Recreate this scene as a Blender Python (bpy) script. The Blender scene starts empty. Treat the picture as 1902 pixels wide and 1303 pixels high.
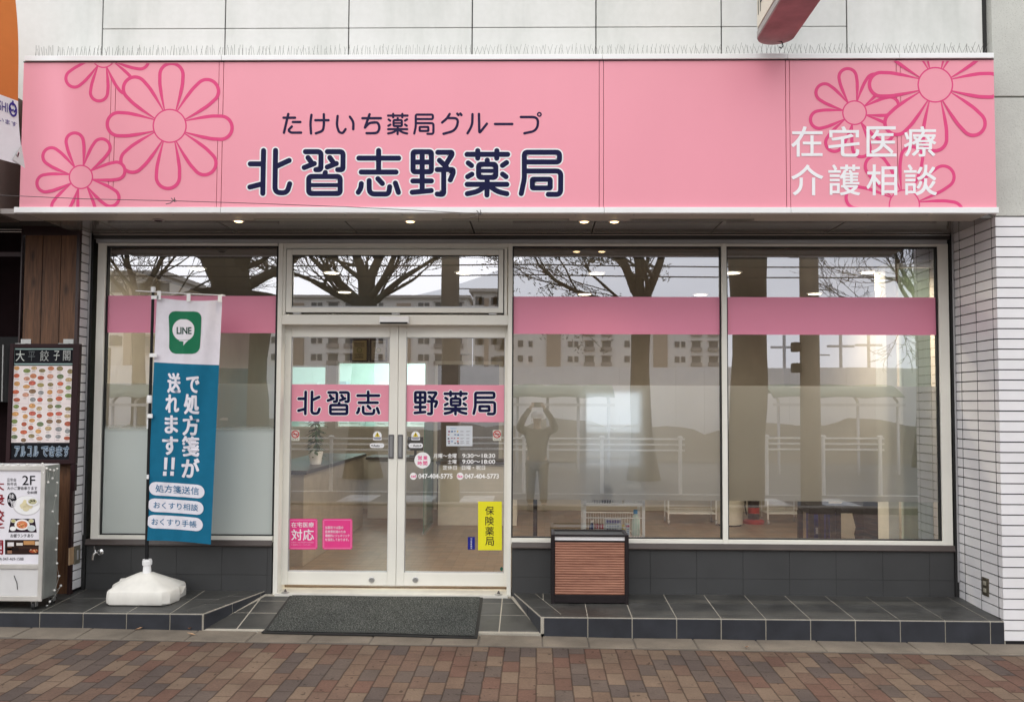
import bpy, bmesh, math, random
from math import sin, cos, pi, radians
from mathutils import Vector, Matrix
random.seed(7)
sc = bpy.context.scene
col = sc.collection

# ------------------------------------------------------------------ camera
F = 1650.0
CX, CY = 966.274, 672.885
PIT, YAW, ROL = 0.0469173, 0.0194582, -0.0045942
CAM = Vector((0.0, -6.75, 1.60))
_fw = Vector((-sin(YAW) * cos(PIT), cos(YAW) * cos(PIT), sin(PIT)))
_rt = Vector((cos(YAW), sin(YAW), 0.0))
_up = _rt.cross(_fw)
RT = cos(ROL) * _rt - sin(ROL) * _up
UP = cos(ROL) * _up + sin(ROL) * _rt
cd = bpy.data.cameras.new("camera")
cam = bpy.data.objects.new("camera", cd)
col.objects.link(cam)
m = Matrix((RT, UP, -_fw)).transposed().to_4x4()
m.translation = CAM
cam.matrix_world = m
cd.sensor_width = 36.0
cd.lens = F / 1902 * 36.0
cd.shift_x = (951 - CX) / 1902
cd.shift_y = (CY - 651.5) / 1902
cd.clip_start = 0.02
cd.clip_end = 1500
sc.camera = cam

# ------------------------------------------------------------------ sky, sun, exposure
SUN_EL, SUN_AZ = radians(36), radians(196)       # azimuth measured from +Y, clockwise; light comes from behind the camera
w = bpy.data.worlds.new("World")
sc.world = w
w.use_nodes = True
nt = w.node_tree
nt.nodes.clear()
out = nt.nodes.new("ShaderNodeOutputWorld")
bg = nt.nodes.new("ShaderNodeBackground")
sky = nt.nodes.new("ShaderNodeTexSky")
sky.sky_type = 'NISHITA'
sky.sun_disc = False
sky.sun_elevation = SUN_EL
sky.sun_rotation = SUN_AZ
sky.air_density = 1.0
sky.dust_density = 3.0
hs = nt.nodes.new("ShaderNodeHueSaturation")
hs.inputs['Saturation'].default_value = 0.12
mixw = nt.nodes.new("ShaderNodeMixRGB")
mixw.inputs[0].default_value = 0.88
tcw = nt.nodes.new("ShaderNodeTexCoord")
nzw = nt.nodes.new("ShaderNodeTexNoise")
nzw.inputs['Scale'].default_value = 2.2
nzw.inputs['Detail'].default_value = 6
mpw = nt.nodes.new("ShaderNodeMapping")
mpw.inputs['Scale'].default_value = (1, 1, 4)
crw = nt.nodes.new("ShaderNodeValToRGB")
crw.color_ramp.elements[0].position = 0.3
crw.color_ramp.elements[0].color = (7.2, 7.35, 7.8, 1)
crw.color_ramp.elements[1].position = 0.72
crw.color_ramp.elements[1].color = (9.2, 9.3, 9.6, 1)
L = nt.links.new
L(sky.outputs[0], hs.inputs['Color'])
L(tcw.outputs['Generated'], mpw.inputs[0])
L(mpw.outputs[0], nzw.inputs['Vector'])
L(nzw.outputs['Fac'], crw.inputs[0])
L(hs.outputs[0], mixw.inputs[1])
L(crw.outputs[0], mixw.inputs[2])
L(mixw.outputs[0], bg.inputs['Color'])
bg.inputs['Strength'].default_value = 0.15
L(bg.outputs[0], out.inputs[0])
sd = bpy.data.lights.new("sun", 'SUN')
sd.energy = 0.8
sd.angle = radians(60)
sd.color = (1.0, 0.96, 0.90)
sun = bpy.data.objects.new("sun", sd)
col.objects.link(sun)
_sdir = Vector((sin(SUN_AZ) * cos(SUN_EL), cos(SUN_AZ) * cos(SUN_EL), sin(SUN_EL)))
sun.location = _sdir * 40
sun.rotation_euler = _sdir.to_track_quat('Z', 'Y').to_euler()
sc.view_settings.view_transform = 'Standard'
sc.view_settings.look = 'None'
sc.view_settings.exposure = 0.38
sc.view_settings.gamma = 1.0
sc.view_settings.use_curve_mapping = False
sc.cycles.use_denoising = True
sc.cycles.max_bounces = 10
sc.cycles.transparent_max_bounces = 24
sc.cycles.sample_clamp_indirect = 6

# ------------------------------------------------------------------ pixel <-> place
def ray(px, py):
    return RT * ((px - CX) / F) - UP * ((py - CY) / F) + _fw
def P(px, py, Y):
    d = ray(px, py)
    return CAM + d * ((Y - CAM.y) / d.y)
def G(px, py, Z):
    d = ray(px, py)
    return CAM + d * ((Z - CAM.z) / d.z)
def on(Y):
    return lambda x, y, o=0.0: P(x, y, Y - o)
def M(px, py, D):
    """place seen mirrored in the glass (plane Y=0) at pixel px,py and total distance D"""
    q = P(px, py, D - 6.75)
    return Vector((q.x, -q.y, q.z))

# ------------------------------------------------------------------ materials
def S(r, g, b):
    f = lambda c: (c / 255 / 12.92) if c / 255 <= 0.04045 else ((c / 255 + 0.055) / 1.055) ** 2.4
    return (f(r), f(g), f(b), 1.0)

class NT:
    def __init__(s, name):
        s.m = bpy.data.materials.new(name)
        s.m.use_nodes = True
        s.t = s.m.node_tree
        s.t.nodes.clear()
        s.out = s.t.nodes.new("ShaderNodeOutputMaterial")
    def n(s, typ, **kw):
        x = s.t.nodes.new("ShaderNode" + typ)
        for k, v in kw.items():
            setattr(x, k, v)
        return x
    def l(s, a, b):
        s.t.links.new(a, b)
    def val(s, x, sock):
        if isinstance(x, (int, float)):
            sock.default_value = x
        else:
            s.l(x, sock)
    def math(s, op, a, b=0.0, c=None):
        x = s.n("Math", operation=op)
        s.val(a, x.inputs[0])
        s.val(b, x.inputs[1])
        if c is not None:
            s.val(c, x.inputs[2])
        return x.outputs[0]
    def mix(s, fac, a, b, mode='MIX'):
        x = s.n("MixRGB", blend_type=mode)
        s.val(fac, x.inputs[0])
        for i, v in ((1, a), (2, b)):
            if isinstance(v, tuple):
                x.inputs[i].default_value = v
            else:
                s.l(v, x.inputs[i])
        return x.outputs[0]
    def pos(s):
        return s.n("NewGeometry").outputs['Position']
    def noise(s, vec, scale, detail=4, stretch=None, rough=0.55):
        if stretch:
            mp = s.n("Mapping")
            mp.inputs['Scale'].default_value = stretch
            s.l(vec, mp.inputs[0])
            vec = mp.outputs[0]
        x = s.n("TexNoise")
        x.inputs['Scale'].default_value = scale
        x.inputs['Detail'].default_value = detail
        x.inputs['Roughness'].default_value = rough
        s.l(vec, x.inputs['Vector'])
        return x.outputs['Fac']
    def ramp(s, fac, stops, const=False):
        x = s.n("ValToRGB")
        cr = x.color_ramp
        if const:
            cr.interpolation = 'CONSTANT'
        while len(cr.elements) < len(stops):
            cr.elements.new(0.5)
        for e, (p, c) in zip(cr.elements, stops):
            e.position = p
            e.color = c if len(c) == 4 else (*c, 1)
        s.l(fac, x.inputs[0])
        return x.outputs[0]
    def bsdf(s, base, rough=0.5, metal=0.0, bump=None, bstr=0.3, bdist=0.01, spec=0.5):
        b = s.n("BsdfPrincipled")
        if isinstance(base, tuple):
            b.inputs['Base Color'].default_value = base
        else:
            s.l(base, b.inputs['Base Color'])
        s.val(rough, b.inputs['Roughness'])
        b.inputs['Metallic'].default_value = metal
        b.inputs['Specular IOR Level'].default_value = spec
        if bump is not None:
            bp = s.n("Bump")
            bp.inputs['Strength'].default_value = bstr
            bp.inputs['Distance'].default_value = bdist
            s.l(bump, bp.inputs['Height'])
            s.l(bp.outputs[0], b.inputs['Normal'])
        s.l(b.outputs[0], s.out.inputs[0])
        return b

_mc = {}
def mat(name, c, rough=0.5, var=0.10, scale=6.0, metal=0.0, bump=0.0, stretch=None, spec=0.5):
    """a plain procedural surface: base colour with soft mottling"""
    if name in _mc:
        return _mc[name]
    t = NT(name)
    p = t.pos()
    f = t.noise(p, scale, 5, stretch)
    lo = tuple(max(0, x * (1 - var)) for x in c[:3]) + (1,)
    hi = tuple(min(1, x * (1 + var)) for x in c[:3]) + (1,)
    base = t.ramp(f, [(0.3, lo), (0.7, hi)])
    t.bsdf(base, rough, metal, t.noise(p, scale * 12, 3, stretch) if bump else None, bump, 0.004, spec)
    _mc[name] = t.m
    return t.m

def wood(name, dark, light, axis='Z', rough=0.5, scale=3.0, knots=False):
    t = NT(name)
    p = t.pos()
    st = {'Z': (9, 9, 0.6), 'X': (0.6, 9, 9), 'Y': (9, 0.6, 9)}[axis]
    f = t.noise(p, scale, 6, st, 0.65)
    f2 = t.noise(p, scale * 4, 3, st, 0.5)
    fac = t.math('ADD', t.math('MULTIPLY', f, 0.7), t.math('MULTIPLY', f2, 0.3))
    base = t.ramp(fac, [(0.32, dark), (0.68, light)])
    if knots:
        v = t.n("TexVoronoi")
        v.inputs['Scale'].default_value = 1.0
        mp = t.n("Mapping")
        mp.inputs['Scale'].default_value = (8, 8, 3.4)
        t.l(p, mp.inputs[0])
        t.l(mp.outputs[0], v.inputs['Vector'])
        k = t.ramp(v.outputs['Distance'], [(0.06, (0.25, 0.22, 0.2)), (0.2, (1, 1, 1))])
        base = t.mix(0.8, base, k, 'MULTIPLY')
    t.bsdf(base, rough, 0, fac, 0.25, 0.003)
    return t.m

def emit(name, c, s):
    t = NT(name)
    e = t.n("Emission")
    e.inputs[0].default_value = c
    e.inputs[1].default_value = s
    t.l(e.outputs[0], t.out.inputs[0])
    return t.m

def glass(name, tint, refl):
    t = NT(name)
    tr = t.n("BsdfTransparent")
    tr.inputs[0].default_value = tint
    gl = t.n("BsdfGlossy")
    gl.inputs['Roughness'].default_value = 0.0
    gl.inputs['Color'].default_value = (0.91, 0.93, 1.0, 1)
    fr = t.n("Fresnel")
    fr.inputs[0].default_value = 1.5
    mx = t.n("MixShader")
    t.l(t.math('ADD', fr.outputs[0], refl), mx.inputs[0])
    t.l(tr.outputs[0], mx.inputs[1])
    t.l(gl.outputs[0], mx.inputs[2])
    t.l(mx.outputs[0], t.out.inputs[0])
    return t.m

def soft_film(name, c, ztop, fade):
    """opaque vinyl whose upper edge fades into clear glass"""
    t = NT(name)
    b = t.bsdf(c, 0.18)
    sx = t.n("SeparateXYZ")
    t.l(t.pos(), sx.inputs[0])
    mr = t.n("MapRange")
    mr.interpolation_type = 'SMOOTHSTEP'
    mr.inputs['From Min'].default_value = ztop - fade
    mr.inputs['From Max'].default_value = ztop
    t.l(sx.outputs[2], mr.inputs['Value'])
    tr = t.n("BsdfTransparent")
    mx = t.n("MixShader")
    t.l(mr.outputs[0], mx.inputs[0])
    t.l(b.outputs[0], mx.inputs[1])
    t.l(tr.outputs[0], mx.inputs[2])
    t.l(mx.outputs[0], t.out.inputs[0])
    return t.m

def frosted(name):
    t = NT(name)
    rf = t.n("BsdfRefraction")
    rf.inputs['IOR'].default_value = 1.25
    rf.inputs['Roughness'].default_value = 0.46
    df = t.n("BsdfTranslucent")
    df.inputs[0].default_value = (0.66, 0.655, 0.63, 1)
    d2 = t.n("BsdfDiffuse")
    d2.inputs[0].default_value = (0.56, 0.55, 0.525, 1)
    m1 = t.n("MixShader")
    m1.inputs[0].default_value = 0.45
    t.l(df.outputs[0], m1.inputs[1])
    t.l(d2.outputs[0], m1.inputs[2])
    m2 = t.n("MixShader")
    m2.inputs[0].default_value = 0.42
    t.l(rf.outputs[0], m2.inputs[1])
    t.l(m1.outputs[0], m2.inputs[2])
    t.l(m2.outputs[0], t.out.inputs[0])
    return t.m

def printed(name, rough=0.5, var=0.05):
    t = NT(name)
    a = t.n("Attribute", attribute_name="Col")
    f = t.noise(t.pos(), 14, 4)
    sh = t.ramp(f, [(0.3, (1 - var, 1 - var, 1 - var)), (0.7, (1, 1, 1))])
    t.bsdf(t.mix(1.0, a.outputs['Color'], sh, 'MULTIPLY'), rough, spec=0.15)
    return t.m

def wall_white():
    t = NT("painted wall panel")
    p = t.pos()
    streak = t.noise(p, 1.6, 5, (2.2, 1, 0.5))
    fine = t.noise(p, 22, 4)
    base = t.ramp(streak, [(0.32, (0.59, 0.605, 0.57)), (0.52, (0.70, 0.705, 0.675)), (0.72, (0.74, 0.74, 0.715))])
    base = t.mix(0.10, base, t.ramp(fine, [(0.35, (0.6, 0.6, 0.56)), (0.65, (1, 1, 1))]), 'MULTIPLY')
    t.bsdf(base, 0.6, 0, fine, 0.12, 0.004)
    return t.m

def concrete(name, c, amt=0.25):
    t = NT(name)
    p = t.pos()
    big = t.noise(p, 2.2, 6, None, 0.6)
    fine = t.noise(p, 60, 4)
    lo = tuple(x * (1 - amt) for x in c) + (1,)
    hi = tuple(min(1, x * (1 + amt)) for x in c) + (1,)
    base = t.ramp(big, [(0.3, lo), (0.7, hi)])
    sp = t.ramp(t.noise(p, 130, 2), [(0.30, (0.55, 0.54, 0.52)), (0.42, (1, 1, 1))])
    base = t.mix(0.6, base, sp, 'MULTIPLY')
    t.bsdf(base, 0.85, 0, fine, 0.35, 0.006)
    return t.m

def pavers():
    t = NT("brick pavers")
    p = t.pos()
    sx = t.n("SeparateXYZ")
    t.l(p, sx.inputs[0])
    X, Y = sx.outputs[0], sx.outputs[1]
    X = t.math('ADD', X, t.math('MULTIPLY', t.math('ADD', t.noise(p, 9, 2), -0.5), 0.010))
    v = t.math('DIVIDE', X, 0.102)
    row = t.math('FLOOR', v)
    wn0 = t.n("TexWhiteNoise", noise_dimensions='1D')
    t.l(row, wn0.inputs['W'])
    u = t.math('ADD', t.math('DIVIDE', Y, 0.204), t.math('MULTIPLY', t.math('MODULO', row, 2.0), 0.5))
    u = t.math('ADD', u, t.math('MULTIPLY', wn0.outputs[0], 0.12))
    cell = t.math('FLOOR', u)
    cb = t.n("CombineXYZ")
    t.l(row, cb.inputs[0])
    t.l(cell, cb.inputs[1])
    wn = t.n("TexWhiteNoise", noise_dimensions='3D')
    t.l(cb.outputs[0], wn.inputs['Vector'])
    c = t.ramp(wn.outputs['Value'], [(0.0, S(109, 88, 76)), (0.20, S(122, 104, 89)), (0.42, S(107, 81, 70)), (0.58, S(91, 80, 75)), (0.74, S(114, 94, 80)), (0.88, S(98, 86, 79))], True)
    fu = t.math('FRACT', u)
    fv = t.math('FRACT', v)
    eu = t.math('MINIMUM', fu, t.math('SUBTRACT', 1.0, fu))
    ev = t.math('MINIMUM', fv, t.math('SUBTRACT', 1.0, fv))
    e = t.math('MINIMUM', t.math('MULTIPLY', eu, 2.0), ev)
    jn = t.n("MapRange")
    jn.inputs['From Min'].default_value = 0.018
    jn.inputs['From Max'].default_value = 0.06
    t.l(e, jn.inputs['Value'])
    grime = t.noise(p, 3.2, 6, None, 0.62)
    fine = t.noise(p, 75, 5, None, 0.7)
    c = t.mix(0.55, c, t.ramp(grime, [(0.28, (0.55, 0.53, 0.51)), (0.72, (1.2, 1.17, 1.13))]), 'MULTIPLY')
    c = t.mix(0.8, c, t.ramp(fine, [(0.25, (0.66, 0.65, 0.64)), (0.62, (1.06, 1.06, 1.06))]), 'MULTIPLY')
    spots = t.ramp(t.noise(p, 24, 2), [(0.68, (1, 1, 1)), (0.70, (0.32, 0.29, 0.27))])
    c = t.mix(0.75, c, spots, 'MULTIPLY')
    c = t.mix(jn.outputs[0], t.mix(1.0, c, (0.48, 0.45, 0.42, 1), 'MULTIPLY'), c)
    h = t.math('ADD', t.math('MULTIPLY', jn.outputs[0], 1.0), t.math('MULTIPLY', fine, 0.35))
    t.bsdf(c, 0.88, 0, h, 0.6, 0.006, 0.3)
    return t.m

def slate(name, c, rough=0.45):
    t = NT(name)
    p = t.pos()
    f = t.noise(p, 5, 7, (1, 1.6, 3), 0.65)
    base = t.ramp(f, [(0.3, tuple(x * 0.68 for x in c)), (0.5, c), (0.75, tuple(x * 1.45 for x in c))])
    dust = t.noise(p, 2.5, 5)
    base = t.mix(t.ramp(dust, [(0.55, (0, 0, 0)), (0.8, (0.22, 0.22, 0.22))]), base, (0.20, 0.19, 0.17, 1))
    t.bsdf(base, t.ramp(f, [(0.3, (rough - .1,) * 3), (0.7, (rough + .2,) * 3)]), 0, f, 0.35, 0.006)
    return t.m

def carpet():
    t = NT("ribbed entrance carpet")
    p = t.pos()
    a = t.noise(p, 170, 3, (1, 0.45, 1), 0.8)
    b = t.noise(p, 6, 4)
    base = t.ramp(a, [(0.34, (0.012, 0.013, 0.013)), (0.52, (0.075, 0.080, 0.075)), (0.68, (0.22, 0.23, 0.21))])
    base = t.mix(0.5, base, t.ramp(b, [(0.3, (0.65, 0.65, 0.65)), (0.7, (1.1, 1.1, 1.1))]), 'MULTIPLY')
    t.bsdf(base, 0.95, 0, a, 0.9, 0.008, 0.1)
    return t.m

def brown_floor():
    t = NT("shop floor boards")
    p = t.pos()
    f = t.noise(p, 3, 6, (0.8, 7, 1))
    sx = t.n("SeparateXYZ")
    t.l(p, sx.inputs[0])
    v = t.math('FRACT', t.math('DIVIDE', sx.outputs[1], 0.18))
    seam = t.ramp(v, [(0.0, (0.5, 0.5, 0.5)), (0.04, (1, 1, 1))])
    base = t.ramp(f, [(0.3, (0.15, 0.105, 0.07)), (0.7, (0.27, 0.195, 0.13))])
    t.bsdf(t.mix(0.7, base, seam, 'MULTIPLY'), 0.35)
    return t.m

def translucent(name, c):
    t = NT(name)
    f = t.noise(t.pos(), 2, 4, (16, 1, .2))
    base = t.ramp(f, [(0.3, tuple(x * .88 for x in c[:3])), (0.7, c)])
    a, b = t.n("BsdfDiffuse"), t.n("BsdfTranslucent")
    t.l(base, a.inputs[0])
    t.l(base, b.inputs[0])
    mx = t.n("MixShader")
    mx.inputs[0].default_value = 0.55
    t.l(a.outputs[0], mx.inputs[1])
    t.l(b.outputs[0], mx.inputs[2])
    t.l(mx.outputs[0], t.out.inputs[0])
    return t.m

MT = {
    'wall': wall_white(),
    'pier': concrete("grey pier render", (0.56, 0.565, 0.52), 0.12),
    'joint': mat("dark joint", (0.03, 0.03, 0.03, 1), 0.8),
    'seal': mat("black seal", (0.010, 0.010, 0.010, 1), 0.6),
    'tile': mat("glazed white tile", (0.79, 0.78, 0.79, 1), 0.28, 0.05, 3.0),
    'tileb': mat("tile joint", (0.012, 0.010, 0.012, 1), 0.8),
    'alu': mat("cream aluminium", (0.785, 0.77, 0.70, 1), 0.38, 0.04, 3.0, 0.0, 0.0),
    'aluw': mat("white aluminium", (0.86, 0.86, 0.86, 1), 0.35, 0.03, 3.0),
    'alug': mat("grey aluminium", (0.42, 0.42, 0.43, 1), 0.35, 0.06, 3.0, 0.3),
    'soffit': mat("glossy soffit panel", (0.16, 0.155, 0.14, 1), 0.12, 0.10, 2.0, 0.0),
    'lintel': mat("dark lintel", (0.05, 0.047, 0.043, 1), 0.3, 0.1, 3.0),
    'chrome': mat("bright steel", (0.75, 0.75, 0.74, 1), 0.18, 0.05, 10.0, 1.0),
    'steel': mat("brushed steel", (0.42, 0.42, 0.41, 1), 0.38, 0.10, 6.0, 0.8),
    'sill': mat("brown sill", (0.075, 0.060, 0.055, 1), 0.35, 0.12, 4.0),
    'pink': mat("pink sign face", (0.84, 0.315, 0.395, 1), 0.42, 0.018, 1.6, 0, 0, (1.2, 1, .6)),
    'pinkfilm': mat("pink window film", (0.80, 0.27, 0.40, 1), 0.35, 0.02, 1.2),
    'print': printed("print"),
    'glass': glass("window glass", (0.94, 0.96, 0.94, 1), 0.29),
    'frost': frosted("frosted film"),
    'basew': mat("dark wall tile", (0.048, 0.049, 0.050, 1), 0.45, 0.10, 3.0, 0, 0.1),
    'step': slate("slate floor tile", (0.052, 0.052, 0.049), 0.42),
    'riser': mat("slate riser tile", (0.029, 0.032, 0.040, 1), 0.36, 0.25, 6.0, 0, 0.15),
    'grout': concrete("grout", (0.40, 0.37, 0.31), 0.2),
    'kerb': concrete("kerb stone", (0.195, 0.163, 0.126), 0.35),
    'pave': pavers(),
    'asphalt': concrete("asphalt", (0.075, 0.075, 0.078), 0.25),
    'white': mat("white paint", (0.78, 0.78, 0.76, 1), 0.45, 0.05),
    'black': mat("black paint", (0.013, 0.013, 0.014, 1), 0.5, 0.2, 6, 0, 0, None, 0.2),
    'dark': mat("dark frame", (0.018, 0.014, 0.015, 1), 0.5, 0.2, 6, 0, 0, None, 0.2),
    'carpet': carpet(),
    'rubber': mat("black rubber", (0.012, 0.012, 0.012, 1), 0.7, 0.2),
    'cedar': wood("stained cedar boards", (0.062, 0.025, 0.010, 1), (0.195, 0.088, 0.038, 1), 'Z', 0.6, 3.0, True),
    'maroon': mat("dark maroon timber", (0.030, 0.012, 0.012, 1), 0.4, 0.25),
    'walnut': wood("walnut slats", (0.21, 0.080, 0.047, 1), (0.44, 0.205, 0.130, 1), 'X', 0.45, 5.0),
    'plastic': mat("weathered white plastic", (0.76, 0.74, 0.68, 1), 0.5, 0.10, 7.0, 0.0, 0.15),
    'plasticw': mat("white plastic", (0.82, 0.82, 0.82, 1), 0.4, 0.04),
    'cream': mat("cream interior wall", (0.58, 0.53, 0.45, 1), 0.7, 0.04),
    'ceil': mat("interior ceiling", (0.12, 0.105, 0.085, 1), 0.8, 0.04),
    'floor': brown_floor(),
    'lamp': emit("lamp glow", (1.0, 0.66, 0.30, 1), 5.0),
    'lampw': emit("ceiling lamp glow", (1.0, 0.86, 0.64, 1), 5.0),
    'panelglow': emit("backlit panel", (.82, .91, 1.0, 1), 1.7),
    'boardglow': emit("white board added glow", (.86, .92, 1.0, 1), 0.75),  # emission added to brighten the plain white board on the third rack shelf
}

# ------------------------------------------------------------------ mesh builder
ORG = {}
def reg(o, p):
    ORG[o] = Vector(p)
    return o

def tag(o, label, cat, group=None):
    o['label'] = label
    o['category'] = cat
    if group:
        o['group'] = group
    return o

def thing(name, label, cat, loc=(0, 0, 0), group=None):
    o = bpy.data.objects.new(name, None)
    o.empty_display_size = 0.1
    col.objects.link(o)
    o.location = loc
    reg(o, loc)
    return tag(o, label, cat, group)

def structure(o):
    o['kind'] = 'structure'
    return o

class MB:
    def __init__(s):
        s.v, s.f, s.c = [], [], []
    def add(s, vs, fs, c=(1, 1, 1, 1)):
        k = len(s.v)
        s.v += [Vector(x) for x in vs]
        s.f += [tuple(i + k for i in f) for f in fs]
        s.c += [c] * len(fs)
        return s
    def box(s, x0, x1, y0, y1, z0, z1, c=(1, 1, 1, 1)):
        vs = [(x, y, z) for z in (z0, z1) for y in (y0, y1) for x in (x0, x1)]
        return s.add(vs, [(0, 2, 3, 1), (4, 5, 7, 6), (0, 1, 5, 4), (2, 6, 7, 3), (0, 4, 6, 2), (1, 3, 7, 5)], c)
    def obox(s, ctr, ax, ay, az, c=(1, 1, 1, 1)):
        ctr, ax, ay, az = map(Vector, (ctr, ax, ay, az))
        vs = [ctr + ax * i + ay * j + az * k for k in (-1, 1) for j in (-1, 1) for i in (-1, 1)]
        return s.add(vs, [(0, 2, 3, 1), (4, 5, 7, 6), (0, 1, 5, 4), (2, 6, 7, 3), (0, 4, 6, 2), (1, 3, 7, 5)], c)
    def poly(s, pts, c=(1, 1, 1, 1)):
        return s.add(pts, [tuple(range(len(pts)))], c)
    def prism(s, pts, d, c=(1, 1, 1, 1)):
        """polygon pts (3D, planar) extruded by vector d"""
        n = len(pts)
        d = Vector(d)
        vs = [Vector(p) for p in pts] + [Vector(p) + d for p in pts]
        fs = [tuple(range(n)), tuple(range(2 * n - 1, n - 1, -1))] + [(i, n + i, n + (i + 1) % n, (i + 1) % n) for i in range(n)]
        return s.add(vs, fs, c)
    def tube(s, pts, r, n=8, c=(1, 1, 1, 1), caps=True):
        pts = [Vector(p) for p in pts]
        rs = r if isinstance(r, (list, tuple)) else [r] * len(pts)
        vs, fs = [], []
        ref = None
        for i, p in enumerate(pts):
            t = (pts[min(i + 1, len(pts) - 1)] - pts[max(i - 1, 0)])
            t.normalize()
            if ref is None:
                ref = t.orthogonal().normalized()
            else:
                ref = (ref - t * ref.dot(t))
                ref = ref.normalized() if ref.length > 1e-6 else t.orthogonal().normalized()
            b = t.cross(ref)
            for k in range(n):
                a = 2 * pi * k / n
                vs.append(p + (ref * cos(a) + b * sin(a)) * rs[i])
        for i in range(len(pts) - 1):
            for k in range(n):
                fs.append((i * n + k, i * n + (k + 1) % n, (i + 1) * n + (k + 1) % n, (i + 1) * n + k))
        if caps:
            fs.append(tuple(range(n - 1, -1, -1)))
            fs.append(tuple((len(pts) - 1) * n + k for k in range(n)))
        return s.add(vs, fs, c)
    def lathe(s, ctr, prof, n=24, axis='Z', c=(1, 1, 1, 1)):
        ctr = Vector(ctr)
        vs, fs = [], []
        for r, h in prof:
            for k in range(n):
                a = 2 * pi * k / n
                q = {'Z': (r * cos(a), r * sin(a), h), 'Y': (r * cos(a), h, r * sin(a)), 'X': (h, r * cos(a), r * sin(a))}[axis]
                vs.append(ctr + Vector(q))
        for i in range(len(prof) - 1):
            for k in range(n):
                fs.append((i * n + k, i * n + (k + 1) % n, (i + 1) * n + (k + 1) % n, (i + 1) * n + k))
        fs.append(tuple(range(n)))
        fs.append(tuple((len(prof) - 1) * n + k for k in range(n)))
        return s.add(vs, fs, c)
    def grid(s, fn, nu, nv, c=(1, 1, 1, 1)):
        vs = [fn(i / nu, j / nv) for j in range(nv + 1) for i in range(nu + 1)]
        fs = [(j * (nu + 1) + i, j * (nu + 1) + i + 1, (j + 1) * (nu + 1) + i + 1, (j + 1) * (nu + 1) + i) for j in range(nv) for i in range(nu)]
        return s.add(vs, fs, c)
    def build(s, name, mt, parent=None, bevel=0.0, smooth=None, seg=2, thick=None, label=None):
        me = bpy.data.meshes.new(name)
        if parent is not None:
            o0 = ORG[parent]
        elif s.v:
            xs = [v.x for v in s.v]
            ys = [v.y for v in s.v]
            o0 = Vector(((min(xs) + max(xs)) / 2, (min(ys) + max(ys)) / 2, min(v.z for v in s.v)))
        else:
            o0 = Vector()
        me.from_pydata([v - o0 for v in s.v], [], s.f)
        me.materials.append(MT[mt] if isinstance(mt, str) else mt)
        at = me.color_attributes.new("Col", 'FLOAT_COLOR', 'CORNER')
        buf = []
        for f, c in zip(s.f, s.c):
            buf += list(c if len(c) == 4 else (*c, 1)) * len(f)
        at.data.foreach_set('color', buf)
        if smooth is not None:
            me.polygons.foreach_set('use_smooth', [True] * len(me.polygons))
            me.set_sharp_from_angle(angle=radians(smooth))
        me.validate()
        me.update()
        o = bpy.data.objects.new(name, me)
        col.objects.link(o)
        if parent is not None:
            o.parent = parent
        else:
            o.location = o0
        reg(o, o0)
        if bevel:
            b = o.modifiers.new("bevel", 'BEVEL')
            b.width = bevel
            b.segments = seg
            b.limit_method = 'ANGLE'
            b.angle_limit = radians(40)
        if thick:
            b = o.modifiers.new("thick", 'SOLIDIFY')
            b.thickness = thick
            b.offset = 0
        if label:
            o['label'] = label
        return o

def copy_tree(o, parent=None, shift=(0, 0, 0)):
    c = o.copy()
    col.objects.link(c)
    if parent is not None:
        c.parent = parent
    else:
        c.location = Vector(o.location) + Vector(shift)
    for k in ('label',):
        pass
    for ch in [x for x in col.objects if x.parent is o]:
        copy_tree(ch, c)
    return c

# ------------------------------------------------------------------ lettering
_gc = {}
def glyph(s, bold=0.0, res=3):
    k = (s, bold, res)
    if k not in _gc:
        cu = bpy.data.curves.new("glyph", 'FONT')
        cu.body = s
        cu.size = 1
        cu.resolution_u = res
        cu.offset = bold
        o = bpy.data.objects.new("glyph", cu)
        col.objects.link(o)
        dg = bpy.context.evaluated_depsgraph_get()
        me = bpy.data.meshes.new_from_object(o.evaluated_get(dg))
        vs = [(v.co.x, v.co.y) for v in me.vertices]
        fs = [tuple(p.vertices) for p in me.polygons]
        bpy.data.objects.remove(o)
        bpy.data.meshes.remove(me)
        bpy.data.curves.remove(cu)
        x0, x1 = min(v[0] for v in vs), max(v[0] for v in vs)
        y0, y1 = min(v[1] for v in vs), max(v[1] for v in vs)
        _gc[k] = ([((x - x0) / max(x1 - x0, 1e-6), (y1 - y) / max(y1 - y0, 1e-6)) for x, y in vs], fs)
    return _gc[k]

def text(mb, s, x0, y0, x1, y1, fm, c, off=0.002, bold=0.02, shear=0.0, res=3):
    """lettering fitted to a pixel box; weight is added by a few slightly shifted layers"""
    vs, fs = glyph(s, 0.0, res)
    b = max(0.0, bold) * (y1 - y0)
    sh = [(0, 0)]
    if b > 0.05:
        n = 4 if bold < 0.015 else 8
        sh += [(cos(2 * pi * (k + .5 * (n == 4)) / n), sin(2 * pi * (k + .5 * (n == 4)) / n)) for k in range(n)]
    for i, (sx, sy) in enumerate(sh):
        pts = []
        for u, v in vs:
            x = x0 + b + u * (x1 - x0 - 2 * b) + sx * b
            y = y0 + b + v * (y1 - y0 - 2 * b) + sy * b + shear * (x - x0)
            pts.append(fm(x, y, off + i * 0.00003))
        mb.add(pts, fs, c)

def rect(mb, x0, y0, x1, y1, fm, c, off=0.001):
    mb.add([fm(x0, y0, off), fm(x0, y1, off), fm(x1, y1, off), fm(x1, y0, off)], [(0, 1, 2, 3)], c)

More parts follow.
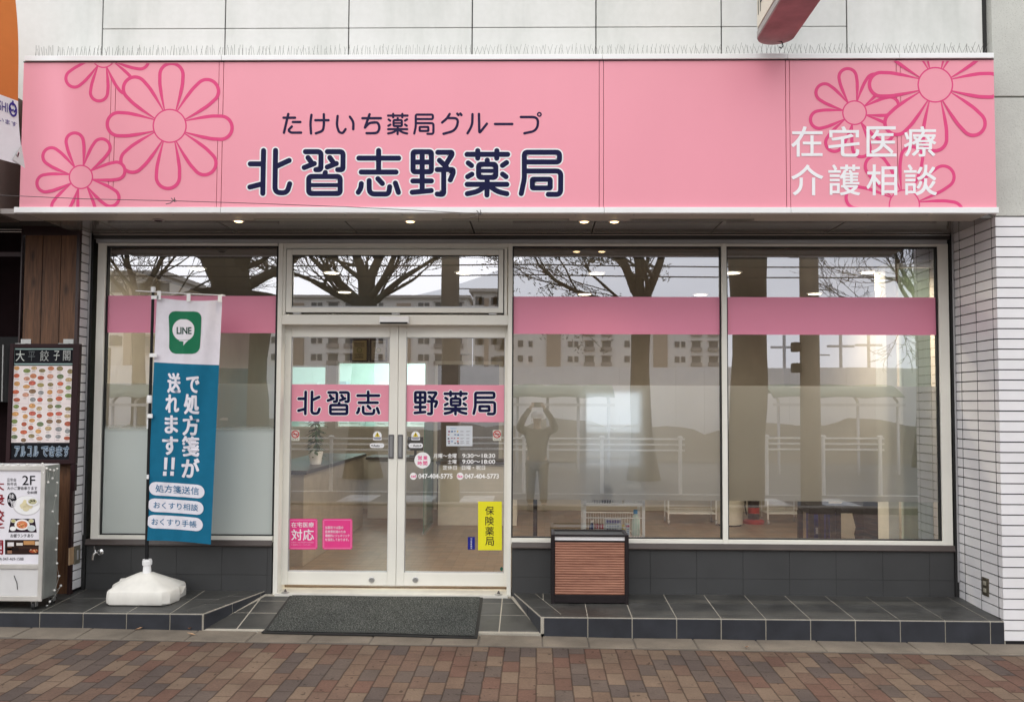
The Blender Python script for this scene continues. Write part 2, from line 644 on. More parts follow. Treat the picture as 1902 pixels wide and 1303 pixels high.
def rrect(mb, x0, y0, x1, y1, r, fm, c, off=0.001, shear=0.0, n=6):
    pts = []
    for cx, cy, a0 in ((x1 - r, y0 + r, -90), (x1 - r, y1 - r, 0), (x0 + r, y1 - r, 90), (x0 + r, y0 + r, 180)):
        for i in range(n + 1):
            a = radians(a0 + 90 * i / n)
            x, y = cx + r * cos(a), cy + r * sin(a)
            pts.append(fm(x, y + shear * (x - x0), off))
    mb.poly(pts, c)

def disc(mb, x, y, rx, ry, fm, c, off=0.001, n=20):
    mb.poly([fm(x + rx * cos(2 * pi * i / n), y + ry * sin(2 * pi * i / n), off) for i in range(n)], c)

def fillet(pts, r, closed):
    n = len(pts)
    res = []
    for i, p in enumerate(pts):
        if not closed and i in (0, n - 1):
            res.append(p)
            continue
        a, b = pts[i - 1], pts[(i + 1) % n]
        da = math.hypot(a[0] - p[0], a[1] - p[1])
        db = math.hypot(b[0] - p[0], b[1] - p[1])
        t = min(r, da * 0.48, db * 0.48)
        A = (p[0] + (a[0] - p[0]) * t / da, p[1] + (a[1] - p[1]) * t / da)
        B = (p[0] + (b[0] - p[0]) * t / db, p[1] + (b[1] - p[1]) * t / db)
        for k in range(9):
            q = k / 8
            res.append(((1 - q) ** 2 * A[0] + 2 * q * (1 - q) * p[0] + q * q * B[0], (1 - q) ** 2 * A[1] + 2 * q * (1 - q) * p[1] + q * q * B[1]))
    return res

def stroke(mb, pts, w, fm, c, off, closed=False, caps=True, clip=None):
    """a round-ended brush line of width w (pixels) along pts; w may be a list"""
    q = [pts[0]]
    for p in pts[1:]:
        if math.hypot(p[0] - q[-1][0], p[1] - q[-1][1]) > 1e-4:
            q.append(p)
    if closed and math.hypot(q[0][0] - q[-1][0], q[0][1] - q[-1][1]) < 1e-4:
        q.pop()
    n = len(q)
    ws = w if isinstance(w, list) else [w] * n
    ws = (ws + [ws[-1]] * n)[:n]
    lf, rt = [], []
    for i in range(n):
        a = q[(i - 1) % n] if (closed or i > 0) else q[i]
        b = q[(i + 1) % n] if (closed or i < n - 1) else q[i]
        dx, dy = b[0] - a[0], b[1] - a[1]
        d = math.hypot(dx, dy) or 1
        nx, ny = -dy / d * ws[i] / 2, dx / d * ws[i] / 2
        lf.append((q[i][0] + nx, q[i][1] + ny))
        rt.append((q[i][0] - nx, q[i][1] - ny))
    polys = []
    for i in range(n if closed else n - 1):
        j = (i + 1) % n
        polys.append([lf[i], lf[j], rt[j], rt[i]])
    if not closed and caps:
        for i, s in ((0, -1), (n - 1, 1)):
            a, b = (q[0], q[1]) if i == 0 else (q[-2], q[-1])
            th = math.atan2(b[1] - a[1], b[0] - a[0]) + (pi if i == 0 else 0)
            polys.append([(q[i][0] + ws[i] / 2 * cos(th + t), q[i][1] + ws[i] / 2 * sin(th + t)) for t in [-pi / 2 + pi * k / 10 for k in range(11)]])
    for p in polys:
        if clip:
            p = clip_poly(p, clip)
        if len(p) > 2:
            mb.poly([fm(x, y, off) for x, y in p], c)

def clip_poly(p, box):
    x0, y0, x1, y1 = box
    for ax, lim, sg in ((0, x0, 1), (0, x1, -1), (1, y0, 1), (1, y1, -1)):
        res = []
        for i in range(len(p)):
            a, b = p[i - 1], p[i]
            ina, inb = (a[ax] - lim) * sg >= 0, (b[ax] - lim) * sg >= 0
            if ina != inb:
                t = (lim - a[ax]) / (b[ax] - a[ax])
                res.append((a[0] + (b[0] - a[0]) * t, a[1] + (b[1] - a[1]) * t))
            if inb:
                res.append(b)
        p = res
        if not p:
            break
    return p

# brush-stroke characters of the shop name, in their own units: (points, closed, corner radius)
K = 46
CH = {
    '北': ((85, 80, 845, 888), [([(358, 124), (345, 844)], 0, 0), ([(135, 348), (350, 348)], 0, 0), ([(128, 738), (345, 682)], 0, 0),
          ([(560, 122), (549, 832), (752, 834), (798, 682)], 0, 110), ([(560, 396), (788, 290)], 0, 0)]),
    '習': ((1000, 100, 1740, 890), [([(1062, 143), (1325, 143), (1322, 446), (1238, 445)], 0, 60), ([(1106, 243), (1160, 318)], 0, 0), ([(1042, 410), (1212, 342)], 0, 0),
          ([(1432, 143), (1696, 143), (1693, 448), (1605, 445)], 0, 60), ([(1473, 243), (1527, 318)], 0, 0), ([(1430, 402), (1582, 342)], 0, 0),
          ([(1397, 493), (1386, 555)], 0, 0), ([(1117, 560), (1647, 560), (1647, 846), (1117, 846)], 1, 55), ([(1130, 705), (1635, 705)], 0, 0)]),
    '志': ((95, 80, 865, 900), [([(482, 124), (482, 470)], 0, 0), ([(150, 252), (820, 252)], 0, 0), ([(190, 486), (775, 486)], 0, 0),
          ([(192, 680), (182, 760), (140, 826)], 0, 60), ([(323, 630), (325, 854), (652, 856), (668, 732)], 0, 95), ([(470, 597), (545, 678)], 0, 0), ([(764, 670), (816, 828)], 0, 0)]),
    '野': ((1003, 100, 1780, 910), [([(1062, 145), (1370, 145), (1370, 480), (1062, 480)], 1, 36), ([(1215, 150), (1215, 805)], 0, 0), ([(1070, 318), (1362, 318)], 0, 0),
          ([(1058, 635), (1370, 635)], 0, 0), ([(1048, 826), (1368, 796)], 0, 0), ([(1478, 154), (1716, 154), (1716, 195), (1604, 372)], 0, 48), ([(1505, 288), (1622, 398)], 0, 0),
          ([(1468, 444), (1735, 444), (1737, 500), (1688, 618)], 0, 48), ([(1577, 450), (1577, 866), (1468, 854)], 0, 62)]),
    '薬': ((115, 80, 885, 915), [([(158, 188), (842, 188)], 0, 0), ([(338, 126), (338, 252)], 0, 0), ([(660, 126), (658, 252)], 0, 0),
          ([(178, 332), (234, 376)], 0, 0), ([(824, 326), (754, 374)], 0, 0), ([(168, 564), (240, 522)], 0, 0), ([(756, 520), (814, 564)], 0, 0),
          ([(498, 285), (498, 345)], 0, 0), ([(352, 355), (642, 355), (642, 575), (352, 575)], 1, 48), ([(370, 465), (625, 465)], 0, 0),
          ([(160, 692), (828, 692)], 0, 0), ([(497, 580), (493, 872)], 0, 0), ([(470, 715), (345, 810), (162, 850)], 0, 160), ([(530, 715), (670, 815), (828, 850)], 0, 160)]),
    '局': ((1025, 105, 1785, 910), [([(1070, 848), (1122, 600), (1122, 153), (1714, 153), (1714, 316), (1400, 316)], 0, 56), ([(1410, 316), (1130, 316)], 0, 0),
          ([(1135, 468), (1735, 468), (1732, 862), (1525, 860)], 0, 80), ([(1257, 607), (1558, 607), (1558, 753), (1257, 753)], 1, 20)]),
}
def brush_char(mb, ch, box, w, fm, c, off, step=0.00004):
    (a0, b0, a1, b1), sts = CH[ch]
    x0, y0, x1, y1 = box
    sx, sy = (x1 - x0) / (a1 - a0), (y1 - y0) / (b1 - b0)
    for i, (pts, closed, r) in enumerate(sts):
        q = [(x0 + (x - a0) * sx, y0 + (y - b0) * sy) for x, y in pts]
        if r:
            q = fillet(q, r * (sx + sy) / 2, closed)
        thin = w * 0.80 if ch in '習薬' and len(pts) == 2 and abs(pts[0][1] - pts[1][1]) < 2 and pts[0][1] in (705, 465) else w
        stroke(mb, q, thin, fm, c, off + i * step, bool(closed))

NAVY = S(15, 17, 62)
WHT = (0.86, 0.86, 0.88, 1)

# ------------------------------------------------------------------ key levels
ZGB, ZGT = 0.598, 2.803                 # bottom and top of the window glass
XL, XR = -3.44, 3.13                    # the recess between the two piers
YP = -0.66                              # face of the right pier, front edge of the tiled step
def zstep(y):
    return 0.190 + 0.040 * y
_a, _b = P(200, 1168, YP), P(1850, 1196, YP)
PB = (_b.z - _a.z) / (_b.x - _a.x)
PA = _a.z - PB * _a.x
def zpave(x, y):
    return PA + PB * x + 0.012 * (y - YP)

# ------------------------------------------------------------------ ground
mb = MB()
mb.add([(-600, -600, -0.30), (600, -600, -0.30), (600, 600, -0.30), (-600, 600, -0.30)], [(0, 1, 2, 3)])
structure(mb.build("ground", concrete("far ground", (0.16, 0.14, 0.11), 0.2)))
mb = MB()
mb.grid(lambda u, v: Vector((-14 + 28 * u, -7.35 + (7.35 - 0.80) * v, zpave(-14 + 28 * u, -7.35 + (7.35 - 0.80) * v))), 28, 6)
structure(mb.build("pavement", 'pave'))
mb = MB()
mb.add([(-120, -21, -0.16), (120, -21, -0.16), (120, -7.3, -0.16), (-120, -7.3, -0.16)], [(0, 1, 2, 3)])
structure(mb.build("road", 'asphalt'))
mb = MB()
for y in (-10.9,):
    mb.box(-120, 120, y - 0.06, y + 0.06, -0.16, -0.154)
for k in range(3):
    mb.box(-3.6 + k * 1.1, -3.0 + k * 1.1, -10.2, -7.9, -0.16, -0.153)
for k in range(2):
    mb.box(3.9 + k * 1.2, 4.5 + k * 1.2, -10.2, -7.9, -0.16, -0.153)
structure(mb.build("road_marking", mat("worn road paint", (.40, .40, .39, 1), .8, .35, 5)))
mb = MB()
mb.box(-14, 14, -7.55, -7.35, -0.30, 0.015)
mb.box(-14, 14, -7.35, -7.30, -0.30, 0.012)
structure(mb.build("road_kerb", 'kerb', bevel=0.012))

# concrete edging slabs along the foot of the step
mb = MB()
x = -4.9
random.seed(3)
while x < 4.6:
    wdt = random.choice((0.42, 0.42, 0.40, 0.30))
    if 1.75 < x < 2.3:
        wdt = random.choice((0.22, 0.30))
    y1, y0 = YP + random.uniform(-0.015, -0.002), -0.905 + random.uniform(-0.012, 0.012)
    if -1.8 < x < -0.2:
        y0 -= 0.0
    zs = zpave(x, -0.8)
    t1, t2, t3, t4 = (random.uniform(0.002, 0.007) for _ in range(4))
    g = random.uniform(0.003, 0.007)
    vs = [(x + g, y0, zs - .06), (x + wdt, y0 + random.uniform(-.008, .008), zs - .06), (x + wdt, y1, zs - .06), (x + g, y1, zs - .06),
          (x + g, y0, zpave(x, y0) + t1), (x + wdt, y0, zpave(x + wdt, y0) + t2), (x + wdt, y1, zpave(x + wdt, y1) + t3 + .003), (x + g, y1, zpave(x, y1) + t4 + .003)]
    mb.add(vs, [(3, 2, 1, 0), (4, 5, 6, 7), (0, 1, 5, 4), (1, 2, 6, 5), (2, 3, 7, 6), (3, 0, 4, 7)])
    x += wdt + 0.003
structure(mb.build("kerb", 'kerb', bevel=0.006))
mb = MB()
mb.grid(lambda u, v: Vector((-14 + 28 * u, -0.93 + 0.25 * v, zpave(-14 + 28 * u, -0.93 + 0.25 * v) + 0.0015)), 28, 1)
structure(mb.build("kerb_bed", concrete("kerb bed", (0.13, 0.11, 0.09), 0.3)))

# ------------------------------------------------------------------ tiled steps with the entrance ramp
RLT, RLB = -2.03, -2.275      # ramp edge on the left: at the door, at the pavement
RRT, RRB = -0.185, 0.03
def clip_conv(p, q):
    """clip polygon p (2D) by convex counter-clockwise polygon q"""
    for i in range(len(q)):
        a, b = q[i], q[(i + 1) % len(q)]
        res = []
        sd_ = lambda c: (b[0] - a[0]) * (c[1] - a[1]) - (b[1] - a[1]) * (c[0] - a[0])
        for k in range(len(p)):
            c, d = p[k - 1], p[k]
            sc_, sd2 = sd_(c), sd_(d)
            if (sc_ >= 0) != (sd2 >= 0):
                t = sc_ / (sc_ - sd2)
                res.append((c[0] + (d[0] - c[0]) * t, c[1] + (d[1] - c[1]) * t))
            if sd2 >= 0:
                res.append(d)
        p = res
        if len(p) < 3:
            return []
    return p

def tiled(mb, region, xs, ys, zf, g=0.007, lift=0.0018):
    for i in range(len(xs) - 1):
        for j in range(len(ys) - 1):
            p = clip_conv([(xs[i] + g / 2, ys[j] + g / 2), (xs[i + 1] - g / 2, ys[j] + g / 2), (xs[i + 1] - g / 2, ys[j + 1] - g / 2), (xs[i] + g / 2, ys[j + 1] - g / 2)], region)
            if p:
                dz = random.uniform(0, 0.0012)
                mb.prism([(a, b, zf(a, b) - 0.004) for a, b in p], (0, 0, lift + 0.004 + dz))

x0r = 0.047
xsR = [RRT - 0.4] + [x0r + 0.2993 * k for k in range(-1, 12)]
ys = [-0.655, -0.585, -0.29, 0.02]
zt = lambda a, b: zstep(b)
for nm, region, edge, xs in (
        ("steps", [(RRB, YP), (XR + 0.01, YP), (XR + 0.01, 0.02), (RRT, 0.02)], (RRB, RRT), xsR),
        ("steps", [(-7.0, YP), (RLB, YP), (RLT, 0.02), (-7.0, 0.02)], (RLB, RLT), [-2.5 - 0.2993 * k for k in range(16, -1, -1)] + [-2.2, -1.9])):
    mb = MB()
    mb.prism([(a, b, -0.25) for a, b in region], (0, 0, 0.001))
    top = [(a, b, zstep(b)) for a, b in region]
    low = [(a, b, -0.3) for a, b in region]
    n = 4
    mb.v = []
    mb.f = []
    mb.c = []
    mb.add(low + top, [(3, 2, 1, 0), (4, 5, 6, 7)] + [(i, (i + 1) % n, n + (i + 1) % n, n + i) for i in range(n)])
    bed = structure(mb.build(nm, 'grout'))
    mb = MB()
    # an edge strip along the slanting side, then the square tiles
    inset = 0.15
    ex = (lambda y, e=edge: e[0] + (e[1] - e[0]) * (y - YP) / (0.02 - YP))
    if edge[0] > -1:
        strip = [(ex(YP) + .004, YP + .004), (ex(YP) + inset * .9, YP + 0.07), (ex(0.02) + inset, 0.02), (ex(0.02) + .004, 0.02)]
        inner = [(ex(YP) + inset * .9 + .006, YP + .07), (XR + .01, YP + .07), (XR + .01, 0.02), (ex(0.02) + inset + .006, 0.02)]
        nose = [(ex(YP) + .012, YP + .004), (XR + .01, YP + .004), (XR + .01, YP + .066), (ex(YP) + inset * .9, YP + .066)]
    else:
        strip = [(ex(YP) - inset * .9, YP + 0.07), (ex(YP) - .004, YP + .004), (ex(0.02) - .004, 0.02), (ex(0.02) - inset, 0.02)]
        inner = [(-7, YP + .07), (ex(YP) - inset * .9 - .006, YP + .07), (ex(0.02) - inset - .006, 0.02), (-7, 0.02)]
        nose = [(-7, YP + .004), (ex(YP) - .012, YP + .004), (ex(YP) - inset * .9, YP + .066), (-7, YP + .066)]
    tiled(mb, strip, [-9, 9], [-0.7, -0.43, -0.20, 0.03], zt)
    tiled(mb, inner, xs, [-0.9, -0.29, 0.03], zt)
    tiled(mb, nose, xs, [-0.9, 0.0], zt)
    structure(mb.build("step_tiles", 'step', bevel=0.0015, seg=1))
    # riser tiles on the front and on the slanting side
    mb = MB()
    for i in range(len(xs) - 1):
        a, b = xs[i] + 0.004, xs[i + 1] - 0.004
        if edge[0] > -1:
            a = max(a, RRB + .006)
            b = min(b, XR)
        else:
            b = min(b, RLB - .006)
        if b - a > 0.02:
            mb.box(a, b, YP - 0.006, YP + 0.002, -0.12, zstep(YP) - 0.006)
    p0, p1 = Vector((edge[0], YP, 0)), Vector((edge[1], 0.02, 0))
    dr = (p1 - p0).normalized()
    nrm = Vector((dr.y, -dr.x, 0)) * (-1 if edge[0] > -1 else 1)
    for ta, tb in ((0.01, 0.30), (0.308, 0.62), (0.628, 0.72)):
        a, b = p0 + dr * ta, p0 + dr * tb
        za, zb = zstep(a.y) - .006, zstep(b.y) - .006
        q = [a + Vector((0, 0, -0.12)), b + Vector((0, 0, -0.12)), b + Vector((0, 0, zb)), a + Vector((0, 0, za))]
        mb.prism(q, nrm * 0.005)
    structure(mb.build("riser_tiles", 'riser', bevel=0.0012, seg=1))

def zramp(y, x=-1.1):
    t = (y - YP) / (0.0 - YP)
    zl = zpave(-1.1, YP) + 0.012
    return zl + (0.172 - zl) * t
mb = MB()
q = [(RLB - .05, YP - 0.0), (RRB + .05, YP - 0.0), (RRT + .02, 0.0), (RLT - .02, 0.0)]
mb.add([(a, b, zramp(b, a)) for a, b in q] + [(a, b, -0.3) for a, b in q], [(0, 1, 2, 3), (4, 7, 6, 5), (0, 4, 5, 1), (1, 5, 6, 2), (2, 6, 7, 3), (3, 7, 4, 0)])
structure(mb.build("ramp", 'grout'))
mb = MB()
tiled(mb, [(RLB + .004, YP + .03), (RRB - .004, YP + .03), (RRT - .004, -0.075), (RLT + .004, -0.075)], [-2.35 + 0.2993 * k for k in range(-1, 10)], [-0.9, -0.37, -0.16, 0.1], lambda a, b: zramp(b, a), 0.009, 0.0018)
structure(mb.build("ramp_tiles", 'step', bevel=0.0012, seg=1))

# ------------------------------------------------------------------ the building
B = thing("shop_building", "white panelled building with a glazed ground floor shop front recessed between tiled piers", "building", (0, 0, 0))

# upper wall of white panels with dark joints
mb = MB()
YW = -0.60
zt_ = 6.6
hz = P(877, 51.5, YW).z
base = 2.9
vx = [P(x, 60, YW).x for x in (190, 418, 647.5, 877, 1107, 1340, 1573)]
edges = [-9.0, P(190, 60, YW).x - 0.86 * 3] + vx + [P(1826, 60, YW).x]
mb2 = MB()
for i in range(len(edges) - 1):
    a, b = edges[i] + 0.004, edges[i + 1] - 0.004
    if 2 <= i <= 7:
        mb.box(a, b, YW, YW + 0.1, base, hz - 0.0025)
        mb.box(a, b, YW, YW + 0.1, hz + 0.0025, zt_)
    else:
        mb.box(a, b, YW, YW + 0.1, base, zt_)
mb.build("upper_wall", 'wall', B, bevel=0.003)
mb2.box(-9, 3.2, YW + 0.012, YW + 0.3, base, zt_)
mb2.build("wall_joint", 'joint', B)
# strip between wall and pier
xa, xb = P(1827.5, 60, YW).x, P(1843, 60, YW - .02).x
MB().box(xa - .03, xb - 0.002, YW + 0.02, YW + 0.09, base, zt_).build("recess_strip", mat("beige strip", (0.48, 0.45, 0.39, 1), 0.6), B)
# right pier: grey render above, tiles below
ztile = P(1870, 402, YP).z
xp0 = P(1843.5, 100, YP).x
zj = P(1875, 180, YP).z
mb = MB()
mb.box(xp0, 9, YP, YP + 0.5, ztile + 0.004, zj - 0.005)
mb.box(xp0, 9, YP, YP + 0.5, zj + 0.005, zt_)
mb.build("pier", 'pier', B, bevel=0.004)
mb = MB()
mb.box(XR + 0.014, 8.98, YP + 0.012, 0.3, -0.1, ztile)
mb.build("pier_core", 'tileb', B)
mb = MB()
zl0 = P(1866, 1150.8, YP).z
pitch = 0.0699
k = -3
zrow = zl0 - pitch * 2.35
ycut = [YP + 0.058, YP + 0.292, YP + 0.526, 0.02]
random.seed(11)
z0 = zl0 - 2 * pitch
row = 0
while True:
    za, zb = z0 + row * pitch + 0.0040, z0 + (row + 1) * pitch - 0.0040
    if za > ztile - 0.01:
        break
    zb = min(zb, ztile)
    bot = za
    j = random.uniform(0, 0.0012)
    xx = XR + 0.0
    while xx < 8.9:
        mb.box(xx, xx + 0.2335 * 14, YP - j, YP + 0.02, bot, zb)
        xx += 0.2335 * 14 + 0.002
    ya = YP + 0.001
    for yb in ycut:
        if zb > zstep(ya) - 0.02:
            jj = random.uniform(0, 0.0012)
            mb.box(XR - jj, XR + 0.02, ya + 0.021 if ya < YP + .01 else ya, yb - 0.0048, max(bot, zstep((ya + yb) / 2) - 0.02), zb)
        ya = yb
    row += 1
mb.build("tile_cladding", 'tile', B, bevel=0.0016, seg=2)
mb = MB()
for yb in ycut[:-1]:
    mb.box(XR - .0016, XR + .015, yb - .0050, yb + .0002, zstep(yb) - .01, ztile - .002)
mb.build("tile_joint", 'tileb', B)
# left return of tiles, beside the timber cladding
mb = MB()
mb.box(XL - 0.3, XL - 0.014, -0.165, 0.3, 0.0, 3.02)
mb.build("pier_core", 'tileb', B)
mb = MB()
zl1 = P(160, 745, -0.09).z
row = -int((zl1 - 0.16) / pitch)
while zl1 + row * pitch < 2.98:
    za = zl1 + row * pitch
    mb.box(XL - 0.02, XL, -0.160, 0.012, max(za + .0042, 0.16), za + pitch - .0042)
    row += 1
mb.build("tile_cladding", 'tile', B, bevel=0.0016)
# dark channel and cream edge at both inner corners
MB().box(XL + 0.004, XL + 0.030, -0.045, 0.05, 0.19, 2.98).build("corner_channel", 'seal', B)
MB().box(XR - 0.030, XR - 0.004, -0.045, 0.05, 0.19, 2.98).build("corner_channel", 'seal', B)
MB().box(XL + 0.003, XL + 0.014, -0.055, -0.046, 0.60, 2.98).build("edge_trim", 'alug', B, bevel=0.002)
MB().box(XR - 0.016, XR - 0.004, -0.055, -0.046, 0.30, 2.98).build("edge_trim", 'alug', B, bevel=0.002)

# recess ceiling of glossy panels (seen above the windows), lintel and head
ZC = P(720, 436, 0.0).z
mb = MB()
seams = [XL - .1] + [P(x, 434, -0.02).x for x in (240, 445, 666, 882, 1098, 1317, 1530)] + [XR + .1]
for i in range(len(seams) - 1):
    mb.box(seams[i] + .004, seams[i + 1] - .004, -0.62, 0.10, ZC, ZC + 0.02)
mb.build("recess_ceiling", 'soffit', B, bevel=0.002)
MB().box(XL - .2, XR + .2, -0.60, 0.12, ZC + 0.022, ZC + 0.05).build("ceiling_backing", 'seal', B)
z = lambda y: P(720, y, -0.04).z
mb = MB()
mb.tube([(XL + .03, -0.05, z(436.0)), (XR - .03, -0.05, z(436.0))], 0.004, 8)
mb.build("head_rail", 'chrome', B, smooth=40)
MB().box(XL, XR, -0.045, 0.06, z(443.8), ZC + 0.001).build("lintel", 'lintel', B, bevel=0.002)
MB().box(XL + .045, XR - .045, -0.040, 0.05, z(451.3), z(443.8) - .001).build("window_head", 'alug', B, bevel=0.002)

# dark tiled wall under the windows, with its brown sill
for xa, xb in ((XL + .03, P(506, 1050, -.03).x - .004), (P(949.5, 1050, -.03).x + .004, XR - .03)):
    mb = MB()
    zt1 = P(1400, 1022, -.04).z
    zmid = P(1500, 1076, -.04).z
    tw = 0.345
    n = int((xb - xa) / tw) + 1
    for i in range(n):
        a, b = xa + i * tw, min(xb, xa + (i + 1) * tw)
        mb.box(a + .0012, b - .0012, -0.030, 0.05, 0.16, zmid - .0012)
        mb.box(a + .0012, b - .0012, -0.030, 0.05, zmid + .0012, zt1)
    mb.build("base_wall", 'basew', B, bevel=0.001, seg=1)
    MB().box(xa, xb, -0.0285, 0.06, 0.10, zt1 - .002).build("base_joint", 'seal', B)
    mb = MB()
    za, zb = zt1 + 0.001, P(1400, 1010, -.05).z
    mb.prism([(xa, 0.02, za), (xa, -0.050, za), (xa, -0.062, za + .010), (xa, -0.052, za + .018), (xa, -0.046, zb), (xa, 0.02, zb)], (xb - xa, 0, 0))
    mb.build("sill", 'sill', B, bevel=0.002)

# windows: frame > pane, pink band, frosted film
YF = -0.035
BT, BBt = P(1340, 551.5, 0).z, P(1340, 621, 0).z
FT, FBt = P(1340, 716, 0).z, P(1340, 929.5, 0).z
def window(xa, xb, left, right, film=(FBt, FT), pale=None):
    """xa..xb glass opening; left/right = widths of the stiles that belong to this window"""
    mb = MB()
    mb.box(xa - left, xb + right, YF, 0.05, ZGT, z(451.3) - 0.001)
    mb.box(xa - left, xb + right, YF, 0.05, ZGB - 0.045, ZGB)
    if left:
        mb.box(xa - left, xa, YF - .0025, 0.05, ZGB - 0.045, z(451.5))
    if right:
        mb.box(xb, xb + right, YF - .0025, 0.05, ZGB - 0.045, z(451.5))
    fr = mb.build("window", 'alu', B, bevel=0.003)
    s = MB()
    g = 0.010
    for a, b, c, d in ((xa, xb, ZGT - g, ZGT), (xa, xb, ZGB, ZGB + g * .8), (xa, xa + g, ZGB, ZGT), (xb - g, xb, ZGB, ZGT)):
        s.box(a, b, -0.020, 0.02, c, d)
    s.build("gasket", 'seal', fr)
    p = MB()
    p.add([(xa, 0, ZGB), (xb, 0, ZGB), (xb, 0, ZGT), (xa, 0, ZGT)], [(0, 1, 2, 3)])
    p.build("pane", 'glass', fr)
    p = MB()
    p.box(xa + g, xb - g, -0.0020, -0.0012, BBt, BT)
    p.build("pink_band", 'pinkfilm', fr)
    p = MB()
    p.box(xa + g, xb - g, 0.006, 0.009, film[0], film[1])
    p.build("frosted_film", MT['frost'], fr)
    if pale:
        p = MB()
        p.box(xa + g, xb - g, -0.0020, -0.0012, ZGB + .009, pale)
        p.build("pale_film", soft_film("pale opaque film", (.53, .575, .545, 1), pale, .07), fr)
    return fr
xLa, xLb = P(194, 700, 0).x + 0.004, P(515.5, 600, 0).x
xMa, xMb = P(951.5, 600, 0).x, P(1338.8, 600, 0).x
xRa, xRb = P(1348.3, 600, 0).x, P(1740.5, 600, 0).x
window(xLa, xLb, 0.062, 0.0, (P(350, 796, 0).z, FT), P(350, 788, 0).z)
window(xMa, xMb, 0.0, 0.0)
window(xRa, xRb, 0.0, 0.075)
MB().box(xMb, xRa, YF - .004, 0.05, ZGB - 0.045, z(451.5)).build("mullion", 'alu', B, bevel=0.003)

# entrance: posts, transom bar, transom window, two sliding leaves
pl0, pl1 = P(515.2, 600, YF).x, P(523.5, 610, YF).x
pr0, pr1 = P(943.4, 610, YF).x, P(951.3, 600, YF).x
mb = MB()
ZS = 0.175
mb.box(pl0, pl1, YF - .004, 0.16, ZS - .02, z(451.5))
mb.box(pr0, pr1, YF - .004, 0.16, ZS - .02, z(451.5))
mb.box(pl1, pr0, YF, 0.16, P(735, 602.8, YF).z, P(735, 584.5, YF).z)
mb.box(pl1, pr0, YF, 0.06, z(459), z(451.5))
mb.build("door_frame", 'alu', B, bevel=0.003)
# transom window: outer frame, dark gap, sash
mb = MB()
q = lambda x, y: P(x, y, YF)
mb.box(q(530.9, 520).x, q(936.3, 520).x, YF + .012, 0.02, q(735, 582.2).z, q(735, 462.2).z)
mb.build("transom_gap", 'seal', B)
mb = MB()
o_ = (q(525, 520).x, q(942.0, 520).x, q(735, 584.0).z, q(735, 459.3).z)
i_ = (q(530.7, 520).x, q(936.6, 520).x, q(735, 582.6).z, q(735, 462).z)
mb.box(o_[0], i_[0], YF + .004, .03, o_[2], o_[3])
mb.box(i_[1], o_[1], YF + .004, .03, o_[2], o_[3])
mb.box(i_[0], i_[1], YF + .004, .03, i_[3], o_[3])
tw_ = mb.build("transom_window", 'alu', B, bevel=0.002)
mb = MB()
so = (q(532.5, 520).x, q(934.8, 520).x, q(735, 580.5).z, q(735, 463.5).z)
si = (q(542.6, 520).x, q(926.3, 520).x, q(735, 571.5).z, q(735, 473.5).z)
mb.box(so[0], si[0], YF - .012, -.002, so[2], so[3])
mb.box(si[1], so[1], YF - .012, -.002, so[2], so[3])
mb.box(si[0], si[1], YF - .012, -.002, si[3], so[3])
mb.box(si[0], si[1], YF - .012, -.002, so[2], si[2])
mb.build("sash", 'alu', tw_, bevel=0.003)
mb = MB()
g = 0.007
for a, b, c, d in ((si[0], si[1], si[3] - g, si[3]), (si[0], si[0] + g, si[2], si[3]), (si[1] - g, si[1], si[2], si[3])):
    mb.box(a, b, -0.030, -0.008, c, d)
mb.build("gasket", 'seal', tw_)
MB().box(si[0], si[1], -0.031, -0.010, si[2], si[2] + 0.012).build("glazing_bead", 'alug', tw_)
MB().add([(si[0], -0.022, si[2]), (si[1], -0.022, si[2]), (si[1], -0.022, si[3]), (si[0], -0.022, si[3])], [(0, 1, 2, 3)]).build("pane", 'glass', tw_)
for xx in (552, 735, 915):
    MB().box(q(xx - 7, 580).x, q(xx + 7, 580).x, YF - .008, 0, q(735, 583.6).z, q(735, 581.0).z).build("hinge", 'alug', tw_)
# the gap needs to be open behind the pane
bpy.data.objects.remove([o for o in B.children if o.name.startswith("transom_gap")][0])
mb = MB()
for a, b, c, d in ((i_[0], so[0], so[2], so[3]), (so[1], i_[1], so[2], so[3]), (i_[0], i_[1], so[3], i_[3]), (i_[0], i_[1], i_[2], so[2])):
    mb.box(a, b, YF + .012, 0.02, c, d)
mb.build("transom_gap", 'seal', tw_)

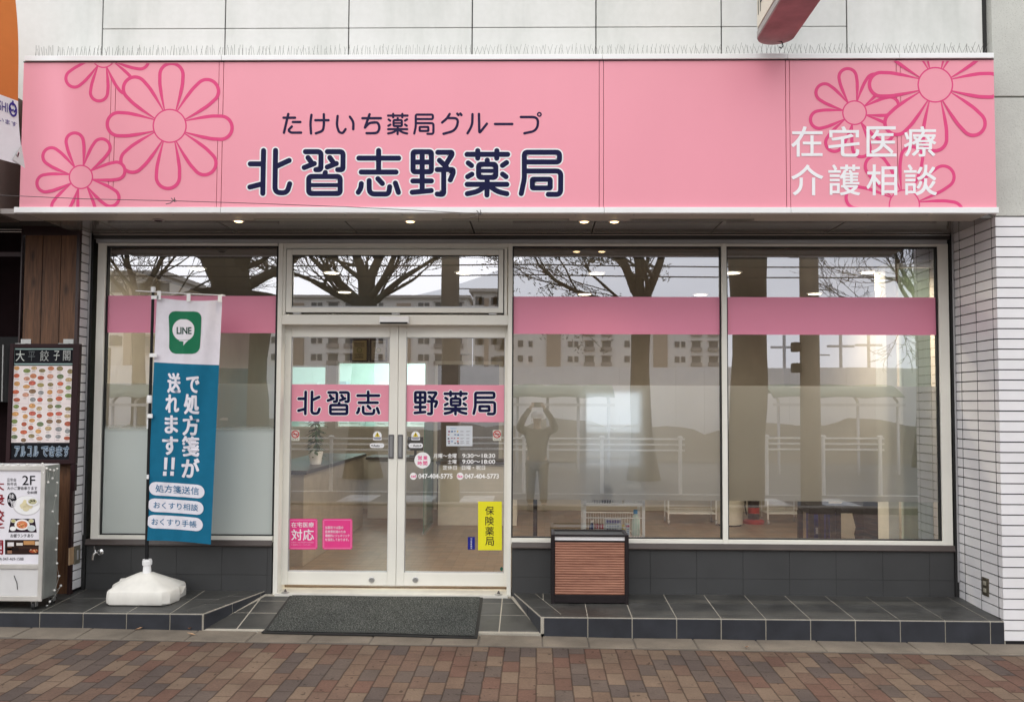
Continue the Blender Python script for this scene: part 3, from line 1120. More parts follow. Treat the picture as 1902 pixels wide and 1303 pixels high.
YD = 0.06
d_ = lambda x, y: P(x, y, YD)
YG = 0.085
fg = on(YG)
PK = S(226, 120, 150)
def door_leaf(x0, x1, gx0, gx1, mirror):
    mb = MB()
    zb, zt2 = d_(735, 1087).z, d_(735, 604).z
    ga, gb = d_(gx0, 845).x, d_(gx1, 845).x
    a, b = d_(x0, 845).x, d_(x1, 845).x
    gz0, gz1 = d_(735, 1062.2).z, d_(735, 626).z
    mb.box(a, ga, YD, YD + .045, zb, zt2)
    mb.box(gb, b, YD, YD + .045, zb, zt2)
    mb.box(ga, gb, YD + .002, YD + .043, zb, gz0)
    mb.box(ga, gb, YD + .002, YD + .043, gz1, zt2)
    dr = mb.build("door", 'alu', B, bevel=0.003)
    MB().add([(ga, YG, gz0), (gb, YG, gz0), (gb, YG, gz1), (ga, YG, gz1)], [(0, 1, 2, 3)]).build("pane", 'glass', dr)
    mb = MB()
    for p, q2, r, s in ((ga, gb, gz1 - .004, gz1), (ga, gb, gz0, gz0 + .004), (ga, ga + .004, gz0, gz1), (gb - .004, gb, gz0, gz1)):
        mb.box(p, q2, YD + .006, YG + .01, r, s)
    mb.build("gasket", 'alug', dr)
    mb = MB()
    c0 = P(735, 782.6, YG).z
    c1 = P(735, 714, YG).z
    mb.box(ga + .003, gb - .003, YG - .0022, YG - .0012, c0, c1)
    mb.build("pink_band", mat("pink door band", (0.80, 0.30, 0.40, 1), 0.45, 0.02, 1.2), dr)
    return dr
dl = door_leaf(523.5, 737.6, 537.5, 721.6, False)
dr_ = door_leaf(738.2, 943.2, 752.5, 936.8, True)
for dr, chars in ((dl, (('北', (552, 725.0, 596, 770.5)), ('習', (606.8, 726.0, 650, 770.5)), ('志', (661, 724.6, 706.5, 770.5)))),
                  (dr_, (('野', (768, 725.6, 813.8, 771)), ('薬', (823.8, 724.8, 869, 771)), ('局', (877.3, 726.4, 922, 771))))):
    mb = MB()
    for ch, bx in chars:
        brush_char(mb, ch, bx, 8.2, fg, WHT, 0.0026, 0.00004)
    for ch, bx in chars:
        brush_char(mb, ch, bx, 5.3, fg, NAVY, 0.0036, 0.00004)
    mb.build("lettering", 'print', dr)
def decal(dr, name, draw, label=None):
    mb = MB()
    draw(mb)
    return mb.build(name, 'print', dr, label=label)
RED, BLK, PNK = S(190, 40, 45), S(25, 25, 25), S(231, 70, 140)
def nosmoke(mb, x0, x1):
    xm = (x0 + x1) / 2
    rrect(mb, x0, 798, x1, 818, 2, fg, S(205, 205, 195), .0012)
    disc(mb, xm, 806, 7.6, 7.6, fg, S(205, 205, 195), .0015, 28)
    disc(mb, xm, 806, 7.2, 7.2, fg, RED, .0018, 28)
    disc(mb, xm, 806, 5.6, 5.6, fg, S(214, 190, 185), .0021, 28)
    stroke(mb, [(xm - 4, 806), (xm + 4, 806)], 1.4, fg, S(90, 60, 60), .0024)
    stroke(mb, [(xm - 4.4, 801.6), (xm + 4.4, 810.4)], 1.4, fg, RED, .0027)
    for k in (-4, 0, 4):
        disc(mb, xm + k, 815.5, 0.9, 0.7, fg, BLK, .0020, 8)
def caution(mb, x0, x1):
    xm = (x0 + x1) / 2
    disc(mb, xm, 808.5, 8, 8, fg, WHT, .0012, 24)
    rrect(mb, x0, 811, x1, 817, 1.2, fg, WHT, .0014)
    mb.poly([fg(xm, 801.8, .002), fg(xm - 5, 810.6, .002), fg(xm + 5, 810.6, .002)], S(222, 200, 60))
    stroke(mb, [(xm, 804.6), (xm, 808)], 1.5, fg, BLK, .0024)
    disc(mb, xm, 809.6, .8, .6, fg, BLK, .0024, 8)
    rect(mb, x0 + .5, 811.4, x1 - .5, 813.6, fg, S(110, 112, 130), .0022)
    rect(mb, x0 + 2, 814.4, x1 - 2, 815.6, fg, S(120, 125, 150), .0022)
def auto(mb, x0, x1, arrow):
    rrect(mb, x0, 822.5, x1, 831.3, 4, fg, WHT, .0012)
    if arrow < 0:
        text(mb, "Auto", x0 + 6, 824.6, x1 - 8, 829.4, fg, BLK, .002, .03)
        mb.poly([fg(x0 + 1.8, 827, .002), fg(x0 + 5, 825, .002), fg(x0 + 5, 829, .002)], BLK)
        rect(mb, x1 - 7, 826.7, x1 - 2.5, 827.5, fg, S(170, 170, 170), .002)
    else:
        text(mb, "Auto", x0 + 8, 824.6, x1 - 6, 829.4, fg, BLK, .002, .03)
        mb.poly([fg(x1 - 1.8, 827, .002), fg(x1 - 5, 825, .002), fg(x1 - 5, 829, .002)], BLK)
        rect(mb, x0 + 2.5, 826.7, x0 + 7, 827.5, fg, S(170, 170, 170), .002)
decal(dl, "no_smoking_sticker", lambda mb: nosmoke(mb, 540.8, 556.4))
decal(dr_, "no_smoking_sticker", lambda mb: nosmoke(mb, 915.3, 931))
decal(dl, "caution_sticker", lambda mb: caution(mb, 693, 708.8))
decal(dr_, "caution_sticker", lambda mb: caution(mb, 764, 780))
decal(dl, "auto_sticker", lambda mb: auto(mb, 687, 713.4, -1))
decal(dr_, "auto_sticker", lambda mb: auto(mb, 759, 785.4, 1))
def paper(mb):
    rect(mb, 829, 790.5, 877.6, 828, fg, S(205, 210, 216), .001)
    text(mb, "Payment", 837, 793.6, 848, 797.2, fg, S(90, 160, 205), .0016, .01)
    rr = random.Random(5)
    cs = [S(180, 90, 70), S(80, 110, 150), S(90, 90, 95), S(205, 175, 90), S(100, 150, 110), S(150, 90, 120), S(120, 150, 190)]
    for j, y in enumerate((799.5, 805.8, 812.5, 818, 821.6)):
        for i in range(4):
            if rr.random() < .85:
                x = 832 + i * 5.6 + rr.uniform(-.6, .6)
                rrect(mb, x, y, x + rr.uniform(2.4, 4.4), y + rr.uniform(1.6, 3.0), .5, fg, rr.choice(cs), .0016, 0, 2)
        for i in range(2):
            x = 855 + i * 11
            rect(mb, x, y + .4, x + rr.uniform(5, 7.6), y + 1.2, fg, S(150, 150, 158), .0016)
            rect(mb, x, y + 1.9, x + rr.uniform(4, 6.6), y + 2.5, fg, S(170, 165, 172), .0016)
decal(dr_, "payment_notice", paper)
def hours(mb):
    W = (0.88, 0.88, 0.88, 1)
    disc(mb, 784.8, 854.2, 15, 15, fg, W, .001, 40)
    for ch, x0, y0, x1, y1 in (("営", 776, 845.8, 784, 853.6), ("業", 786, 845.8, 794, 853.6), ("時", 775.8, 855.8, 783.8, 863.6), ("間", 785.6, 855.8, 793.8, 863.6)):
        text(mb, ch, x0, y0, x1, y1, fg, PNK, .0016, .02)
    text(mb, "月曜～金曜", 805, 841.5, 848.2, 850.4, fg, W, .0016, .012)
    text(mb, "土曜", 831.5, 852.8, 848.2, 861, fg, W, .0016, .012)
    text(mb, "定休日", 822.4, 863.6, 848.4, 872, fg, W, .0016, .012)
    text(mb, "9:30～18:30", 858.6, 841.8, 919.8, 849.8, fg, W, .0016, .03)
    text(mb, "9:00～18:00", 858.6, 852.9, 919.8, 860.8, fg, W, .0016, .03)
    text(mb, "日曜・祝日", 858, 863.6, 901, 872, fg, W, .0016, .012)
    disc(mb, 767.8, 883.7, 6.4, 6.6, fg, W, .001, 24)
    text(mb, "tel", 763.4, 880.6, 772.4, 886.6, fg, PNK, .0016, .02)
    text(mb, "047-404-5775", 777, 879, 840.6, 888.2, fg, W, .0016, .035)
    disc(mb, 854.6, 883.7, 6.4, 6.6, fg, W, .001, 24)
    text(mb, "fax", 849.8, 880.6, 859.4, 886.6, fg, PNK, .0016, .02)
    text(mb, "047-404-5773", 863, 879.2, 926.6, 888.4, fg, W, .0016, .035)
decal(dr_, "opening_hours", hours)
def pinksq(mb, x0, x1, n):
    W = (0.86, 0.80, 0.84, 1)
    rrect(mb, x0, 962.6, x1, 1019.6, 4, fg, PNK, .001)
    for a, b, c, d in ((x0 + 3, 964.8, x1 - 3, 965.6), (x0 + 3, 1016.6, x1 - 3, 1017.4), (x0 + 2, 966, x0 + 2.8, 1016), (x1 - 2.8, 966, x1 - 2, 1016)):
        rect(mb, a, b, c, d, fg, S(240, 160, 195), .0016)
    if n == 0:
        text(mb, "在宅医療", 541, 969, 583, 978.6, fg, W, .002, .012)
        text(mb, "対応", 541, 982, 583.2, 1003, fg, W, .002, .015, res=5)
        text(mb, "当薬局では在宅医療や訪問相談", 541, 1004.8, 582.5, 1008, fg, S(240, 170, 200), .002, .0)
        text(mb, "を積極的に行っております。", 541, 1009.4, 578, 1012.6, fg, S(240, 170, 200), .002, .0)
    else:
        text(mb, "当薬局では国の", 604, 976.4, 637.5, 981.8, fg, W, .002, .01)
        text(mb, "医療費削減のため", 604, 984, 642, 989.4, fg, W, .002, .01)
        text(mb, "積極的にジェネリック", 604, 991.4, 649, 996.8, fg, W, .002, .01)
        text(mb, "を採用しております。", 604, 998.8, 648, 1004.2, fg, W, .002, .01)
decal(dl, "home_care_sticker", lambda mb: pinksq(mb, 535.9, 589.6, 0), "pink square sticker with large white characters")
decal(dl, "generic_notice_sticker", lambda mb: pinksq(mb, 599, 654.4, 1), "pink square sticker with four lines of small text")
def yellow(mb):
    rect(mb, 888, 930.6, 932.2, 1021, fg, S(233, 225, 48), .001)
    for k, ch in enumerate("保険薬局"):
        text(mb, ch, 901.3, 939.5 + k * 18.9, 917.6, 956 + k * 18.9, fg, S(45, 40, 40), .002, .01, res=5)
decal(dr_, "insurance_sticker", yellow)
def bluest(mb):
    rect(mb, 868.8, 996.6, 882, 1020, fg, S(38, 44, 130), .001)
    for k, ch in enumerate("労災保険指定"):
        text(mb, ch, 873.8, 998.4 + k * 3.5, 877.0, 1001.3 + k * 3.5, fg, WHT, .002, 0)
decal(dr_, "blue_sticker", bluest)
fd = on(YD)
for dr, x in ((dl, 690.4), (dr_, 771.6)):
    c = P(x, 1076, YD)
    mb = MB()
    mb.lathe((c.x, YD, c.z), [(0.022, 0.0), (0.022, -0.006), (0.017, -0.009), (0.014, -0.005), (0.006, -0.005)], 24, 'Y')
    mb.build("lock", 'steel', dr, smooth=40)
for dr, x0, x1 in ((dl, 722.4, 731.4), (dr_, 739.4, 748.2)):
    a, b = P(x0, 806.5, YD), P(x1, 851, YD)
    mb = MB()
    mb.box(a.x, b.x, YD - .010, YD + .001, b.z, a.z)
    hd = mb.build("touch_switch", mat("grey switch housing", (0.10, 0.10, 0.105, 1), 0.45), dr, bevel=0.004)
    mb = MB()
    mb.box(a.x + .008, b.x - .008, YD - .0125, YD - .009, b.z + .012, a.z - .012)
    mb.build("switch_plate", mat("grey switch plate", (0.22, 0.22, 0.225, 1), 0.4), hd, bevel=0.003)
for dr, x in ((dl, 534.0), (dr_, 931.5)):
    mb = MB()
    disc(mb, x, 1056, 2.6, 3.6, fg, S(40, 95, 80), .001)
    mb.build("corner_mark", 'print', dr)
# door sensor, sill plate
c0, c1 = P(706, 601.5, YF), P(761, 588, YF)
mb = MB()
mb.prism([(c0.x, YF - .001, c0.z), (c0.x, YF - .05, c0.z), (c0.x, YF - .05, c0.z + .016), (c0.x, YF - .035, c1.z), (c0.x, YF - .001, c1.z)], (c1.x - c0.x, 0, 0))
se = mb.build("door_sensor", 'plasticw', B, bevel=0.006)
MB().box(c0.x + .008, c1.x - .008, YF - .0525, YF - .04, c0.z - .002, c0.z + .011).build("sensor_lens", 'black', se, bevel=.003)
mb = MB()
mb.box(pl1 - .01, pr0 + .01, -0.075, 0.16, ZS - .03, ZS + .004)
mb.box(pl1 - .01, pr0 + .01, -0.062, -0.054, ZS + .004, ZS + .007)
mb.build("door_sill", mat("door sill metal", (0.66, 0.64, 0.58, 1), 0.4, .10, 8), B, bevel=0.002)

# ------------------------------------------------------------------ the pink shop sign
YS = -0.87
fs = on(YS)
SG = thing("shop_sign", "long pink sign board with flower outlines and dark blue characters above the shop windows", "sign", (0, YS, P(950, 390, YS).z))
zt_s, zb_s = P(950, 118, YS).z, P(950, 386, YS).z
zt_s = 3.907
zb_s = P(950, 385.5, YS).z
sx0, sx1 = P(40, 250, YS).x, P(1848.5, 250, YS).x
YSB = -0.595
seam_px = [(203.5, 213), (404, 413.5), (1112.5, 1121.5), (1459.5, 1468), (1666, 1674.5)]
xs = [sx0] + [P(b - 0.5, 250, YS).x for a, b in seam_px] + [sx1]
for i in range(len(xs) - 1):
    x1_ = P(seam_px[i][0], 250, YS).x if i < len(seam_px) else sx1
    MB().box(xs[i] + (0.0016 if i else 0), x1_, YS, YS + 0.02, zb_s, zt_s).build("panel", 'pink', SG, bevel=0.0012, seg=1)
mb = MB()
mb.box(sx0 + .004, sx1 - .004, YS + 0.012, YSB, zb_s + .002, zt_s)
mb.build("body", mat("sign body", (0.30, 0.12, 0.14, 1), 0.5), SG)
for a, b in seam_px:
    xa, xb = P(a, 250, YS).x, P(b, 250, YS).x
    MB().box(xa + .0040, xb - 0.0040, YS - 0.0004, YS + .011, zb_s, zt_s - .002).build("seam_cover", 'pink', SG)
zt1_, zt2_ = P(950, 116.8, YS).z, P(950, 110, YS).z
mb = MB()
cuts = [P(x, 250, YS).x for x in (33, 414, 1122, 1466.5, 1850)]
cutt = [P(x, 250, YS).x for x in (43.5, 410, 1119, 1463, 1671, 1847)]
for i in range(len(cutt) - 1):
    mb.box(cutt[i] + .001, cutt[i + 1] - .001, YS - .018, YSB, zt_s + .004, zt_s + .040)
mb.build("top_trim", 'aluw', SG, bevel=0.003)
MB().box(sx0, sx1, YS - .006, YSB, zt_s - .0005, zt_s + .0045).build("shadow_gap", 'seal', SG)
mb = MB()
zu = P(950, 397.0, YS).z
for i in range(len(cuts) - 1):
    mb.box(cuts[i] + (.001), cuts[i + 1] - .001, YS - .020, YS + .028, zu + .002, zb_s - .001)
mb.build("bottom_trim", 'aluw', SG, bevel=0.003)
# underside
mb = MB()
zs0 = zu + 0.010
mb.box(sx0 + .02, sx1 - .03, YS + .029, YS + .075, zs0 - .004, zs0 + .02)
mb.box(sx0 + .02, sx1 - .03, YS + .077, YSB, zs0 - .001, zs0 + .02)
mb.build("underside", mat("sign underside", (0.42, 0.39, 0.34, 1), 0.4, .06, 3), SG, bevel=0.002)
for k in range(17):
    x = sx0 + 0.25 + k * 0.39
    MB().lathe((x, YS + .05, zs0 - .004), [(0.006, 0.0), (0.006, -0.004), (0.003, -0.006)], 10).build("screw", 'steel', SG)
# flowers
FLC = S(226, 78, 132)
def flower(cx, cy, r, Lp, rot, hw, lw, off, clip, scale, ox, oy, name="flower"):
    mo, mi = MB(), MB()
    T = lambda x, y: (ox + x / scale, oy + y / scale)
    c = T(cx, cy)
    k = 1 / scale
    for i in range(8):
        a = radians(rot + 45 * i)
        ux, uy = sin(a), -cos(a)
        vx_, vy_ = cos(a), sin(a)
        side = [(r * .97, hw * .50), (r + (Lp - r) * .30, hw * .80), (r + (Lp - r) * .55, hw * .98), (Lp - hw * .98, hw)]
        cap = [(Lp - hw * .98 + hw * .98 * sin(radians(t)), hw * cos(radians(t))) for t in range(10, 171, 10)]
        prof = side + cap + [(x, -y) for x, y in reversed(side)]
        # smooth
        pts = [(cx + ux * x + vx_ * y, cy + uy * x + vy_ * y) for x, y in prof]
        pp = [T(*p) for p in pts]
        pp = fillet(pp, 30 * k, False)
        fillp = clip_poly(pp, clip)
        n = len(pp)
        ws = []
        for j, p in enumerate(pp):
            d = math.hypot(p[0] - c[0], p[1] - c[1]) / k
            ws.append(lw * min(1.0, 0.30 + 0.70 * max(0, (d - r)) / (0.42 * (Lp - r))))
        if len(fillp) > 2:
            mi.poly([fs(x, y, off + i * .00002) for x, y in fillp])
        stroke(mo, pp, ws, fs, FLC, off + .0002 + i * .00002, False, False, clip)
    ring = [(c[0] + r * k * cos(2 * pi * t / 40), c[1] + r * k * sin(2 * pi * t / 40)) for t in range(40)]
    stroke(mo, ring, lw * .42, fs, FLC, off + .0004, True, True, clip)
    rp = clip_poly(ring, clip)
    if len(rp) > 2:
        mi.poly([fs(x, y, off + .00037) for x, y in rp])
    fo = mo.build(name, 'print', SG)
    mi.build("petal_fill", 'pink', fo)
CL1 = (42, 117.8, 1845, 385)
flower(615, -28, 100, 392, 7, 74, 5.8, 0.0010, CL1, 4.6526, 60, 110)
flower(1187, 577, 142, 540, 2, 100, 6.4, 0.0016, CL1, 4.6526, 60, 110)
flower(420, 1018, 100, 385, -10, 74, 6.0, 0.0022, CL1, 4.6526, 60, 110)
CL2 = (1440, 113.5, 1846, 385)
flower(582, 478, 100, 380, -11, 74, 6.0, 0.0010, CL2, 4.5725, 1460, 105)
flower(1005, 1262, 128, 500, 9, 92, 6.0, 0.0016, CL2, 4.5725, 1460, 105)
flower(1268, 241, 146, 560, 0.5, 100, 6.6, 0.0022, CL2, 4.5725, 1460, 105)
# lettering
mb = MB()
k = 9.057
chars = (('北', 450), ('習', 450), ('志', 650), ('野', 650), ('薬', 850), ('局', 850))
for ch, ox in chars:
    a0, b0, a1, b1 = CH[ch][0]
    brush_char(mb, ch, (ox + a0 / k, 266 + b0 / k, ox + a1 / k, 266 + b1 / k), 14.6, fs, WHT, 0.0012, 0.00004)
for ch, ox in chars:
    a0, b0, a1, b1 = CH[ch][0]
    brush_char(mb, ch, (ox + a0 / k, 266 + b0 / k, ox + a1 / k, 266 + b1 / k), 9.5, fs, NAVY, 0.0022, 0.00004)
mb.build("shop_name", 'print', SG)
mb = MB()
N2 = S(34, 25, 64)
sub = [([(185, 108), (112, 422)], 0), ([(105, 170), (298, 170)], 0), ([(262, 242), (388, 242)], 0), ([(245, 318), (185, 380), (225, 420), (400, 420)], 60),
       ([(575, 122), (556, 260), (568, 435)], 150), ([(640, 212), (862, 212)], 0), ([(783, 112), (785, 290), (770, 390), (648, 432)], 120),
       ([(1015, 142), (1000, 300), (1040, 415), (1105, 430), (1148, 362)], 70), ([(1222, 155), (1282, 240), (1278, 362)], 100),
       ([(1432, 178), (1742, 178)], 0), ([(1553, 112), (1475, 335)], 0), ([(1475, 335), (1545, 255), (1690, 245), (1725, 330), (1690, 425), (1590, 430), (1502, 430)], 70)]
o = 0.0
for pts, r in sub:
    q_ = [(515 + x / 9.057, 200 + y / 9.057) for x, y in pts]
    stroke(mb, fillet(q_, r / 9.057, False) if r else q_, 4.6, fs, N2, 0.0012 + o)
    o += 0.00004
for ch, bx in (('薬', (52, 58, 302, 314)), ('局', (350, 65, 600, 314))):
    brush_char(mb, ch, tuple((710, 200)[i % 2] + v / 6.135 for i, v in enumerate(bx)), 4.2, fs, N2, 0.0012, 0.00004)
sub2 = [([(768, 73), (738, 122), (682, 170)], 20), ([(742, 119), (872, 119), (840, 260), (698, 298)], 90), ([(855, 70), (868, 84)], 0), ([(890, 68), (902, 84)], 0),
        ([(1028, 75), (1026, 200), (972, 292)], 120), ([(1102, 73), (1106, 292), (1192, 184)], 26), ([(1285, 187), (1482, 187)], 0), ([(1580, 107), (1782, 107), (1764, 262), (1620, 292)], 95)]
o = 0.0
for pts, r in sub2:
    q_ = [(710 + x / 6.135, 200 + y / 6.135) for x, y in pts]
    stroke(mb, fillet(q_, r / 6.135, False) if r else q_, 4.6, fs, N2, 0.0012 + o)
    o += 0.00004
stroke(mb, [(710 + (1790 + 20 * cos(t * pi / 12)) / 6.135, 200 + (77 + 20 * sin(t * pi / 12)) / 6.135) for t in range(24)], 2.6, fs, N2, 0.0018, True)
mb.build("group_name", 'print', SG)
mb = MB()
k = 4.5725
for s_, y0, y1 in (("在宅医療", 592, 852), ("介護相談", 916, 1180)):
    for ch, (a, b) in zip(s_, ((44, 312), (358, 626), (682, 940), (1000, 1278))):
        b += 6 if y0 > 900 else 0
        text(mb, ch, 1460 + a / k, 105 + y0 / k, 1460 + b / k, 105 + y1 / k, fs, (0.90, 0.90, 0.92, 1), 0.0030, 0.014, 0, 6)
mb.build("service_lettering", 'print', SG)

# bird spikes on top of the sign
mb = MB()
ztt = zt_s + 0.040
ysp = -0.78
xa, xb = P(58, 106, ysp).x, P(1832, 103, ysp).x
mb.box(xa, xb, ysp - .012, ysp + .012, ztt, ztt + .008)
sp = thing("bird_spikes", "row of thin wire bird spikes standing on top of the pink sign", "bird spikes", ((xa + xb) / 2, ysp, ztt))
mb.build("base_strip", mat("spike strip", (0.10, 0.10, 0.10, 1), 0.5), sp)
mb = MB()
random.seed(21)
x = xa + .03
while x < xb - .02:
    for s_ in (-1, 1):
        tip = (x + s_ * random.uniform(.008, .034), ysp - .02 * s_ + random.uniform(-.02, .02), ztt + random.uniform(.093, .104))
        mb.tube([(x + s_ * .003, ysp, ztt + .006), tip], 0.0013, 4, (1, 1, 1, 1), False)
    x += 0.030
so_ = mb.build("spikes", mat("spike wire", (0.16, 0.155, 0.145, 1), 0.5, .05, 5, .0), sp)
so_['kind'] = 'stuff'

# downlights and tube fittings under the sign
def downlight(px, py, on_, label):
    c = G(px, py, zs0 - .003)
    t = thing("downlight", label, "downlight", (c.x, c.y, zs0 - .01), "round downlights under the sign")
    mb = MB()
    mb.lathe((c.x, c.y, zs0 - .001), [(0.038, 0.0), (0.040, -0.006), (0.030, -0.009), (0.030, -.004)], 24)
    mb.build("trim_ring", 'aluw' if on_ else 'steel', t, smooth=40)
    mb = MB()
    mb.lathe((c.x, c.y, zs0 - .006), [(0.029, 0.0), (0.027, -0.006), (0.014, -.010)], 20)
    mb.build("lamp", 'lamp' if on_ else 'black', t, smooth=60)
    if on_:
        ld = bpy.data.lights.new("downlight_lamp", 'SPOT')
        ld.energy = 4
        ld.color = (1.0, 0.78, 0.50)
        ld.spot_size = radians(110)
        ld.spot_blend = 0.8
        ld.shadow_soft_size = 0.03
        lo = bpy.data.objects.new("downlight_lamp", ld)
        col.objects.link(lo)
        lo.parent = t
        lo.location = (0, 0, -0.03)
downlight(294, 408.5, False, "unlit round downlight under the left part of the pink sign")
downlight(443, 409.5, True, "lit downlight under the sign, leftmost of the glowing ones")
downlight(762, 410, True, "lit downlight under the sign above the entrance door")
downlight(1085, 410.5, True, "lit downlight just left of the seam in the sign underside")
downlight(1141, 410.5, True, "lit downlight right of the seam in the sign underside")
for xa, xb, lab, mt_ in ((474, 706, "long pale tube light fitting under the sign, between two downlights on the left", (0.46, 0.50, 0.44, 1)), (822, 1057, "long pale tube light fitting under the sign just right of the door", (0.46, 0.50, 0.44, 1)), (1170, 1400, "long dark slot under the sign above the right windows", (0.05, 0.05, 0.05, 1))):
    a, b = G(xa, 407.5, zs0), G(xb, 407.5, zs0)
    ym = (a.y + b.y) / 2
    t = thing("tube_light", lab, "light fitting", ((a.x + b.x) / 2, ym, zs0 - .01))
    mb = MB()
    for p_ in ((a.x, a.x + .012, ym - .022, ym + .022), (b.x - .012, b.x, ym - .022, ym + .022), (a.x, b.x, ym - .022, ym - .016), (a.x, b.x, ym + .016, ym + .022)):
        mb.box(*p_, zs0 - .006, zs0 + .002)
    mb.build("rim", mat("fitting rim", (0.36, 0.35, 0.31, 1), 0.4), t)
    MB().box(a.x + .012, b.x - .012, ym - .016, ym + .016, zs0 - .003, zs0).build("diffuser", mat("diffuser %d" % xa, mt_, 0.3), t)

# thin cable slung in front of the sign
mb = MB()
YC = -0.93
pts = [P(x, y, YC) for x, y in ((-60, 360), (0, 362.5), (60, 365.2), (160, 369.5), (322, 373), (480, 378), (640, 384), (800, 392), (890, 397))]
mb.tube(pts, 0.0022, 6)
mb.tube([P(890, 397, YC), P(889, 404, -.86), P(889, 412, -.80)], 0.0022, 6)
for x, y, s_ in ((322, 373, 1), (890, 397, 1.2)):
    for a, b in (((-4, -5), (3, 2)), ((2, -6), (2, 2)), ((-5, 3), (4, -2)), ((1, 0), (6, 1)), ((-14, 6), (-4, 4))):
        mb.tube([P(x + a[0] * s_, y + a[1] * s_, YC - .003), P(x + b[0] * s_, y + b[1] * s_, YC + .002)], 0.0028, 5)
tag(mb.build("cable", mat("weathered cable", (0.09, 0.08, 0.08, 1), 0.6), smooth=60), "thin tied cable slung across the lower left of the pink sign", "cable")

# ------------------------------------------------------------------ projecting blade sign, top right
BS = thing("blade_sign", "projecting pink edged sign with rounded underside above the right half of the pink sign", "sign", P(1447, 70, -1.0))
zbl = P(1440, 86, -0.86).z
xc = P(1438, 70, -0.95).x
hw_ = 0.118
yfar = -0.88
def pill(h, z0, z1, mbb, c=(1, 1, 1, 1), y1=-1.62):
    pts = [(xc - h, y1), (xc - h, yfar - h)] + [(xc - h * cos(radians(t)), yfar - hw_ + (h) * sin(radians(t))) for t in range(10, 171, 10)] + [(xc + h, yfar - h), (xc + h, y1)]
    mbb.prism([(a, b, z0) for a, b in pts], (0, 0, z1 - z0), c)
mb = MB()
pill(hw_, zbl, zbl + 0.008, mb)
mb.build("underside", mat("dusty pink steel", (0.44, 0.205, 0.215, 1), 0.55, .25, 5), BS, bevel=.002)
mb = MB()
pill(hw_ + .004, zbl + 0.0085, zbl + 0.05, mb)
mb.build("bottom_rim", mat("rim grey", (0.36, 0.34, 0.32, 1), .4), BS, bevel=.002)
mb = MB()
pill(hw_ - .001, zbl + 0.05, zbl + 1.6, mb)
mb.build("case", mat("blade case", (0.33, 0.30, 0.29, 1), .4), BS)
mb = MB()
mb.box(xc - hw_ - .004, xc - hw_ + .002, -1.61, yfar - .115, zbl + .065, zbl + 1.55)
fp = mb.build("face_panel", mat("cream sign face", (0.78, 0.73, 0.60, 1), .4, .03), BS)
xf = xc - hw_ - .006
mb = MB()
fx = lambda u, v, o=0: Vector((xf - o, yfar - .125 - u, zbl + .255 - v))
text(mb, "1F", 0.015, 0.0, 0.125, 0.12, fx, S(30, 30, 32), 0.0, .03)
mb.build("lettering", 'print', BS)
mb = MB()
c = Vector((xc + .05, yfar - .06, zbl))
mb.tube([c + Vector((-.035, .0, .004)), c, c + Vector((.006, .0, -.012)), c + Vector((.012, .004, -.03)), c + Vector((0, .006, -.045)), c + Vector((-.014, .004, -.036))], 0.004, 6)
mb.build("hook", 'black', BS, smooth=60)

# ------------------------------------------------------------------ left neighbour: timber front, doorway, sign box, banner
YT = -0.17
NB = thing("restaurant_front", "dark restaurant front with stained cedar boards beside a maroon doorway at far left", "restaurant front", (-3.9, YT, 0.18))
fw_ = on(YT)
ztop = P(100, 411, YT).z
zbo = zstep(YT)
xw0, xw1 = P(41, 620, YT).x, P(140, 620, YT).x
bx = [xw0, P(75, 620, YT).x, P(109, 620, YT).x, xw1]
mb = MB()
zh = P(90, 437, YT).z
for i in range(3):
    mb.box(bx[i] + .0025, bx[i + 1] - .0025, YT, YT + .02, zbo, zh)
mb.build("cedar_boards", 'cedar', NB, bevel=0.002)
MB().box(xw0, xw1, YT + .008, YT + .1, zbo, zh).build("backing", 'seal', NB)
xe = XL - .001
mb = MB()
mb.box(xw1 + .001, xe, YT - .02, YT + .02, zbo, ztop + .3)
mb.box(xw0 - .01, xw1, YT - .012, YT + .02, zh, ztop + .3)
mb.build("door_casing", 'maroon', NB, bevel=0.002)
# doorway: jamb, panel, lintel rails, dark inside
xd = P(37, 620, YT).x
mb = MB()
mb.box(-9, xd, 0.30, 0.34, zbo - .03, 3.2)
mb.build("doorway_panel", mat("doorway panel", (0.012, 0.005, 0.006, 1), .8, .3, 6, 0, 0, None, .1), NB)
mb = MB()
mb.box(xd - .006, xw0 - .012, YT - .01, 0.32, zbo, 3.2)
mb.build("jamb", 'maroon', NB)
mb = MB()
zr = P(20, 432, .0).z
mb.box(-9, xw0 - .012, YT - .03, 0.02, zr + .03, 3.3)
mb.build("header", mat("black header", (0.010, 0.009, 0.009, 1), .85), NB)
mb = MB()
mb.tube([(-9, -.04, zr), (xd + .04, -.04, zr)], 0.006, 8)
mb.tube([(-9, -.04, zr + .018), (xd + .04, -.04, zr + .018)], 0.004, 8)
mb.build("head_rail", 'chrome', NB, smooth=60)
mb = MB()
a, b = P(4, 625, .1), P(33, 747, .1)
mb.box(-4.6, b.x, .1, .16, b.z, a.z)
mb.build("poster_frame", 'black', NB, bevel=.004)
mb = MB()
mb.tube([(P(7, 620, .06).x, .06, P(7, 640, .06).z), (P(5, 720, .06).x, .06, P(7, 745, .06).z)], .007, 8)
mb.build("door_pull", 'steel', NB, smooth=60)
mb = MB()
mb.box(-9, xd - .01, YT + .12, YT + .125, P(20, 478, 0).z, P(20, 470, 0).z)
mb.build("door_rail", mat("rail maroon", (0.05, 0.02, 0.022, 1), .4), NB)
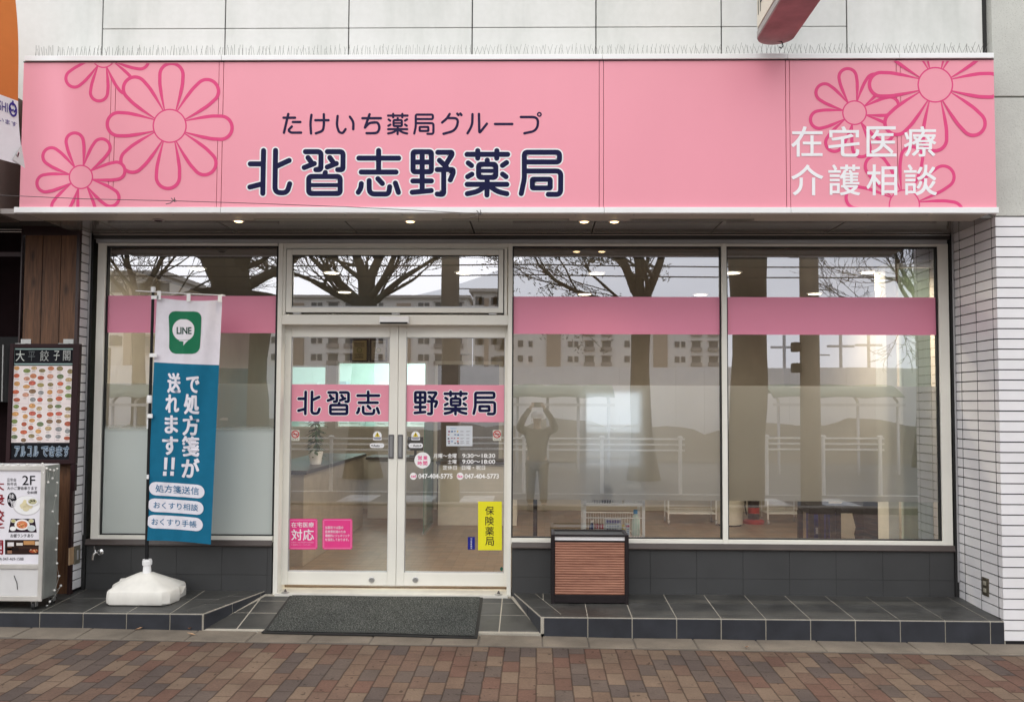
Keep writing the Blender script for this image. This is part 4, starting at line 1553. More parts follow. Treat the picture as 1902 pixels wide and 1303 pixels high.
# soffit between the two buildings and neighbour's sign box
mb = MB()
mb.box(-9, sx0 + .016, YS + .03, -.60, zs0 - .004, zs0 + .03)
mb.build("soffit", mat("neighbour soffit", (0.34, 0.31, 0.29, 1), .5, .12, 4), NB)
xs_ = P(37, 300, -.62).x
NS = thing("neighbour_sign_box", "brown sided sign box at the left end of the pink sign", "sign box", (xs_ - .4, -.75, P(5, 405, -.86).z))
zn0, zn1 = P(3, 399, -.86).z, P(30, 182, -.66).z
MB().box(-9, xs_, YS + .02, -.602, zn0 + .03, zn1).build("body", mat("brown metal side", (0.16, 0.125, 0.105, 1), .4, .2, 3), NS, bevel=.003)
MB().box(-9, xs_ + .003, YS + .01, -.602, zn0, zn0 + .03).build("bottom_rail", mat("brown rail", (0.09, 0.07, 0.06, 1), .4), NS, bevel=.003)
MB().box(-9, xs_ - .006, YS + .004, YS + .02, zn0 + .03, zn1).build("face", 'white', NS)

# hanging banner, upper left corner
def bpt(u, v):
    # u 0..1 left to right, v 0 top to 1 bottom; leaves the wall at an angle
    pr = ((23 + 24 * v ** 1.25), -70 + v * 378)
    d = 5.62 + 0.0 * v
    R_ = P(pr[0], pr[1], d - 6.75)
    Lf = R_ + Vector((-0.42, -1.15 + .12 * v, 0.0))
    p = R_.lerp(Lf, 1 - u)
    p.x += 0.018 * sin(v * 7 + u * 5) * (1 - u * .4)
    p.y += 0.02 * sin(v * 5 + 1)
    return p
BN = thing("hanging_banner", "orange and white cloth banner hanging in the top left corner", "banner", bpt(1, 1))
mb = MB()
nv = 48
vs = []
for j in range(nv):
    for i in range(16):
        u0, u1, v0, v1 = i / 16, (i + 1) / 16, j / nv, (j + 1) / nv
        c_ = S(206, 120, 62) if (v0 + v1) / 2 < .69 else S(226, 224, 226)
        mb.add([bpt(u0, v0), bpt(u1, v0), bpt(u1, v1), bpt(u0, v1)], [(0, 3, 2, 1)], c_)
me = mb
me.build("cloth", printed("banner cloth", .8), BN, smooth=60)
def bfm(u, v, o=0):
    p = bpt(u, v)
    return p + Vector((0.93, -0.36, 0)) * (o + .003)
mb = MB()
PUR = S(60, 48, 130)
text(mb, "FUNABASHI", .70, .716, .93, .765, bfm, PUR, .001, .03)
for t in range(24):
    pass
ring = [(.963 + .022 * cos(2 * pi * t / 24), .739 + .030 * sin(2 * pi * t / 24)) for t in range(24)]
stroke(mb, ring, .010, bfm, PUR, .001, True)
stroke(mb, [(.945, .735), (.955, .748), (.963, .738), (.971, .748), (.981, .735)], .010, bfm, PUR, .0018)
stroke(mb, [(.963, .700), (.963, .716)], .010, bfm, PUR, .0014)
text(mb, "まちの未来を応援しています", .45, .795, .985, .820, bfm, PUR, .001, .01)
text(mb, "5", .69, .868, .76, .912, bfm, S(50, 50, 55), .001, .03)
mb.build("lettering", 'print', BN)
mb = MB()
cc = bpt(.975, .955)
mb.lathe((cc.x + .006, cc.y - .004, cc.z), [(.018, 0), (.020, -.004), (.011, -.006), (.010, 0)], 20, 'X')
mb.build("eyelet", 'steel', BN, smooth=50)
mb = MB()
e0, e1, e2 = bpt(.93, .985), bpt(1, .90), bpt(1, 1)
mb.poly([e0 + Vector((.004, -.003, 0)), e1 + Vector((.006, -.004, 0)), e2 + Vector((.012, -.006, -.02))], (1, 1, 1, 1))
mb.build("corner_patch", mat("clear patch", (0.55, 0.53, 0.52, 1), .3), BN)

# ------------------------------------------------------------------ menu board on the timber
YM = -0.235
fm_ = on(YM)
MBD = thing("menu_board", "tall dark framed menu board of food pictures with chalk writing, hung on the cedar boards", "menu board", P(80, 862, YM))
mb = MB()
def pxbox(mb, x0, y0, x1, y1, Y0, Y1, c=(1, 1, 1, 1), tilt=0.0):
    """box whose front face has its corners at pixels, sheared slightly like the photo"""
    q_ = [P(x0 - tilt * 0, y0, Y0), P(x1, y0, Y0), P(x1 - tilt, y1, Y0), P(x0 - tilt, y1, Y0)]
    mb.prism(q_, (0, Y1 - Y0, 0), c)
TL = 10.5
for a in ((21.5, 638, 26, 861, 0), (138.5, 639, 147.5, 861, 0)):
    pxbox(mb, a[0] - 3, a[1], a[2], a[3], YM - .012, YM + .03, tilt=TL - 2)
pxbox(mb, 19, 638, 147.5, 645.5, YM - .010, YM + .028, tilt=.6)
pxbox(mb, 11.5, 853, 136, 861.5, YM - .010, YM + .028, tilt=.6)
pxbox(mb, 132.0, 861.5, 139.5, 911, YM - .008, YM + .028, tilt=1.5)
mb.build("frame", mat("maroon frame", (0.026, 0.010, 0.012, 1), .5, .2, 6, 0, 0, None, .2), MBD, bevel=.003)
mb = MB()
pxbox(mb, 22, 645.6, 140, 853, YM + .001, YM + .02, tilt=8.5)
mb.build("chalkboard", mat("chalkboard", (0.011, 0.012, 0.015, 1), .7, .35, 8, 0, 0, None, .12), MBD)
tl = lambda x, y, o=0: P(x - (y - 640) * 8.5 / 215.0, y, YM - o)
mb = MB()
CHK = S(150, 175, 172)
for a, b, c_, d in ((25.6, 646.5, 138.2, 649), (25.6, 674.5, 138.2, 677), (25.6, 646.5, 28, 677), (136, 646.5, 138.2, 677)):
    rect(mb, a + .6, b, c_, d, tl, CHK, .001)
CK2 = S(200, 205, 200)
for ch, x0, x1, y0, y1, cc_ in (("大", 30, 46.5, 650.5, 670.5, CK2), ("平", 53, 66, 652, 670, S(95, 100, 102)), ("餃", 75, 91.5, 650.5, 670.5, S(165, 168, 165)), ("子", 100.5, 111.5, 651, 669, CK2), ("閣", 118, 131.5, 650.5, 669.5, S(175, 178, 175))):
    text(mb, ch, x0, y0, x1, y1, tl, cc_, .0016, -.004)
for ch, x0, x1 in (("ア", 34, 45), ("ル", 45.5, 56), ("コ", 58.5, 67), ("ル", 69, 80), ("で", 84, 98), ("き", 98.5, 110), ("ま", 111, 124), ("す", 125, 137.5)):
    text(mb, ch, x0, 827.5, x1, 848, tl, S(165, 178, 190), .0012, .06)
    text(mb, ch, x0 + .6, 828.3, x1 - .6, 847.2, tl, S(70, 90, 112), .0018, .008)
mb.build("chalk_writing", 'print', MBD)
mb = MB()
rect(mb, 27, 679, 139.0, 821.5, tl, S(233, 222, 220), .001)
for x in (56.5, 108):
    rect(mb, x, 679.5, x + .8, 821, tl, S(214, 203, 203), .0014)
rect(mb, 27, 749, 139, 750, tl, S(222, 208, 208), .0014)
rr = random.Random(4)
foods = [S(196, 120, 85), S(214, 160, 95), S(170, 60, 45), S(120, 120, 80), S(200, 80, 55), S(150, 150, 90), S(90, 140, 70), S(205, 150, 130), S(110, 90, 70), S(130, 150, 160), S(190, 170, 130), S(60, 120, 85), S(190, 70, 70)]
oo = .0018
for col_x, n in (((31, 48), 2), ((61, 76, 94), 3), ((111, 128), 2)):
    for half in (0, 1):
        for ci, cx_ in enumerate(col_x):
            y = (684 if half == 0 else 754) + (ci % 2) * 5 + rr.uniform(-1, 1)
            while y < (745 if half == 0 else 817):
                rx, ry = rr.uniform(6.0, 8.2), rr.uniform(4.6, 5.9)
                x = cx_ + 3 + rr.uniform(-1.5, 1.5)
                f_ = rr.choice(foods)
                f_ = tuple(v * .68 + w_ * .32 for v, w_ in zip(f_[:3], S(176, 140, 112)[:3])) + (1,)
                plate = rr.random() < .75
                if plate:
                    disc(mb, x, y, rx, ry, tl, S(250, 248, 246), oo, 16)
                    disc(mb, x, y, rx - .5, ry - .5, tl, S(214, 206, 202), oo + .0002, 16)
                disc(mb, x, y - .2, rx * .82, ry * .78, tl, f_, oo + .0004, 14)
                for q_ in range(7):
                    g_ = rr.uniform(.6, 1.5)
                    disc(mb, x + rr.uniform(-.42, .42) * rx, y - .2 + rr.uniform(-.36, .36) * ry, rr.uniform(.8, 1.7), rr.uniform(.6, 1.2), tl, tuple(min(1, v * g_) for v in f_[:3]) + (1,), oo + .0006 + q_ * .0001, 8)
                rect(mb, x - 4, y + ry + .9, x + rr.uniform(1, 5), y + ry + 1.7, tl, S(120, 110, 112), oo)
                y += rr.uniform(13, 15.5)
mb.build("menu_sheet", 'print', MBD)
for x in (42, 121):
    mb = MB()
    a, b = P(x - 3, 629.5, YT - .004), P(x + 15.5, 638.5, YT - .004)
    mb.box(a.x, b.x, YT - .006, YT - .001, b.z, a.z)
    mb.box(a.x, b.x, YM - .012, YT - .001, b.z - .004, b.z)
    for dx in (.2, .5, .8):
        mb.lathe((a.x + (b.x - a.x) * dx, YT - .006, (a.z + b.z) / 2), [(.003, 0), (.003, -.002)], 8, 'Y')
    mb.build("bracket", 'steel', MBD)

# ------------------------------------------------------------------ lit stand sign on castors
YL = -0.62
fl = on(YL)
xr_ = P(80.5, 990, YL).x
zlb, zlt = P(40, 1116, YL).z, P(60, 864, YL).z
LB = thing("stand_sign", "aluminium stand sign with a printed restaurant poster, on castors at the left", "stand sign", (xr_ - .3, YL + .1, zstep(YL)))
dep = 0.185
xl_ = xr_ - 0.72
mb = MB()
fwid = 0.03
mb.box(xl_, xl_ + fwid, YL, YL + dep, zlb, zlt)
mb.box(xr_ - fwid, xr_, YL - .0015, YL + .012, zlb, zlt)
mb.box(xl_, xr_ - fwid, YL, YL + .03, zlt - .035, zlt)
mb.box(xl_, xr_ - fwid, YL, YL + .03, zlb, zlb + .035)
zm = P(40, 1050, YL).z
mb.box(xl_, xr_ - fwid, YL, YL + .03, zm - .022, zm + .010)
mb.build("case_frame", mat("stand frame", (0.62, 0.60, 0.56, 1), .35, .12, 6, .3), LB, bevel=.003)
MB().box(xr_ - .002, xr_ + .004, YL + .013, YL + dep, zlb + .012, zlt - .002).build("side_panel", mat("stand side", (0.30, 0.31, 0.29, 1), .35, .14, 8, .4), LB, bevel=.003)
MB().box(xl_ + .005, xr_ - .004, YL + .014, YL + dep - .002, zlt - .004, zlt + .002).build("top_panel", 'aluw', LB, bevel=.002)
MB().box(xl_, xr_, YL + dep - .002, YL + dep + .003, zlb, zlt).build("back_panel", 'alug', LB)
MB().box(xl_ + fwid, xr_ - fwid - .001, YL + .010, YL + .02, zlb + .036, zm - .023).build("lower_panel", mat("lower panel", (0.66, 0.655, 0.65, 1), .4, .06, 4), LB)
mb = MB()
pw = xl_
rect_w = lambda x0, z0, x1, z1, c_, o=0.0: mb.add([(x0, YL + .012 - o, z0), (x1, YL + .012 - o, z0), (x1, YL + .012 - o, z1), (x0, YL + .012 - o, z1)], [(0, 1, 2, 3)], c_)
rect_w(xl_ + .01, zm + .011, xr_ - .031, zlt - .036, S(232, 230, 236))
fl2 = lambda x, y, o=0: P(x, y, YL + .012 - o)
DK = S(28, 26, 34)
ss = 4.347
def lx(v): return v / ss
def ly(v): return 850 + v / ss
def tx(s_, a, b, c_, d, cc_, bold=.012):
    text(mb, s_, lx(a), ly(b), lx(c_), ly(d), fl2, cc_, .002, bold)
tx("忘年会", 57, 162, 132, 190, DK, .0)
tx("新年会", 57, 196, 136, 222, DK, .0)
tx("2F", 180, 142, 284, 218, DK, .01)
tx("大小ご宴会承ります", 57, 229, 300, 257, DK, .01)
tx("全80席", 218, 264, 300, 290, DK, .01)
tx("お昼ランチあり", 84, 612, 268, 640, DK, .012)
tx("TEL", -18, 806, 18, 822, DK, .02)
tx("047-469-1588", 24, 802, 190, 826, S(75, 72, 80), .0)
for ch, a, b in (("衆", 285, 385), ("餃", 420, 515), ("子", 525, 600)):
    tx(ch, -75, a, 36, b, S(140, 28, 40), .02)
tx("大", -70, 180, 34, 262, S(140, 28, 40), .02)
tx("閣", -70, 662, 26, 780, S(140, 28, 40), .02)
disc(mb, lx(96), ly(338), lx(38), lx(60), fl2, DK, .001, 24)
for ch, a, b, c_, d in (("味", 76, 290, 116, 330), ("自", 64, 330, 88, 356), ("慢", 86, 344, 130, 392)):
    tx(ch, a, b, c_, d, S(230, 228, 232), .012)
disc(mb, lx(215), ly(385), lx(112), lx(82), fl2, S(205, 202, 205), .0006, 30)
disc(mb, lx(217), ly(381), lx(106), lx(75), fl2, S(240, 240, 240), .0010, 30)
rr = random.Random(9)
for q_ in range(16):
    a = rr.uniform(0, 6.28)
    r_ = rr.uniform(.1, .7)
    disc(mb, lx(205 + 90 * r_ * cos(a)), ly(380 + 62 * r_ * sin(a)), lx(rr.uniform(16, 26)), lx(rr.uniform(10, 17)), fl2, rr.choice([S(222, 212, 176), S(232, 224, 196), S(208, 196, 160), S(226, 214, 170)]), .0014 + q_ * .00012, 12)
disc(mb, lx(262), ly(352), lx(50), lx(34), fl2, S(235, 235, 235), .0036, 20)
disc(mb, lx(262), ly(352), lx(36), lx(22), fl2, S(190, 185, 150), .0038, 16)
for q_ in range(7):
    disc(mb, lx(262 + rr.uniform(-24, 24)), ly(348 + rr.uniform(-12, 12)), lx(6), lx(5), fl2, rr.choice([S(60, 70, 40), S(90, 100, 60), S(50, 45, 40)]), .0040 + q_ * .0001, 8)
mb.poly([fl2(lx(88), ly(490), .001), fl2(lx(68), ly(600), .001), fl2(lx(297), ly(600), .001), fl2(lx(280), ly(490), .001)], S(42, 26, 40))
for cx_, cy_, r_, c1_, c2_ in ((178, 538, 62, S(240, 236, 232), S(214, 130, 90)), (108, 508, 20, S(220, 215, 190), S(190, 185, 120)), (252, 508, 22, S(220, 215, 190), S(205, 200, 150)), (104, 570, 26, S(238, 238, 236), S(246, 246, 244)), (254, 566, 34, S(215, 220, 222), S(205, 212, 214))):
    disc(mb, lx(cx_), ly(cy_), lx(r_), lx(r_ * .72), fl2, c1_, .0014, 20)
    disc(mb, lx(cx_), ly(cy_), lx(r_ * .72), lx(r_ * .5), fl2, c2_, .0017, 16)
for q_ in range(26):
    a = rr.uniform(0, 6.28)
    r_ = rr.uniform(0, 40)
    disc(mb, lx(178 + r_ * cos(a)), ly(538 + r_ * .7 * sin(a)), lx(rr.uniform(4, 8)), lx(rr.uniform(3, 6)), fl2, rr.choice([S(200, 80, 50), S(225, 150, 90), S(120, 130, 60), S(235, 190, 140)]), .0020 + q_ * .00006, 7)
mb.poly([fl2(lx(a), ly(b), .001) for a, b in ((40, 660), (322, 660), (322, 778), (40, 778))], S(46, 30, 26))
for a, b, c_, d, cc_ in ((60, 680, 112, 712, S(225, 220, 220)), (132, 684, 184, 706, S(215, 208, 200)), (190, 668, 280, 700, S(190, 140, 90)), (284, 672, 320, 704, S(215, 205, 195)), (40, 724, 150, 745, S(30, 20, 20)), (150, 716, 322, 730, S(64, 44, 36)), (60, 720, 96, 770, S(150, 110, 90))):
    rect(mb, lx(a), ly(b), lx(c_), ly(d), fl2, cc_, .0016)
disc(mb, lx(272), ly(750), lx(38), lx(16), fl2, S(150, 70, 45), .002, 16)
for q_ in range(10):
    disc(mb, lx(272 + rr.uniform(-28, 28)), ly(750 + rr.uniform(-10, 10)), lx(6), lx(4), fl2, rr.choice([S(220, 170, 110), S(190, 90, 60), S(230, 210, 180)]), .0022 + q_ * .00006, 7)
mb.build("poster", 'print', LB)
mb = MB()
mb.tube([P(26, 1068, YL + .008), P(28.6, 1075, YL + .006), P(31.4, 1082, YL + .007), P(32.4, 1094, YL + .008)], .0022, 5)
mb.build("scratch", 'black', LB)
for px_, yy in ((64, YL + .035), (118, YL + dep - .01)):
    zf = zstep(yy)
    if px_ == 64:
        cxw = P(64, 1126, yy).x
    else:
        cxw = xr_ - .02
    mb = MB()
    mb.lathe((cxw, yy, zf + .026), [(.009, -.011), (.026, -.011), (.027, -.006), (.027, .006), (.026, .011), (.009, .011)], 20, 'X')
    cst = mb.build("castor", 'rubber', LB, smooth=40)
    mb = MB()
    mb.box(cxw - .016, cxw - .012, yy - .016, yy + .018, zf + .022, zlb)
    mb.box(cxw + .012, cxw + .016, yy - .016, yy + .018, zf + .022, zlb)
    mb.box(cxw - .02, cxw + .02, yy - .022, yy + .022, zlb - .006, zlb - .001)
    mb.build("fork", 'steel', cst)
mb = MB()
mb.box(xl_ + .05, xl_ + .08, YL + .03, YL + .06, zstep(YL), zlb)
mb.box(xl_ + .05, xl_ + .08, YL + .14, YL + .17, zstep(YL), zlb)
mb.build("foot", 'black', LB)

# string of little lights draped over the stand sign
wp = [(-20, 860, 0), (5, 862, 0), (16, 863.5, 0), (34, 862.3, 0), (50.5, 862.2, 0), (79, 861, 0), (81.5, 877.5, 0), (87, 869.5, 1), (89.5, 895, 1), (93, 872, 1), (100, 873, 1), (97.5, 888, 1), (106, 870, 1), (106, 896, 1), (103.5, 920, 1), (97.8, 949.5, 1), (107.5, 972, 1), (105.5, 999, 1), (103.8, 1020, 1), (105.8, 1045.5, 1), (109.5, 1069, 1), (101, 1095.5, 1), (113, 1087, 2), (92.5, 1116.5, 2), (87, 1124.5, 3)]
LS = thing("string_lights", "string of tiny round bulbs draped over the aluminium stand sign", "string lights", (xr_, YL, zstep(YL)))
def sl(px_, py_, k_):
    if k_ == 0:
        return P(px_, py_, YL + .004)
    if k_ in (1, 2):
        d = ray(px_, py_)
        t = (xr_ + .010 - CAM.x) / d.x
        q_ = CAM + d * t
        q_.y = min(q_.y, YL + dep + .06)
        return q_
    return G(px_, py_, zstep(YL) + .006)
pw_ = [sl(*a) for a in wp]
mb = MB()
sm = []
for i in range(len(pw_) - 1):
    a, b = pw_[i], pw_[i + 1]
    for t in range(5):
        q_ = a.lerp(b, t / 5)
        q_.z -= .010 * sin(pi * t / 5)
        sm.append(q_)
sm.append(pw_[-1])
mb.tube(sm, .0012, 5)
mb.build("wire", mat("pale wire", (.45, .44, .40, 1), .4), LS)
for q_ in pw_[1:]:
    mb = MB()
    mb.lathe(q_, [(.0006, -.0085), (.005, -.007), (.0083, -.002), (.0083, .002), (.005, .007), (.0006, .0085)], 12)
    mb.build("bulb", mat("milky bulb", (.85, .84, .80, 1), .3, .02), LS, smooth=80)

# wooden sided electric box on the left tiles
a, b = P(131.5, 1016, -.19), P(147.5, 1048, -.19)
t = thing("outlet_box", "small timber sided outlet box on the left tiles beside the stand sign", "outlet", (a.x, -.19, b.z))
MB().box(a.x, XL + .006, -.225, -.162, b.z, a.z).build("timber_block", wood("pale timber", (.32, .20, .11, 1), (.52, .36, .22, 1), 'Z'), t, bevel=.002)
mb = MB()
mb.box(XL + .001, XL + .012, -.158, -.080, b.z - .006, a.z + .004)
cv = mb.build("cover_plate", mat("tarnished plate", (.26, .24, .19, 1), .4, .2, 9, .5), t, bevel=.003)
MB().box(XL + .008, XL + .016, -.132, -.106, b.z + .025, a.z - .030).build("socket", 'alug', t, bevel=.002)
# socket on the right return
d1 = ray(1832, 1089)
q_ = CAM + d1 * ((XR - CAM.x) / d1.x)
t = thing("wall_socket", "brown metal double socket on the right tiled pier near the step", "socket", q_)
MB().box(XR - .010, XR + .001, q_.y - .040, q_.y + .045, q_.z - .062, q_.z + .062).build("plate", mat("bronze plate", (.11, .095, .07, 1), .35, .2, 9, .5), t, bevel=.003)
mb = MB()
for dz in (-.024, .026):
    mb.box(XR - .014, XR - .008, q_.y - .018, q_.y + .018, q_.z + dz - .014, q_.z + dz + .014)
mb.build("flap", mat("flap", (.34, .32, .26, 1), .4), t, bevel=.002)

# water tap on the dark wall
c = P(186.5, 1024.5, -.03)
t = thing("water_tap", "small chrome water tap on the dark tiled wall left of the banner", "tap", c)
mb = MB()
mb.lathe((c.x, -.030, c.z), [(.024, 0), (.025, -.004), (.018, -.010), (.008, -.012)], 24, 'Y')
mb.build("flange", 'chrome', t, smooth=40)
mb = MB()
e1 = P(178, 1026, -.09)
e2 = P(172.6, 1034, -.095)
mb.tube([(c.x, -.035, c.z), (c.x - .006, -.075, c.z)], .010, 14)
mb.tube([(c.x - .008, -.07, c.z), (c.x - .02, -.085, c.z - .002), e1 + Vector((0, 0, .0)), P(174, 1028.5, -.095), e2, P(172.2, 1039, -.095)], [.010, .010, .009, .009, .0085, .0085], 14)
mb.build("spout", 'chrome', t, smooth=50)
mb = MB()
mb.tube([(c.x - .012, -.078, c.z + .004), (c.x - .018, -.078, c.z + .022)], .007, 12)
mb.obox((c.x - .021, -.078, c.z + .036), (.005, 0, .001), (0, .006, 0), (-.002, 0, .014))
mb.build("handle", 'chrome', t, bevel=.002)

# ------------------------------------------------------------------ nobori flag with water base
YN = -0.33
NF = thing("advertising_flag", "tall white and blue advertising flag on a black pole in a white weighted base", "flag", P(273, 1108, YN))
tp = [P(284.6, 537, YN), P(281.6, 640, YN), P(278.4, 760, YN), P(275, 900, YN), P(273, 1000, YN), P(272.6, 1050, YN)]
mb = MB()
mb.tube(tp, [.0105, .0105, .0115, .0125, .013, .013], 14)
mb.build("pole", 'black', NF, smooth=60)
mb = MB()
mb.tube([P(252, 539.8, YN - .014), P(330, 544.5, YN - .014), P(413, 548.2, YN - .012)], .0042, 8)
mb.tube([P(411, 548.2, YN - .012), P(418.5, 549.0, YN - .012)], [.008, .004], 8)
mb.lathe(tp[0], [(.014, -.022), (.017, -.02), (.017, .014), (.013, .018)], 16)
mb.build("crossbar", 'plasticw', NF, smooth=50)
mb = MB()
for x, y, a, b in ((273.5, 774.5, 2.8, 8), (274.0, 736, 2.8, 7)):
    pass
mb.lathe(P(277.6, 741, YN), [(.016, -.028), (.017, -.026), (.017, .026), (.016, .028)], 16)
mb.tube([P(274.2, 778, YN - .015), P(273.6, 796, YN - .016)], .005, 6)
mb.build("pole_joint", 'plasticw', NF, smooth=50)
def nob(u, v):
    """flag cloth: u 0..1 across, v 0..1 down"""
    x0, x1 = 291.5 + (271.0 - 291.5) * v, 412.8 + (391.5 - 412.8) * v
    if v < .12:
        x0 += 0
    y0, y1 = 552 + (1003 - 552) * v, 556.5 + (1010.5 - 556.5) * v
    sag = 4.0 * sin(pi * u) * (1 - v) ** 6 - 2.0 * sin(pi * u) * v ** 4
    x = x0 + (x1 - x0) * u
    y = y0 + (y1 - y0) * u + sag
    w_ = 0.017 * sin(u * 7.0 + v * 4) * (0.35 + .65 * sin(pi * min(1, v * 1.2))) + .005 * sin(u * 21 + v * 9) + .006 * sin(u * 15 - v * 6) * (1 - v) + .010 * (u - .5) * sin(v * 5)
    return P(x, y, YN - .012 + w_)
def nuv(x, y):
    # inverse (approximate) of the pixel layout
    v = (y - 552) / 451
    for _ in range(3):
        x0, x1 = 291.5 - 20.5 * v, 412.8 - 21.3 * v
        u = (x - x0) / (x1 - x0)
        y0, y1 = 552 + 451 * v, 556.5 + 454 * v
        v = (y - 552 - 4.5 * u) / (451 + 3 * u)
    return u, v
def fn(x, y, o=0):
    u, v = nuv(x, y)
    return nob(u, v) + Vector((0, -o - .0012, 0))
mb = MB()
NU, NV = 36, 120
vb = 0.263
BLU = S(26, 106, 138)
for j in range(NV):
    for i in range(NU):
        u0, u1, v0, v1 = i / NU, (i + 1) / NU, j / NV, (j + 1) / NV
        c_ = S(226, 222, 230) if (v0 + v1) / 2 < vb else BLU
        mb.add([nob(u0, v0), nob(u1, v0), nob(u1, v1), nob(u0, v1)], [(0, 3, 2, 1)], c_)
cl = mb.build("cloth", printed("flag cloth", .85, .10), NF, smooth=70)
bm = bmesh.new()
bm.from_mesh(cl.data)
bmesh.ops.remove_doubles(bm, verts=bm.verts, dist=1e-5)
bm.to_mesh(cl.data)
bm.free()
mb = MB()
def dense(poly, step=4):
    return poly
# finely divided shapes so that they follow the cloth
def strip_shape(x0, y0, x1, y1, inside, c_, off, nx=44, ny=44):
    for i in range(nx):
        for j in range(ny):
            xa, xb = x0 + (x1 - x0) * i / nx, x0 + (x1 - x0) * (i + 1) / nx
            ya, yb = y0 + (y1 - y0) * j / ny, y0 + (y1 - y0) * (j + 1) / ny
            if inside((xa + xb) / 2, (ya + yb) / 2):
                mb.add([fn(xa, ya, off), fn(xa, yb, off), fn(xb, yb, off), fn(xb, ya, off)], [(0, 1, 2, 3)], c_)
def wave(y):
    return 2.0 * sin((y - 575) / 11.0)
def rows(y0, y1, lim, c_, off, n=60):
    """horizontal slices with smooth ends: lim(y) -> (xl, xr)"""
    for j in range(n):
        ya, yb = y0 + (y1 - y0) * j / n, y0 + (y1 - y0) * (j + 1) / n
        la, lb = lim(ya), lim(yb)
        if not la or not lb:
            continue
        m_ = 8
        for i in range(m_):
            t0, t1 = i / m_, (i + 1) / m_
            mb.add([fn(la[0] + (la[1] - la[0]) * t0, ya, off), fn(lb[0] + (lb[1] - lb[0]) * t0, yb, off), fn(lb[0] + (lb[1] - lb[0]) * t1, yb, off), fn(la[0] + (la[1] - la[0]) * t1, ya, off)], [(0, 1, 2, 3)], c_)
def lim_sq(y):
    t = (y - 575.2) / (656 - 575.2)
    xl, xr = 312.8 + 1.2 * sin(t * 3.1) + 1.0 * t, 374.6 - 4.2 * t + .8 * sin(t * 3.1)
    r = 13.5
    d = 0
    dt, db = y - 575.2, 656 - y
    for q_ in (dt, db):
        if q_ < r:
            d = r - math.sqrt(max(0, r * r - (r - q_) ** 2))
    return (xl + d, xr - d)
rows(575.2, 656, lim_sq, S(28, 112, 78), .0008)
def lim_bub(y):
    a = (y - 611) / 21.2
    if y < 630 and abs(a) <= 1:
        h = 20.5 * math.sqrt(max(0, 1 - a * a))
        return (341.2 - h, 341.2 + h)
    return None
WB = S(226, 222, 228)
rows(589.8, 630, lim_bub, WB, .0016)
def lim_tail(y):
    t = (y - 629.9) / (640.6 - 629.9)
    h = 20.5 * math.sqrt(max(0, 1 - ((min(y, 632) - 611) / 21.2) ** 2))
    xr = 341.2 + 9.3 * (1 - t) ** 1.3
    xl = 341.2 - 9.3 * (1 - t) if t < .22 else 341.0
    return (min(xl, xr), xr)
rows(629.9, 640.6, lim_tail, WB, .0016, 16)
text(mb, "LINE", 328.4, 605.4, 356.2, 618.8, fn, S(30, 70, 58), .0024, .035)
WL = S(228, 226, 234)
s1 = 6.518
for ch, x0, y0, x1, y1 in (("で", 560, 115, 722, 322), ("処", 530, 330, 720, 580), ("方", 515, 590, 718, 836), ("箋", 508, 840, 720, 1092), ("が", 503, 1108, 724, 1350),
                           ("送", 330, 75, 496, 322), ("れ", 308, 335, 476, 560), ("ま", 300, 590, 464, 812), ("す", 270, 845, 464, 1072)):
    text(mb, ch, 260 + x0 / s1, 680 + y0 / s1, 260 + x1 / s1, 680 + y1 / s1, fn, WL, .0012, .034, .02, 5)
for xx in (284, 372):
    x_ = 260 + xx / s1
    rt_ = [(x_ + 2, 849), (x_ + 8.2, 849.4), (x_ + 6.6, 872), (x_ + 1.2, 871.6)]
    mb.poly([fn(a, b, .0012) for a, b in rt_], WL)
    mb.poly([fn(a, b, .0012) for a, b in ((x_ - .2, 875), (x_ + 6.2, 875.4), (x_ + 5.8, 883.6), (x_ - .8, 883.2))], WL)
s2 = 8.69
SH = .072
def pillrow(x0, x1, y0, h, n=26):
    def lim(y):
        t = y - y0
        r = h / 2
        d = r - math.sqrt(max(0, r * r - (t - r) ** 2))
        return (x0 + d, x1 - d)
    for j in range(n):
        ya, yb = y0 + h * j / n, y0 + h * (j + 1) / n
        la, lb = lim(ya), lim(yb)
        m_ = 16
        for i in range(m_):
            t0, t1 = i / m_, (i + 1) / m_
            def pt(l, y, t):
                x = l[0] + (l[1] - l[0]) * t
                return fn(x, y + SH * (x - x0), .0010)
            mb.add([pt(la, ya, t0), pt(lb, yb, t0), pt(lb, yb, t1), pt(la, ya, t1)], [(0, 1, 2, 3)], WL)
for x0, x1, y0, s_, tx0, tx1, ty0, ty1 in ((148, 1043, 205, "処方箋送信", 252, 955, 252, 378), (127, 1027, 472, "おくすり相談", 222, 940, 528, 640), (110, 1015, 738, "おくすり手帳", 190, 916, 796, 908)):
    pillrow(260 + x0 / s2, 260 + x1 / s2, 870 + y0 / s2, 218 / s2)
    text(mb, s_, 260 + tx0 / s2, 870 + ty0 / s2, 260 + tx1 / s2, 870 + ty1 / s2, fn, S(50, 112, 152), .0022, .012, SH, 5)
pr_ = mb.build("print", 'print', NF)
def tab(px_, py_, wd, ht, dx=0):
    a = P(px_ - wd, py_ - ht, YN - .030)
    b = P(px_ + wd, py_ + ht, YN - .030)
    MB().box(a.x, b.x, YN - .034, YN - .026, b.z, a.z).build("loop_tab", 'plasticw', NF, bevel=.001)
tab(295.5, 548, 3.2, 8)
tab(350.3, 552, 3.2, 7.5)
tab(408.4, 554.5, 3.4, 6)
tab(288, 552, 7, 3.3)
tab(284.6, 659.5, 6.6, 3.5)
tab(278.6, 772, 4.6, 3.8)
tab(274.4, 885, 1.8, 4)
